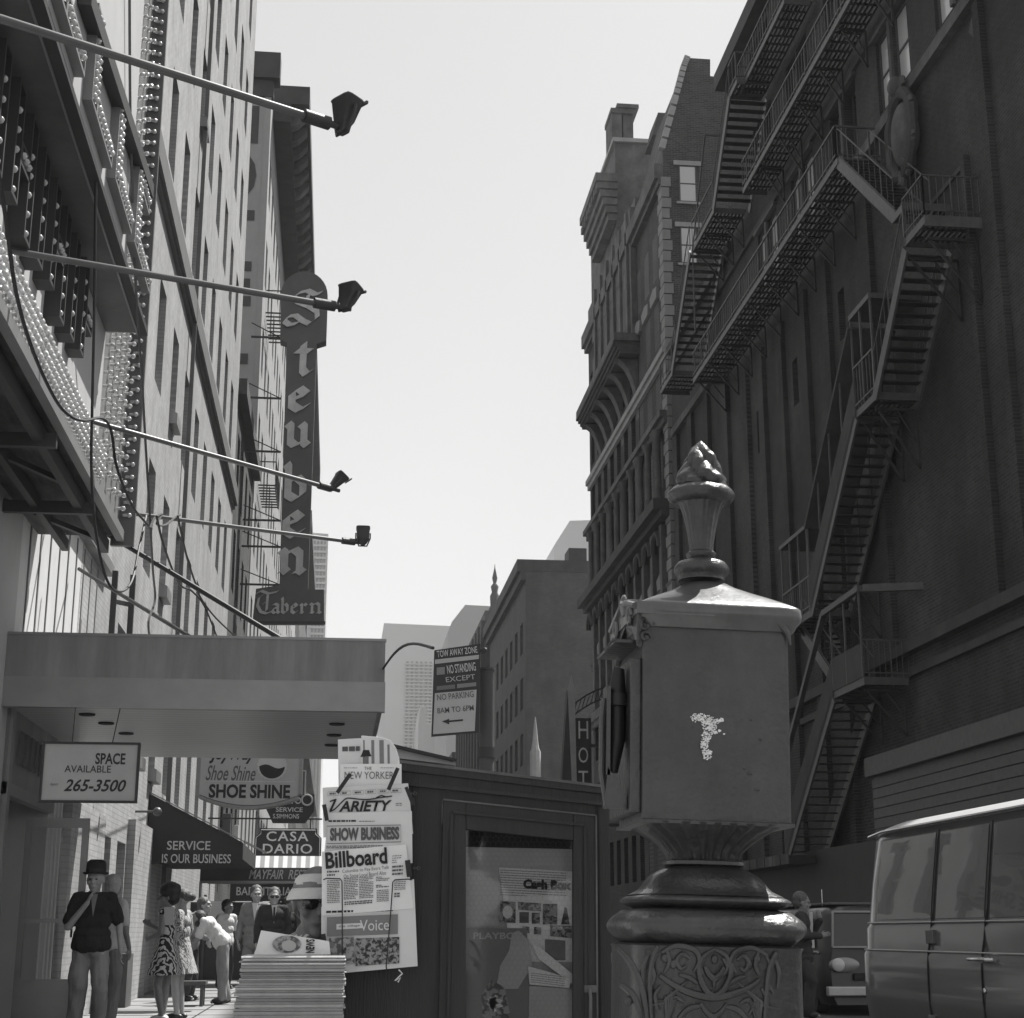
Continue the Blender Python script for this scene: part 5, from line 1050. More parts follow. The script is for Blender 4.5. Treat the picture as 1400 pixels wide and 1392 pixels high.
# ---------------------------------------------------------------- printed things
def sheet(name, lb, cat, px, Y, m_='paper', th=.006, grp=None, bend=.0, curl=None):
    "a printed sheet; px = tl,tr,br,bl in the photo"
    tl, tr, br, bl_ = [on(x, y, Y=Y) for x, y in px]; w = MB(); n = 10; vs = []; fs = []
    for s in (0, 1):
        for j in range(n + 1):
            for i in range(n + 1):
                u_, v_ = i / n, j / n; p = (tl * (1 - u_) + tr * u_) * (1 - v_) + (bl_ * (1 - u_) + br * u_) * v_
                d = bend * sin(pi * u_) * (1 if s == 0 else 1); vs.append(p + V((0, -d + (th if s else 0) + .0015 * sin(u_ * 7 + v_ * 4 + len(name)), 0)))
    N1 = (n + 1) ** 2; I = lambda i, j, s=0: s * N1 + j * (n + 1) + i
    for j in range(n):
        for i in range(n): fs.append((I(i, j), I(i, j + 1), I(i + 1, j + 1), I(i + 1, j))); fs.append((I(i, j, 1), I(i + 1, j, 1), I(i + 1, j + 1, 1), I(i, j + 1, 1)))
    for k in range(n):
        fs += [(I(k, 0), I(k + 1, 0), I(k + 1, 0, 1), I(k, 0, 1)), (I(k, n), I(k, n, 1), I(k + 1, n, 1), I(k + 1, n)), (I(0, k), I(0, k, 1), I(0, k + 1, 1), I(0, k + 1)), (I(n, k), I(n, k + 1), I(n, k + 1, 1), I(n, k, 1))]
    w.add(vs, fs, True); o = w.build(name, m_, sharp=50); tag(o, lb, cat, grp)
    o['_'] = 1; del o['_']
    return o, Y - bend - .0025
def ptext(txt, px, Y, m_, par, **k):
    "text with baseline from px[0] to px[1] (bottom left, bottom right), height to px[2] (top left)"
    a, b, c = [on(x, y, Y=Y) for x, y in px]; u_ = (b - a); v_ = (c - a); un = u_.normalized(); n_ = V((0, -1, 0)); vn = n_.cross(un).normalized()
    return text(txt, m_, par, a, un, vn, u_.length, v_.dot(vn), lift=.0008, **k)
def pbox(pts, Y, m_, par, name='print_block'):
    w = MB(); q = [on(x, y, Y=Y) for x, y in pts]; w.prism([(p.x, p.z) for p in q], 1, Y - .0006, Y - .0002); return w.build(name, m_, par)
def lines(x0, y0, x1, y1, Y, par, n, m_='ink_soft', slope=0, gap=.45, cols=1, seed=1, frag=.25, name='body_text'):
    "columns of text lines as thin broken strips"
    rr = random.Random(seed); w = MB(); cw = (x1 - x0) / cols
    for c in range(cols):
        for i in range(n):
            ya = y0 + (y1 - y0) * i / n; yb = ya + (y1 - y0) / n * gap; x = x0 + c * cw
            xe = x + cw * .92 * (1 if rr.random() > .15 else rr.uniform(.4, .9))
            while x < xe:
                l = rr.uniform(.8, 2.6) * frag * 4; x2 = min(x + l, xe); s_ = slope
                q = [on(a, b + s_ * (a - x0), Y=Y) for a, b in [(x, yb), (x2, yb), (x2, ya), (x, ya)]]; w.quad(*[p + V((0, -.0004, 0)) for p in q]); x = x2 + .7 * frag * 2.2
    return w.build(name, m_, par)
GP = 'newspapers and magazines clipped to the kiosk'
o, y = sheet('magazine', 'pale magazine sticking up at the back left of the top of the rack', 'magazine', [(462, 1011), (498, 1009), (500, 1078), (463, 1080)], 5.778, 'paper', .004, GP)
lines(468, 1021, 494, 1029, y, o, 1, 'ink_mid', -.03, .8, 1, 5, .9)
# curled back magazine with a black hat figure
w = MB(); pr = [(494, 1006), (520, 1008), (533, 1012), (541, 1022), (546, 1038), (547, 1078), (494, 1078)]
q = [on(x, y_, Y=5.772) for x, y_ in pr]; w.prism([(p.x, p.z) for p in q], 1, 5.768, 5.774); o = w.build('magazine', 'paper', bevel=.002); tag(o, 'curled magazine at the top of the rack showing a small black hat on its cover', 'magazine', GP); y = 5.7675
for (x0, x1, mm) in [(508, 512, 'print_grey'), (519, 525, 'print_grey'), (530, 533, 'print_grey'), (497, 499, 'print_grey')]: pbox([(x0, 1044), (x1, 1044), (x1 - .5, 1012 if x0 < 525 else 1018), (x0 - .5, 1012 if x0 < 525 else 1018)], y, mm, o, 'cover_print')
pbox([(492.5, 1035), (508, 1034), (506, 1030), (504.5, 1025.5), (496.5, 1025.5), (495, 1030)], y - .0006, 'ink', o, 'hat_print'); pbox([(496, 1046), (504, 1046), (504, 1034.5), (496, 1035)], y - .0004, 'ink_soft', o, 'figure_print')
o, y = sheet('magazine', 'magazine titled THE NEW YORKER held by two dark elastic bands', 'magazine', [(465, 1044.5), (549, 1044.5), (549, 1080), (464, 1081)], 5.762, 'paper_light', .004, GP)
ptext('THE', [(498, 1052.5), (508, 1052.5), (498, 1048.5)], y, 'ink_mid', o); ptext('NEW YORKER', [(471, 1065), (538, 1065), (471, 1055)], y, 'ink_mid', o, bold=-.005)
lines(470, 1049.5, 490, 1051, y, o, 1, 'ink_soft', 0, .5, 1, 2, .5); lines(520, 1049.5, 540, 1051, y, o, 1, 'ink_soft', 0, .5, 1, 3, .5)
o, y = sheet('newspaper', 'newspaper titled VARIETY folded below the topmost magazines', 'newspaper', [(441, 1077), (558, 1071), (565, 1140), (442, 1145)], 5.752, 'paper', .006, GP, .004)
V_ = [(449, 1110.5), (537, 1108), (449, 1094.5)]
ptext('ARIETY', [(463, 1110.2), (536, 1108.6), (463, 1095.5)], y, 'ink', o, bold=.03, shear=.25)
w = MB()
for st_, wd in [(curve([(451, 1096), (456, 1094), (460, 1093)]), 1.8), ([(458.5, 1094), (451.5, 1109)], 3.0), (curve([(450.5, 1110), (458, 1106), (466, 1098), (473, 1092), (480, 1091.5), (500, 1093.3), (520, 1090.5), (536, 1088.5)]), 1.7), ([(514, 1091), (521, 1087.5), (530, 1090)], 1.6)]:
    for i in range(len(st_) - 1): w.bar(on(*st_[i], Y=y - .001), on(*st_[i + 1], Y=y - .001), .0008, wd * .0026)
w.build('title_flourish', 'ink', o)
w = MB()
for k in range(6):
    xa = 448 + k * 17.2; ya = 1083.5 - k * .85; q = [(xa, ya + 4.5), (xa + 14.5, ya + 4.0), (xa + 14.5, ya - 1.2), (xa, ya - .6)]
    for i in range(4): w.bar(on(*q[i], Y=y - .0008), on(*q[(i + 1) % 4], Y=y - .0008), .0006, .0009)
w.build('box_rules', 'ink_soft', o)
for k in range(6): lines(450.5 + k * 17.2, 1084.2 - k * .85, 459.5 + k * 17.2, 1087 - k * .85, y, o, 1, 'ink_mid', -.04, .8, 1, k, .4)
lines(541, 1098, 550, 1103, y, o, 2, 'ink_soft', 0, .4, 1, 5, .5)
o, y = sheet('newspaper', 'newspaper titled SHOW BUSINESS in a ruled frame', 'newspaper', [(449, 1111.5), (563, 1109), (564, 1180), (442, 1180)], 5.742, 'paper', .006, GP, .003)
lines(449, 1121.5, 490, 1124.5, y, o, 1, 'ink', -.01, .8, 1, 3, .7); lines(491, 1122.5, 514, 1124.5, y, o, 1, 'ink_mid', -.01, .5, 1, 3, .5)
ptext('SHOW BUSINESS', [(451, 1150), (546, 1148), (451, 1132)], y, 'ink_mid', o, bold=.05)
w = MB(); q = [(447, 1153.5), (548, 1151), (548, 1128), (447, 1129.5)]
for i in range(4): w.bar(on(*q[i], Y=y - .0008), on(*q[(i + 1) % 4], Y=y - .0008), .0006, .0022)
w.build('frame_rule', 'ink_mid', o)
lines(446, 1156.5, 530, 1161, y, o, 2, 'ink_mid', -.01, .5, 1, 9, .6)
o, y = sheet('newspaper', 'newspaper titled Billboard with columns of small type', 'newspaper', [(440, 1164.5), (555, 1154.5), (565, 1242), (440, 1252)], 5.73, 'paper_light', .007, GP, .004)
ptext('Billboard', [(445.5, 1188.5), (530, 1181), (445.5, 1165.5)], y, 'ink', o, bold=.028)
ptext('Columbia to Pay Extra Talk', [(468, 1195), (532, 1189.2), (468, 1189.3)], y, 'ink_mid', o); ptext('On Some Local Board Also', [(470, 1201), (528, 1195.8), (470, 1195.8)], y, 'ink_mid', o)
lines(447, 1191, 465, 1200, y, o, 2, 'ink_mid', -.05, .5, 1, 7, .5); lines(536, 1170, 550, 1182, y, o, 4, 'ink_soft', -.07, .35, 1, 7, .5); lines(536, 1184, 552, 1199, y, o, 3, 'ink_mid', -.07, .5, 1, 8, .5)
lines(447, 1204, 466, 1236, y, o, 13, 'ink_soft', -.05, .5, 1, 17, .4); lines(470, 1201, 512, 1231, y, o, 13, 'ink_soft', -.07, .5, 2, 27, .4); lines(514, 1199, 534, 1206, y, o, 3, 'ink_soft', -.07, .5, 1, 28, .4); lines(514, 1210, 533, 1214.5, y, o, 2, 'ink_mid', -.05, .6, 1, 28, .5); lines(515, 1217, 533, 1234, y, o, 7, 'ink_soft', -.05, .5, 1, 29, .4)
lines(471, 1233, 512, 1238.5, y, o, 2, 'ink_mid', -.07, .6, 1, 30, .5); lines(539, 1221, 557, 1228, y, o, 2, 'ink_mid', -.05, .6, 1, 31, .5); lines(539, 1203, 556, 1218, y, o, 6, 'ink_soft', -.05, .45, 1, 32, .4)
o, y = sheet('newspaper', 'newspaper titled the village Voice with a crowd photograph, lowest on the rack', 'newspaper', [(439, 1240), (566, 1202), (571, 1321), (440, 1333)], 5.736, 'paper', .012, GP, .006)
o2, y2 = o, y
pbox([(447, 1280), (544, 1277), (544, 1250), (447, 1254)], y, 'print_grey', o, 'title_band'); pbox([(460, 1271), (496, 1269), (494, 1262), (460, 1263.5)], y - .0008, 'paper', o, 'title_tab')
ptext('the village', [(463, 1269), (492, 1267.5), (463, 1265)], y - .0018, 'ink_mid', o); ptext('Voice', [(492, 1273), (532, 1271.5), (492, 1258)], y - .0012, 'paper', o)
lines(446, 1245.5, 545, 1249, y, o, 1, 'ink', -.03, .8, 1, 13, .8); pbox([(447, 1318), (485, 1317), (484, 1281), (450, 1282.5)], y, 'halftone', o, 'photo'); pbox([(486, 1321), (546, 1317), (546, 1281), (486, 1283)], y, 'halftone_dark', o, 'photo')
for (x_, y_, r_, mm) in [(458, 1308, 6, 'print_grey'), (454, 1292, 4, 'print_grey'), (472, 1300, 5, 'halftone_dark')]:
    pbox([(x_ + r_ * .8 * cos(-k * pi / 5) * (1 + .4 * sin(k * 5 + x_)), y_ + r_ * sin(-k * pi / 5) * (1 + .3 * cos(k * 3 + x_))) for k in range(10)][::-1], y - .0008, mm, o, 'photo_figure')
w = MB(); w.tube([on(x, y_, Y=5.72) for x, y_ in [(545, 1326), (550, 1331), (540, 1341), (548, 1337), (544, 1343)]], .003, 5); tag(w.build('twine', 'paper'), 'scrap of pale twine hanging under the rack of newspapers', 'twine')
# bands and wires that hold the papers
for i, (a, b, wd, lb) in enumerate([((479, 1058), (461, 1084), 5.2, 'left dark elastic band across the top magazine'), ((544, 1050), (531, 1080), 5.2, 'right dark elastic band across the top magazine'), ((555, 1076), (565, 1101), 4.6, 'dark elastic band at the right edge of the VARIETY newspaper'), ((443, 1100), (447, 1122), 5.5, 'dark clip at the left edge beside VARIETY'), ((557, 1176), (560, 1199), 7, 'dark clip at the right edge beside Billboard'), ((441.5, 1277), (445, 1305), 6.5, 'dark clip at the left edge beside the lowest newspaper')]):
    w = MB(); w.bar(on(*a, Y=5.722), on(*b, Y=5.722), .004, wd * .0027, up=(0, 1, 0)) if False else w.bar(on(*a, Y=5.715), on(*b, Y=5.715), wd * .0027, .004, up=(0, -1, 0)); tag(w.build('band', 'elastic', bevel=.001), lb, 'band', 'dark bands and clips on the newspaper rack')
for pts, lb in [([(442, 1203), (446, 1201), (465, 1201.5), (467.5, 1205), (468, 1240), (468, 1328)], 'left wire loop holding the newspapers'), ([(563, 1203), (558, 1202), (540, 1203), (537, 1206), (534, 1250), (528, 1322), (529, 1326)], 'right wire loop holding the newspapers')]:
    w = MB(); w.tube([on(x, y_, Y=5.712) for x, y_ in pts], .0022, 8); tag(w.build('wire_loop', 'iron'), lb, 'wire', 'wire loops on the newspaper rack')
# door display
o, y = sheet('magazine', 'magazine titled Cash Box pinned behind the wire of the kiosk door', 'magazine', [(682, 1186), (783, 1191.5), (783, 1315), (700, 1315)], 5.84, 'paper_light', .004)
lines(684, 1189, 782, 1226, y, o, 11, 'ink_soft', .05, .3, 1, 61, .5); ptext('Cash Box', [(715, 1215), (781, 1217), (715, 1202)], y - .004, 'ink', o, bold=.06)
for pts, mm in [([(683, 1261), (705, 1262), (705, 1233), (684, 1232)], 'halftone_dark'), ([(708, 1244), (740, 1246), (740, 1235), (708, 1233)], 'halftone_dark'), ([(710, 1262), (723, 1262), (723, 1247), (710, 1247)], 'ink_mid'), ([(727, 1263), (738, 1263), (738, 1248), (727, 1248)], 'halftone_dark'), ([(742, 1264), (762, 1264), (762, 1236), (742, 1236)], 'halftone_dark'), ([(767, 1264), (779, 1264), (775, 1242), (772, 1240)], 'ink'), ([(752, 1280), (783, 1283), (783, 1266), (752, 1265)], 'halftone_dark'), ([(714, 1275), (724, 1276), (724, 1267), (714, 1266)], 'halftone_dark'), ([(730, 1277), (740, 1278), (740, 1268), (730, 1267)], 'halftone_dark'), ([(745, 1313), (773, 1313), (773, 1286), (745, 1284)], 'ink_soft')]: pbox(pts, y, mm, o, 'photo')
pbox([(694 + 7 * cos(-k * pi / 6), 1247 + 9 * sin(-k * pi / 6)) for k in range(12)][::-1], y - .0008, 'paper', o, 'portrait')
o, y = sheet('magazine', 'dark magazine titled PLAYBOY showing a figure in a pale hat low in the kiosk door', 'magazine', [(637, 1269), (720, 1269), (730, 1420), (637, 1420)], 5.832, 'print_grey', .004)
ptext('PLAYBOY', [(647, 1284), (715, 1284), (647, 1275)], y, 'paper_old', o, bold=.02)
pbox([(678, 1352), (708, 1352), (728, 1320), (722, 1285), (709, 1272), (700, 1276), (696, 1300), (684, 1320)], y - .0008, 'board', o, 'hat_print'); pbox([(660, 1400), (700, 1400), (690, 1350), (672, 1340), (658, 1360)], y - .0009, 'halftone', o, 'figure_print')
for k in range(10): pbox([(666 + R_.uniform(-3, 20) + dx, 1372 + R_.uniform(-14, 12) + dy) for dx, dy in ((0, 2), (3, 2), (3, 0), (0, 0))], y - .0012, 'paper', o, 'glint_print')
o, y = sheet('booklet', 'pale folded booklet leaning across the lower right of the kiosk door', 'booklet', [(726, 1285), (783, 1332), (782, 1345), (735, 1310)], 5.822, 'paper_light', .004)
o, y = sheet('booklet', 'square pale booklet below the folded one in the kiosk door', 'booklet', [(722, 1321), (781, 1338), (778, 1351), (724, 1346)], 5.818, 'paper_light', .004)
lines(726, 1330, 776, 1345, y, o, 5, 'ink_soft', .12, .25, 1, 71, .5)
o, y = sheet('magazine', 'plain mid grey magazine filling the bottom of the kiosk door', 'magazine', [(724, 1348), (783, 1352), (783, 1420), (722, 1420)], 5.826, 'board', .004)
# ---------------------------------------------------------------- newspaper stack on its ledge
w = MB(); w.box((-.36, 5.45, .0), (.035, 5.98, .42)); tag(w.build('wooden_crate', 'kiosk_wood', bevel=.006), 'dark wooden crate under the stack of newspapers', 'crate')
z = .421; rr = random.Random(9); i = 0
while z < on(400, 1308, Y=5.55).z:
    th = rr.uniform(.004, .013); jx, jy = rr.uniform(-.009, .009), rr.uniform(-.005, .005); xa = -.31 + (.0 if z < .9 else .012) + jx; xb = .045 + jx * .5
    w = MB(); n = 10; vs = []; wv = rr.uniform(0, 6)
    ol = [(5.50 + jy, z), (5.495 + jy, z + th * .5), (5.50 + jy, z + th * .96), (5.93 + jy, z + th * .96), (5.93 + jy, z)]
    w.prism(ol, 0, xa, xb); o = w.build('newspaper', rr.choice(['stack_paper', 'stack_paper', 'stack_paper_dark'])); o.rotation_euler = (0, 0, 0)
    tag(o, 'folded newspaper lying in the tall stack left of the kiosk', 'newspaper', 'folded newspapers in the stack')
    z += th; i += 1
ztop = z
# top paper, tilted with a face printed on it
o, y = sheet('newspaper', 'newspaper curling up on top of the stack with a portrait on its front', 'newspaper', [(357, 1272), (450, 1287), (452, 1305), (348, 1305)], 5.60, 'paper_light', .003, None, .01)
pbox([(392 + 20 * cos(-k * pi / 8), 1291 + 12 * sin(-k * pi / 8)) for k in range(16)][::-1], y, 'halftone', o, 'portrait'); pbox([(395 + 10 * cos(-k * pi / 8), 1293 + 7.5 * sin(-k * pi / 8)) for k in range(16)][::-1], y - .0008, 'paper_old', o, 'portrait_face')
a, b, c = on(427, 1303, Y=y - .001), on(424, 1287, Y=y - .001), on(415, 1303, Y=y - .001); text('NEWS', 'ink', o, on(430, 1303, Y=y - .001), (c - a).normalized() * 0 + V((0, 0, 1)), V((-1, 0, 0)), .045, .03, bold=.04)
# ================================================================ parking sign
sy = 10.2; t = thing('parking_sign', 'black and white framed parking sign with an arrow on the kerb pole', 'sign', (.75, sy, 2.6))
q = [on(x, y_, Y=sy) for x, y_ in [(590, 1007), (655, 1001), (657, 880), (594, 889)]]; w = MB(); w.prism([(p.x, p.z) for p in q], 1, sy, sy + .03); w.build('frame', 'sign_black', t)
def pq(pts, m_, nm, d=.004):
    w = MB(); q = [on(x, y_, Y=sy) for x, y_ in pts]; w.prism([(p.x, p.z) for p in q], 1, sy - d, sy - .0005); return w.build(nm, m_, t)
pq([(592, 1004), (649, 999.5), (651.5, 943), (594.5, 948)], 'sign_face_grey', 'lower_panel'); pq([(594.5, 908), (654.5, 901), (655, 895.5), (594.7, 902)], 'sign_face_grey', 'gap_panel')
pq([(597, 923), (608, 922), (608, 912), (597, 913)], 'channel', 'small_panel'); pq([(597, 944), (622, 941.5), (622, 936), (597, 938.5)], 'belt_dark', 'small_panel'); pq([(625, 941), (651, 938), (651, 933), (625, 935.5)], 'channel', 'small_panel')
def s2(txt, x0, y0, x1, y1, x2, y2, m_, **k): return ptext(txt, [(x0, y0), (x1, y1), (x2, y2)], sy - .005, m_, t, **k)
s2('TOW AWAY ZONE', 598, 899, 653, 892.5, 598, 890, 'sign_white', bold=.01); s2('NO STANDING', 612, 921.5, 651, 917, 612, 909.5, 'sign_white', bold=.01); s2('EXCEPT', 610, 933, 650, 928.5, 610, 926, 'sign_face_grey')
s2('NO PARKING', 598, 958, 648, 953, 598, 949.5, 'ink_mid', bold=.01); s2('8AM TO 6PM', 598, 976, 648, 971.5, 598, 968, 'ink_mid', bold=.01)
w = MB(); a, b = on(612, 986.5, Y=sy - .006), on(633, 984.5, Y=sy - .006); w.bar(a, b, .002, .011); w.prism([(a.x - .035, a.z), (a.x + .01, a.z - .018), (a.x + .01, a.z + .018)], 1, sy - .008, sy - .005); w.build('arrow', 'ink', t)
w = MB(); w.bar(on(657, 892, Y=sy + .06), on(664, 889, Y=sy + .06), .03).ball(on(663, 889, Y=sy + .06), .018); w.build('bracket', 'iron', t)
p = on(664, 917, Y=10.32); t = thing('kerb_pole', 'dark round pole at the kerb that carries the parking sign', 'pole', (p.x, 10.32, 0))
w = MB(); w.lathe([(.07, 0), (.07, .1), (.05, .14), (.048, p.z), (.053, p.z + .001), (.053, p.z + .015), (.01, p.z + .02)], 20, (p.x + .01, 10.32, 0)); w.build('shaft', 'dark_stone', t)
w = MB(); w.lathe([(.056, 2.15), (.056, 2.22)], 16, (p.x + .01, 10.32, 0)); w.build('clamp', 'iron', t)
# ================================================================ VEHICLES
def van_loft(secs, prof, m_, name, par, smooth=True):
    w = MB(); vs = []; n = len(prof(0))
    for (y_, k) in secs: vs += [(x, y_, z) for x, z in prof(k)]
    fs = []
    for i in range(len(secs) - 1):
        for j in range(n): j2 = (j + 1) % n; fs.append((i * n + j, i * n + j2, (i + 1) * n + j2, (i + 1) * n + j))
    fs += [tuple(range(n)), tuple(range((len(secs) - 1) * n, len(secs) * n))]
    w.add(vs, fs, smooth); return w.build(name, m_, par, sharp=38)
t = thing('near_van', 'dark glossy panel van with a pale roof parked close on the right', 'van', (5.4, 10.5, -.15))
VX = 4.36
side = [(VX + .10, .18), (VX + .03, .32), (VX, .55), (VX + .005, .88), (VX + .035, .935), (VX + .04, 1.08), (VX + .065, 1.12), (VX + .11, 1.45), (VX + .16, 1.79), (VX + .20, 1.85)]
def prof(k):
    ins = .22 * k * k; s_ = [(x + ins * .55 * (1 + .4 * (z > 1.5)), z if z < 1.8 else z - .05 * k) for x, z in side]; mid = VX + .95
    return s_ + [(2 * mid - x, z) for x, z in s_[::-1]]
secs = [(13.28, 1.), (13.22, .6), (13.12, .3), (12.95, .08), (12.8, 0), (12.0, 0), (11.0, 0), (10, 0), (9, 0), (8.7, .0), (8.5, .6)]
van_loft(secs, prof, 'van_paint', 'body', t)
def rprof(k):
    mid = VX + .95; a = [(VX + .13 + .14 * k, 1.845 - .04 * k), (VX + .125 + .14 * k, 1.865 - .04 * k), (VX + .17 + .14 * k, 1.89 - .05 * k), (VX + .26 + .14 * k, 1.925 - .06 * k), (VX + .45 + .1 * k, 1.95 - .08 * k), (VX + .7, 1.965 - .1 * k)]
    return a + [(2 * mid - x, z) for x, z in a[::-1]]
van_loft([(13.22, 1.0), (13.2, .8), (13.1, .45), (12.9, .15), (12.6, 0), (11, 0), (9, 0), (8.6, 0), (8.4, 1)], rprof, 'van_roof', 'roof', t)
def side_x(z):
    for i in range(len(side) - 1):
        if side[i][1] <= z <= side[i + 1][1]: f = (z - side[i][1]) / (side[i + 1][1] - side[i][1]); return side[i][0] + (side[i + 1][0] - side[i][0]) * f
    return VX
def side_panel(y0, y1, z0, z1, m_, name, off=.004, par=t, n=6, cr=.04):
    w = MB(); rows = [z0 + (z1 - z0) * k / n for k in range(n + 1)]
    for a, b in zip(rows, rows[1:]): w.quad((side_x(a) - off, y0, a), (side_x(a) - off, y1, a), (side_x(b) - off, y1, b), (side_x(b) - off, y0, b))
    w.sm = [True] * len(w.f); return w.build(name, m_, par)
ya, yb = on(1278, 1200, X=VX + .1).y, on(1352, 1200, X=VX + .1).y
for a, b in [(12.9, ya + .05), (ya - .05, yb + .05), (yb - .05, 8.8)]: side_panel(a, b, 1.15, 1.78, 'van_glass', 'side_window', .006)
for yy in (ya, yb):
    w = MB(); zs = [.3 + k * .1 for k in range(16)]
    for z0, z1 in zip(zs, zs[1:]): w.bar((side_x(z0) - .003, yy, z0), (side_x(z1) - .003, yy, z1), .012, .016)
    w.build('door_seam', 'seam', t)
for zz, mm in ((1.125, 'van_trim'), (.915, 'van_trim')):
    w = MB(); w.tube([(side_x(zz) - .006, 13.1, zz), (side_x(zz) - .010, 12.8, zz), (side_x(zz) - .010, 8.7, zz)], .008, 6); w.build('trim_strip', mm, t)
w = MB(); w.tube([(VX + .122, 13.15, 1.825), (VX + .118, 12.8, 1.85), (VX + .118, 8.6, 1.85)], .012, 6); w.build('rain_gutter', 'chrome', t)
p = on(1342, 1312, X=VX - .03); w = MB(); w.tube([(p.x, p.y + .22, p.z), (p.x - .02, p.y + .18, p.z), (p.x - .02, p.y - .12, p.z), (p.x + .02, p.y - .14, p.z)], .013, 8).tube([(p.x - .02, p.y - .05, p.z), (p.x + .04, p.y - .05, p.z)], .02, 8); w.build('door_handle', 'chrome', t)
p = on(1345, 1355, X=VX - .01); w = MB(); w.ball((VX - .003, p.y, p.z), (.012, .02, .02)); w.build('lock', 'chrome', t)
for zz in (1.02, .42):
    w = MB(); p = on(1272, 1283, X=VX + .02); w.box((side_x(zz) - .03, p.y - .07, zz - .05), (side_x(zz) + .01, p.y + .07, zz + .05)); w.build('hinge', 'van_paint', t, bevel=.006)
for yy in (12.5, 9.4):
    for xx in (VX + .05, VX + 1.65):
        w = MB(); n = 28; w.tube([(xx, yy, .17), (xx + .2, yy, .17)], .32, 28); wh = w.build('wheel', 'rubber', t)
        w = MB(); w.tube([(xx - .01, yy, .17), (xx + .05, yy, .17)], .19, 24); w.build('hubcap', 'chrome', wh)
w = MB(); w.tube([(VX + .15, 13.36, .35), (VX + 1.75, 13.36, .35)], .05, 10); w.build('bumper', 'chrome', t)
# second van
t = thing('far_van', 'dark old forward control van with oval headlight facing the camera beyond the near van', 'van', (8.4, 26, -.15))
FX, FY = on(1127, 1320, Y=24).x, 24.
s2_ = [(.06, -.0), (.0, .12), (-.02, .45), (.0, .72), (.02, .78), (.10, 1.30), (.16, 1.40), (.3, 1.46), (.7, 1.48)]
def prof2(k):
    mid = .93; s_ = [(FX + x + .10 * k, z - (.05 * k if z > 1.3 else 0)) for x, z in s2_]; return s_ + [(2 * (FX + mid) - x, z) for x, z in s_[::-1]]
def fy(z): return 0 if z < .8 else (z - .8) * .32
w = MB(); vs = []; n = len(prof2(0)); secs2 = [(24.0, 1.2), (24.05, .6), (24.15, .15), (24.3, 0), (26, 0), (28.0, 0), (28.2, .8)]
for i, (y_, k) in enumerate(secs2): vs += [(x, y_ + (fy(z) if i < 4 else 0), z) for x, z in prof2(k)]
fs = []
for i in range(len(secs2) - 1):
    for j in range(n): j2 = (j + 1) % n; fs.append((i * n + j, i * n + j2, (i + 1) * n + j2, (i + 1) * n + j))
fs += [tuple(range(n)), tuple(range((len(secs2) - 1) * n, len(secs2) * n))]
w.add(vs, fs, True); w.build('body', 'dark_van_paint', t, sharp=35)
w = MB(); w.box((FX + .22, 24.3, 1.462), (FX + 1.65, 28, 1.50)); w.build('roof', 'rail_paint', t, bevel=.015)
w = MB(); a = .86; b = 1.34; w.add([(FX + .16, 23.985 + fy(a), a), (FX + 1.7, 23.985 + fy(a), a), (FX + 1.63, 23.985 + fy(b), b), (FX + .24, 23.985 + fy(b), b)], [(0, 1, 2, 3)]); w.build('windscreen', 'pane', t)
w = MB(); q = [(FX + .14, 23.97 + fy(.84), .84), (FX + 1.72, 23.97 + fy(.84), .84), (FX + 1.65, 23.97 + fy(1.36), 1.36), (FX + .22, 23.97 + fy(1.36), 1.36)]
for i in range(4): w.bar(q[i], q[(i + 1) % 4], .03)
w.build('windscreen_frame', 'alu', t)
w = MB(); w.add([(FX + .015, 24.45, .82), (FX + .015, 25.3, .82), (FX + .075, 25.3, 1.28), (FX + .075, 24.7, 1.28)], [(0, 1, 2, 3)]); w.v = [p - V((.012, 0, 0)) for p in w.v]; w.build('side_window', 'pane_pale', t)
w = MB(); w.tube([(FX - .03, 24.2, .76), (FX - .03, 28., .76)], .02, 6); w.build('trim_strip', 'alu', t)
for s_ in (0, 1):
    c = V((FX + .30 + s_ * 1.26, 23.98, .58)); w = MB(); w.ball(c, (.24, .025, .11), 24, 10); hl = w.build('headlight', 'alu', t)
    w = MB(); w.ball(c + V((-.1 if s_ == 0 else .1, -.04, 0)), (.10, .03, .10), 20, 8); w.build('lamp', 'pane_pale', hl)
w = MB(); w.box((FX - .0, 23.86, .13), (FX + 1.86, 23.98, .27)); w.build('bumper', 'van_trim', t, bevel=.02)
w = MB(); w.box((FX + .45, 23.99 - .02, .36), (FX + 1.4, 24.0, .46)); w.build('grille', 'seam', t)
for yy in (24.75, 27.4):
    for xx in (FX + .02, FX + 1.6):
        w = MB(); w.tube([(xx, yy, .14), (xx + .2, yy, .14)], .29, 24); wh = w.build('wheel', 'rubber', t); w = MB(); w.tube([(xx - .01, yy, .14), (xx + .05, yy, .14)], .15, 20); w.build('hubcap', 'chrome', wh)
w = MB(); w.tube([(FX + .2, 24.6, 1.45), (FX + .2, 24.6, 1.7)], .006, 5); w.build('aerial', 'chrome', t)
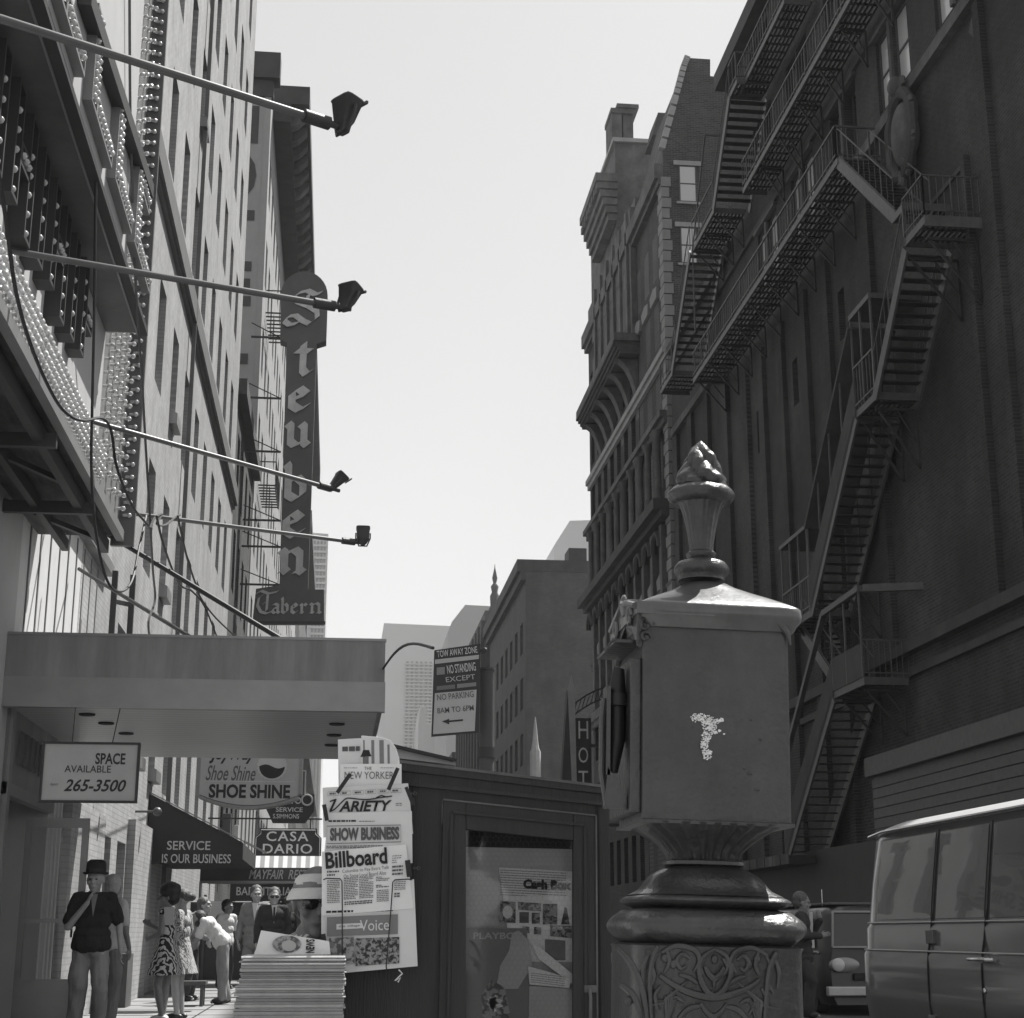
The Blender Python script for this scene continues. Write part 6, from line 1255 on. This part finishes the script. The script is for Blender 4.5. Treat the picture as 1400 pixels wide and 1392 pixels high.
# ================================================================ PEOPLE
def cap_(w, a, b, ra, rb, seg=12):
    a, b = V(a), V(b); n = 5; pts = [a.lerp(b, k / n) for k in range(n + 1)]; w.tube(pts, [ra + (rb - ra) * k / n for k in range(n + 1)], seg); w.ball(a, ra, seg, 8); w.ball(b, rb, seg, 8)
def frame(axis, side):
    z = V(axis).normalized(); x = V(side); x = (x - z * x.dot(z)).normalized(); y = z.cross(x); return Matrix((x, y, z)).transposed().to_4x4()
def fuse(w, name, m_, par, T, vox=.009, fold=0, fs=9., smooth=3):
    me = w.mesh(name); o = bpy.data.objects.new(name, me); COL.objects.link(o)
    md = o.modifiers.new('r', 'REMESH'); md.mode = 'VOXEL'; md.voxel_size = vox; md.use_smooth_shade = True
    ms = o.modifiers.new('s', 'SMOOTH'); ms.factor = .6; ms.iterations = smooth
    bpy.context.view_layer.update(); dg = bpy.context.evaluated_depsgraph_get(); nm = bpy.data.meshes.new_from_object(o.evaluated_get(dg)); o.modifiers.clear(); o.data = nm; bpy.data.meshes.remove(me)
    if fold:
        ns = [v.normal.copy() for v in nm.vertices]
        for v, n in zip(nm.vertices, ns):
            p = v.co; q = V((p.x * fs, p.y * fs, p.z * fs * .55)); v.co = p + n * fold * (noise.noise(q) + .5 * noise.noise(q * 2.3 + V((3, 1, 7))))
    for v in nm.vertices: v.co = T @ v.co
    nm.materials.clear(); nm.materials.append(M[m_]); nm.name = name; nm.polygons.foreach_set('use_smooth', [True] * len(nm.polygons)); nm.update()
    o.parent = par; o.matrix_parent_inverse = par.matrix_basis.inverted(); return o
def hand(w, wr, d, side, sgn, s=1., curl=.35):
    d = V(d).normalized(); F_ = frame(d, side); m3_ = F_.to_3x3(); X = m3_ @ V((1, 0, 0)); Yv = m3_ @ V((0, 1, 0)); wr = V(wr)
    w.ball(wr + d * .045 * s, (.040 * s, .017 * s, .052 * s), 12, 8, F_)
    for k, (o_, L_) in enumerate([(-.030, .062), (-.010, .074), (.010, .070), (.029, .055)]):
        b = wr + d * .085 * s + X * o_ * s; m_ = b + (d * cos(curl) + Yv * sin(curl)) * L_ * .55 * s; e_ = m_ + (d * cos(curl * 2.4) + Yv * sin(curl * 2.4)) * L_ * .5 * s
        cap_(w, b - d * .02, m_, .0088 * s, .0082 * s, 8); cap_(w, m_, e_, .0082 * s, .007 * s, 8)
    b = wr + d * .03 * s - X * .032 * s * sgn; m_ = b + (d * .7 - X * .6 * sgn + Yv * .3).normalized() * .04 * s; cap_(w, b, m_, .011 * s, .009 * s, 8); cap_(w, m_, m_ + (d + Yv * .4).normalized() * .03 * s, .009 * s, .007 * s, 8)
def person(label, loc, rz, J=None, top='cloth_grey', legs='cloth_dark', skin='skin', hair='hair', hat=None, sleeve=1, build=1., H=1.75, head=(0, 0), shoe='shoe', dress=None, vox=.010, jacket=False, hairstyle='short', grp=None, tie=False, barelegs=False, hatm='cloth_black', foldk=1., apron=None, glasses=False):
    j = dict(pel=(0, 0, .93), che=(0, 0, 1.30), nek=(0, -.01, 1.445), hed=(0, -.03, 1.575), ls=(.17, 0, 1.385), rs=(-.17, 0, 1.385), le=(.24, .02, 1.13), re=(-.24, .02, 1.13), lw=(.26, -.06, .89), rw=(-.26, -.06, .89),
             lh=(.09, 0, .90), rh=(-.09, 0, .90), lk=(.10, -.03, .49), rk=(-.10, -.03, .49), la=(.10, .02, .09), ra=(-.10, .02, .09), lhd=(.0, -.15, -1), rhd=(0, -.15, -1), ltoe=(.03, -1, 0), rtoe=(-.03, -1, 0))
    j.update(J or {}); j = {k: V(v) for k, v in j.items()}
    t = thing('person', label, 'person', loc, grp); T = Matrix.Translation(V(loc)) @ Matrix.Rotation(rz, 4, 'Z') @ Matrix.Scale(H / 1.75, 4); B = build
    side = (j['ls'] - j['rs']).normalized(); ax = (j['che'] - j['pel']).normalized(); F_ = frame(ax, side)
    hy, hp = head; HR = (Matrix.Rotation(hy, 4, 'Z') @ Matrix.Rotation(hp, 4, 'X')) @ Matrix.Scale(1.13, 4)
    # body
    w = MB(); h = j['hed']; hv = lambda x, y, z: h + (HR.to_3x3() @ V((x, y, z)))
    w.ball(hv(0, .012, .035), (.076, .094, .09), 20, 14, HR); w.ball(hv(0, -.012, -.035), (.060, .074, .082), 16, 12, HR); w.ball(hv(0, -.052, -.09), (.030, .026, .022), 12, 8, HR)
    cap_(w, hv(0, -.086, .012), hv(0, -.103, -.024), .009, .014, 8); w.ball(hv(0, -.083, .028), (.052, .016, .010), 12, 6, HR); w.ball(hv(0, -.080, -.058), (.026, .012, .009), 10, 6, HR)
    for s in (-1, 1): w.ball(hv(s * .077, .008, -.004), (.010, .019, .030), 10, 8, HR); w.ball(hv(s * .042, -.058, -.025), (.024, .022, .022), 10, 6, HR)
    cap_(w, j['nek'] - V((0, 0, .05)), hv(0, .015, -.05), .058, .052)
    for f, rx, ry, rz_ in [(0., .155, .105, .12), (.35, .140, .10, .12), (.7, .150, .105, .12), (1.0, .165, .105, .12)]: w.ball(j['pel'].lerp(j['che'], f), (rx * B, ry * B, rz_), 16, 10, F_)
    cap_(w, j['ls'] - side * .03, j['rs'] + side * .03, .06, .06); cap_(w, j['che'], j['nek'], .09, .06)
    for a in 'lr':
        sg = 1 if a == 'l' else -1
        cap_(w, j[a + 's'], j[a + 'e'], .048, .040); cap_(w, j[a + 'e'], j[a + 'w'], .040, .026); d = j[a + 'hd']; hand(w, j[a + 'w'], d if d.length else (0, 0, -1), side.cross(d) if abs(side.dot(d.normalized())) < .5 else V((0, 0, 1)), sg)
        cap_(w, j[a + 'h'], j[a + 'k'], .082, .055); cap_(w, j[a + 'k'], j[a + 'k'].lerp(j[a + 'a'], .35), .054, .056); cap_(w, j[a + 'k'].lerp(j[a + 'a'], .35), j[a + 'a'], .055, .036); cap_(w, j[a + 'a'], j[a + 'a'] + j[a + 'toe'].normalized() * .15 - V((0, 0, .05)), .036, .026)
    fuse(w, 'body', skin, t, T, vox)
    # eyes and mouth
    w = MB()
    for s in (-1, 1): w.ball(hv(s * .030, -.079, .008), (.011, .006, .006), 8, 6, HR)
    w.v = [T @ p for p in w.v]; w.build('eyes', 'eye', t)
    # hair
    if hair:
        w = MB()
        if hat == 'bucket': w.ball(hv(0, .045, -.02), (.078, .06, .06), 12, 8, HR)
        elif hairstyle == 'short': w.ball(hv(0, .030, .056), (.090, .100, .092), 16, 10, HR); w.ball(hv(0, .055, .0), (.082, .066, .08), 12, 8, HR)
        elif hairstyle == 'bouffant': w.ball(hv(0, .03, .075), (.105, .125, .11), 16, 10, HR); w.ball(hv(0, .06, -.0), (.095, .085, .09), 12, 8, HR); w.ball(hv(0, .09, .11), (.06, .06, .055), 12, 8, HR)
        elif hairstyle == 'bun': w.ball(hv(0, .022, .052), (.085, .098, .09), 16, 10, HR); w.ball(hv(0, .12, .04), (.05, .05, .05), 12, 8, HR)
        elif hairstyle == 'long': w.ball(hv(0, .022, .052), (.09, .10, .09), 16, 10, HR); w.ball(hv(0, .06, -.05), (.088, .06, .12), 12, 8, HR)
        fuse(w, 'hair', hair, t, T, .010, .006, 30., 1)
    if hat == 'fedora':
        w = MB(); w.lathe([(.085, .0), (.115, -.004), (.128, .008), (.127, .013), (.103, .010), (.098, .018), (.096, .075), (.090, .108), (.062, .128), (.03, .122), (.01, .112)], 24, (0, 0, 0), rx=.92, ry=1.12); R2 = Matrix.Translation(hv(0, .0, .055)) @ HR @ Matrix.Rotation(-.06, 4, 'X'); w.v = [T @ (R2 @ p) for p in w.v]; w.build('hat', hatm, t, sharp=60)
        w = MB(); w.lathe([(.0995, .016), (.0995, .042)], 24, rx=.92, ry=1.12); w.v = [T @ (R2 @ p) for p in w.v]; w.build('hat_band', 'elastic', t)
    if hat == 'bucket':
        R2 = Matrix.Translation(hv(0, .0, .036)) @ HR @ Matrix.Rotation(-.1, 4, 'X')
        w = MB(); w.lathe([(.084, .0), (.086, .015), (.083, .03), (.078, .036), (.06, .04), (.01, .045)], 28, rx=1, ry=1.1, mod=lambda a, z: 1 + .015 * sin(6 * a + z * 50)); w.v = [T @ (R2 @ p) for p in w.v]; w.build('hat', 'cloth_mid', t, sharp=80)
        w = MB(); w.lathe([(.084, .012), (.090, .012), (.099, -.004), (.106, -.022), (.105, -.026), (.097, -.010), (.086, .0)], 32, rx=1, ry=1.1, mod=lambda a, z: 1 + .03 * sin(3 * a)); w.v = [T @ (R2 @ p) for p in w.v]; w.build('hat_brim', 'cloth_white', t, sharp=80)
        w = MB(); w.lathe([(.0825, .024), (.078, .044), (.066, .058), (.03, .064), (.01, .064)], 28, rx=1.02, ry=1.12); w.v = [T @ (R2 @ p) for p in w.v]; w.build('hat_crown', 'cloth_white', t, sharp=80)
    if glasses:
        w = MB()
        for s in (-1, 1): w.ball(hv(s * .034, -.090, .004), (.029, .010, .021), 12, 8, HR); w.bar(hv(s * .058, -.08, .012), hv(s * .08, .01, .012), .005)
        w.bar(hv(-.01, -.094, .01), hv(.01, -.094, .01), .005); w.v = [T @ p for p in w.v]; w.build('sunglasses', 'pane', t)
    # top
    w = MB(); e = .018 if not jacket else .032
    for f, rx, ry, rz_ in [(-.05, .166, .126, .09), (.25, .156, .118, .12), (.6, .155, .115, .12), (1.0, .172, .112, .11)]: w.ball(j['pel'].lerp(j['che'], f), (rx * B + e, ry * B + e * .8, rz_ + e * .5), 18, 12, F_)
    if not jacket and not dress:
        q_ = MB(); rr_ = .158 * B + e; q_.lathe([(rr_ * .8, -.035), (rr_ + .004, -.035), (rr_ + .008, .0), (rr_, .06), (rr_ * .8, .08)], 28, ry=.78); FT = Matrix.Translation(j['pel']) @ F_; w.add([FT @ p for p in q_.v], q_.f, True)
    if jacket: w.ball(j['pel'] - ax * .10, (.165 * B + e, .12 * B + e, .12), 16, 10, F_)
    for a in 'lr': cap_(w, j['nek'] - V((0, 0, .045)), j[a + 's'].lerp(j['nek'], .15), .055 + e * .3, .058 + e * .3)
    cap_(w, j['ls'], j['rs'], .058 + e * .4, .058 + e * .4); cap_(w, j['che'], j['nek'] - V((0, 0, .02)), .11, .066)
    for a in 'lr':
        sh, el, wr = j[a + 's'], j[a + 'e'], j[a + 'w']
        if sleeve: cap_(w, sh, sh.lerp(el, .78 if sleeve == 1 else 1.), .064 + e * .3, .066 + e * .3 if sleeve == 1 else .054 + e * .3)
        if sleeve == 2: cap_(w, el, el.lerp(wr, .97), .054 + e * .3, .040 + e * .2)
    if not dress: fuse(w, 'jacket' if jacket else 'shirt', top, t, T, vox, .009 * foldk, 15.)
    else:
        w.lathe([(.150, .0), (.175, -.08), (.225, -.22), (.29, -.40), (.28, -.405), (.14, -.39), (.10, 0)], 28, j['pel'] + V((0, 0, .08)), ry=.8, mod=lambda a, z: 1 + .05 * sin(7 * a) * min(1, -z * 4)); fuse(w, 'dress', dress, t, T, vox, .010, 8.)
    if jacket:
        w = MB(); c = j['che'] + V((0, 0, .03)); fy_ = -.145 - .01 * B; w.prism([(-.045, c.z + .12), (0, c.z - .16), (.045, c.z + .12)], 1, c.y + fy_ - .006, c.y + fy_ + .03); w.v = [T @ p for p in w.v]; w.build('shirt_front', 'cloth_white', t)
        if tie: w = MB(); w.prism([(-.014, c.z + .09), (-.018, c.z - .1), (0, c.z - .14), (.018, c.z - .1), (.014, c.z + .09)], 1, c.y + fy_ - .012, c.y + fy_ - .007); w.v = [T @ p for p in w.v]; w.build('tie', 'cloth_dark', t)
    # legs
    if legs and not barelegs:
        w = MB(); w.ball(j['pel'] - ax * .05, (.148 * B + .006, .106 * B + .006, .11), 16, 10, F_)
        for a in 'lr':
            hp_, kn, an = j[a + 'h'], j[a + 'k'], j[a + 'a']; cap_(w, hp_ - V((0, -.012, .05)), kn, .098 * (.5 + B / 2), .088); cap_(w, kn, an + V((0, 0, .02)), .086, .076)
        fuse(w, 'trousers', legs, t, T, vox, .018 * foldk, 7.)
    for a in 'lr':
        w = MB(); an = j[a + 'a']; d = j[a + 'toe'].normalized(); w.ball(an + d * .04 - V((0, 0, .035)), (.046, .125, .05), 14, 10, frame((0, 0, 1), V((0, 0, 1)).cross(d) * -1)); w.v = [V((p.x, p.y, max(p.z, an.z - .088))) for p in w.v]; w.v = [T @ p for p in w.v]; w.build('shoe', shoe, t)
    return t, T, hv
gz = 0.
p = on(126, 1275, Y=17.4)
ph, T_, hv_ = person('man in black hat and black short sleeved shirt walking with his hand at his chin', (p.x, 17.4, 0), .12, dict(re=(-.245, -.09, 1.10), rw=(-.06, -.24, 1.34), rhd=(.35, .1, 1), le=(.27, .04, 1.12), lw=(.30, -.02, .86), lk=(.12, -.10, .49), la=(.13, .02, .09), rk=(-.11, -.02, .49), ra=(-.12, .06, .09)), 'cloth_black', 'cloth_grey', 'skin', None, 'fedora', 1, 1.12, 1.76, (-.25, .05), vox=.0085, foldk=1.5)
w = MB(); w.prism([(-.035, 1.43), (.0, 1.20), (.035, 1.43)], 1, -.165, -.15); w.v = [T_ @ q for q in w.v]; w.build('undershirt', 'cloth_mid', ph)
p = on(143, 1275, Y=19.2); person('man with white hair and white shirt half hidden behind the man in the black hat', (p.x + .05, 19.2, 0), 2.6, None, 'cloth_white', 'cloth_mid', 'skin_dark', 'hair_white', None, 1, 1.05, 1.72, (.4, 0))
p = on(229, 1275, Y=19.9); pw, T2, hv2 = person('woman in a short boldly patterned dress with bouffant hair holding a white book', (p.x, 19.9, 0), -1.9, dict(re=(-.2, -.12, 1.14), rw=(-.02, -.24, 1.22), rhd=(.8, -.2, .4), lw=(.16, -.2, 1.05), lhd=(-.6, -.6, .3), lk=(.10, -.06, .49), la=(.12, .04, .11), ra=(-.08, -.04, .11)), 'dress_print', None, 'skin_dark', 'hair', None, 0, .86, 1.62, (.5, 0), 'shoe_white', 'dress_print', hairstyle='bouffant', barelegs=True)
q = on(231, 1252, Y=19.72); w = MB(); w.box((q.x - .06, 19.70, q.z - .11), (q.x + .06, 19.73, q.z + .1)); tag(w.build('book', 'cloth_white', bevel=.004), 'white book held against the patterned dress', 'book')
p = on(249, 1275, Y=20.7); person('woman with a bun and white blouse just behind the woman in the patterned dress', (p.x, 20.7, 0), -1.8, None, 'cloth_white', None, 'skin', 'hair_mid', None, 1, .85, 1.60, (.3, 0), 'shoe', 'shirt_print', hairstyle='bun', barelegs=True)
p = on(297, 1275, Y=25.2); pb_, T3, _ = person('man in a white shirt bending forward over the pavement', (p.x + .08, 25.2, 0), -1.45, dict(che=(0, -.22, 1.19), nek=(0, -.32, 1.29), hed=(0, -.42, 1.27), ls=(.18, -.28, 1.22), rs=(-.18, -.28, 1.22), le=(.2, -.38, .98), re=(-.2, -.36, .98), lw=(.12, -.50, .80), rw=(-.12, -.50, .80), lhd=(0, -1, -.5), rhd=(0, -1, -.5), lk=(.1, .03, .49), rk=(-.1, .03, .49), la=(.1, .03, .09), ra=(-.1, .10, .09)), 'cloth_white', 'cloth_grey', 'skin_dark', 'hair', None, 1, 1., 1.72, (0, -.6))
p = on(262, 1275, Y=26.4); person('person in grey clothes with fair hair leaning beside the bending man', (p.x, 26.4, 0), 1.2, dict(che=(0, -.10, 1.27), nek=(0, -.16, 1.42), hed=(0, -.22, 1.54), ls=(.17, -.1, 1.37), rs=(-.17, -.1, 1.37), lw=(.1, -.36, 1.0), rw=(-.1, -.36, 1.0), le=(.2, -.16, 1.1), re=(-.2, -.16, 1.1)), 'cloth_mid', 'cloth_dark', 'skin', 'hair_mid', None, 2, .92, 1.66, (0, -.2), hairstyle='long')
w = MB(); p = on(262, 1275, Y=24.6); w.box((p.x - .18, 24.5, .3), (p.x + .25, 24.9, .36)).box((p.x - .15, 24.53, 0), (p.x - .1, 24.58, .3)).box((p.x + .17, 24.53, 0), (p.x + .22, 24.58, .3)).box((p.x - .15, 24.82, 0), (p.x - .1, 24.87, .3)).box((p.x + .17, 24.82, 0), (p.x + .22, 24.87, .3)); tag(w.build('shine_box', 'shop_mid', bevel=.008), 'low wooden shoeshine box in front of the bending man', 'box')
p = on(373, 1275, Y=26.5); person('man with glasses in a dark suit and tie walking towards the camera', (p.x, 26.5, 0), .1, dict(lk=(.1, -.12, .5)), 'cloth_dark', 'cloth_dark', 'skin', 'hair_mid', None, 2, 1.08, 1.78, (0, 0), jacket=True, tie=True, glasses=True)
p = on(349, 1275, Y=28.2); person('tall man in a light grey suit walking left of the man in the dark suit', (p.x, 28.2, 0), -.1, None, 'cloth_mid', 'cloth_mid', 'skin', 'hair_mid', None, 2, 1.05, 1.86, (.3, 0), jacket=True)
p = on(392, 1275, Y=31.); person('dark haired man in dark clothes passing behind the man in the dark suit', (p.x, 31., 0), .9, None, 'cloth_dark', 'cloth_dark', 'skin_dark', 'hair', None, 2, 1., 1.72, (.3, 0))
p = on(309, 1275, Y=31.5); person('person in a white shirt standing in the restaurant doorway', (p.x, 31.5, 0), .7, None, 'cloth_white', 'cloth_dark', 'skin_dark', 'hair', None, 1, .95, 1.68, (.3, 0))
# vendor seated beside the kiosk
p = on(424, 1275, Y=6.36)
person('seated vendor in white bucket hat behind the newspaper stack', (p.x - .030, 6.40, -.40), .0, dict(pel=(0, 0, .93), rs=(-.12, 0, 1.36), ls=(.09, .02, 1.36), hed=(.055, -.05, 1.56), nek=(.03, -.02, 1.44), lh=(.07, -.05, .92), rh=(-.09, -.05, .92), lk=(.08, -.42, .90), rk=(-.12, -.42, .90), la=(.08, -.42, .50), ra=(-.12, -.42, .50), le=(.12, -.16, 1.15), lw=(.02, -.34, 1.1), re=(-.15, -.12, 1.14), rw=(-.04, -.33, 1.08), lhd=(-.5, -1, 0), rhd=(.5, -1, 0)), 'shirt_print', 'cloth_grey', 'skin_shaded', 'hair', 'bucket', 1, .85, 1.75, (.12, .08), glasses=True, vox=.007)
w = MB(); w.box((p.x - .24, 6.25, 0), (p.x + .06, 6.6, .42)); tag(w.build('stool', 'kiosk_wood', bevel=.01), 'dark wooden box stool under the seated vendor', 'stool')
# passer-by cut by the left edge
person('passer-by in a patterned shirt cut off by the left edge of the photo', (-1.99, 8.55, 0), 2.9, dict(le=(.26, .05, 1.14), re=(-.26, .05, 1.14)), 'shirt_print', 'cloth_grey', 'skin_dark', 'hair', None, 1, 1.1, 1.72, (0, 0))
# man by the far van
p = on(1096, 1275, Y=23.3); person('man in a dark suit standing beside the far van with one hand raised', (p.x, 23.3, -.15), 1.15, dict(le=(.22, -.1, 1.12), lw=(.10, -.26, 1.34), lhd=(-.2, .2, 1), re=(-.24, -.06, 1.12), rw=(-.12, -.28, 1.12), rhd=(.5, -.6, .2), rk=(-.1, -.12, .5), ra=(-.1, -.05, .09)), 'cloth_dark', 'cloth_dark', 'skin_dark', 'hair_mid', None, 2, 1.0, 1.80, (.2, .1), jacket=True)
# ================================================================ light and air
SUN_EL, SUN_AZ = 60., 38.      # azimuth measured from +X towards +Y
sd = V((cos(radians(SUN_EL)) * cos(radians(SUN_AZ)), cos(radians(SUN_EL)) * sin(radians(SUN_AZ)), sin(radians(SUN_EL))))
l = bpy.data.lights.new('sun', 'SUN'); l.energy = 4.8; l.angle = radians(.5); l.color = (1, .99, .97)
lo = bpy.data.objects.new('sun', l); COL.objects.link(lo); lo.rotation_euler = sd.to_track_quat('Z', 'Y').to_euler(); lo.location = (20, 20, 60)
wd = bpy.data.worlds.new('World'); sc.world = wd; wd.use_nodes = True; nt = wd.node_tree; N = nt.nodes; L = nt.links
sk = N.new('ShaderNodeTexSky'); sk.sky_type = 'NISHITA'; sk.sun_disc = False; sk.sun_elevation = radians(SUN_EL); sk.sun_rotation = radians(90 - SUN_AZ)
sk.air_density = 1.; sk.dust_density = 1.3; sk.ozone_density = 1.
bw = N.new('ShaderNodeRGBToBW'); L.new(sk.outputs[0], bw.inputs[0]); pw = N.new('ShaderNodeMath'); pw.operation = 'POWER'; L.new(bw.outputs[0], pw.inputs[0]); pw.inputs[1].default_value = .5
ml = N.new('ShaderNodeMath'); ml.operation = 'MULTIPLY'; L.new(pw.outputs[0], ml.inputs[0]); ml.inputs[1].default_value = 2.0; L.new(ml.outputs[0], N['Background'].inputs[0]); N['Background'].inputs[1].default_value = .122
sc.view_settings.view_transform = 'Standard'; sc.view_settings.look = 'None'; sc.view_settings.gamma = 1; sc.view_settings.exposure = .8
HAZE = .00042
if HAZE:
    w = MB(); w.box((-70, -45, -1.6), (70, 690, 170)); hz = w.build('haze', M['seam']); hz['kind'] = 'stuff'; hm = bpy.data.materials.new('haze'); hm.use_nodes = True; hn = hm.node_tree; hn.nodes.remove(hn.nodes['Principled BSDF'])
    pv = hn.nodes.new('ShaderNodeVolumePrincipled'); pv.inputs['Color'].default_value = (.95, .95, .95, 1); pv.inputs['Density'].default_value = HAZE; pv.inputs['Anisotropy'].default_value = 0.
    hn.links.new(pv.outputs[0], hn.nodes['Material Output'].inputs['Volume']); hz.data.materials.clear(); hz.data.materials.append(hm)
sc.render.filter_size = 1.9; sc.render.engine = 'CYCLES'; sc.cycles.max_bounces = 6; sc.render.resolution_x = 1024; sc.render.resolution_y = 1018
for k_ in list(bpy.data.objects):
    if k_.type == 'MESH' and not k_.data.polygons: print('EMPTY', k_.name)
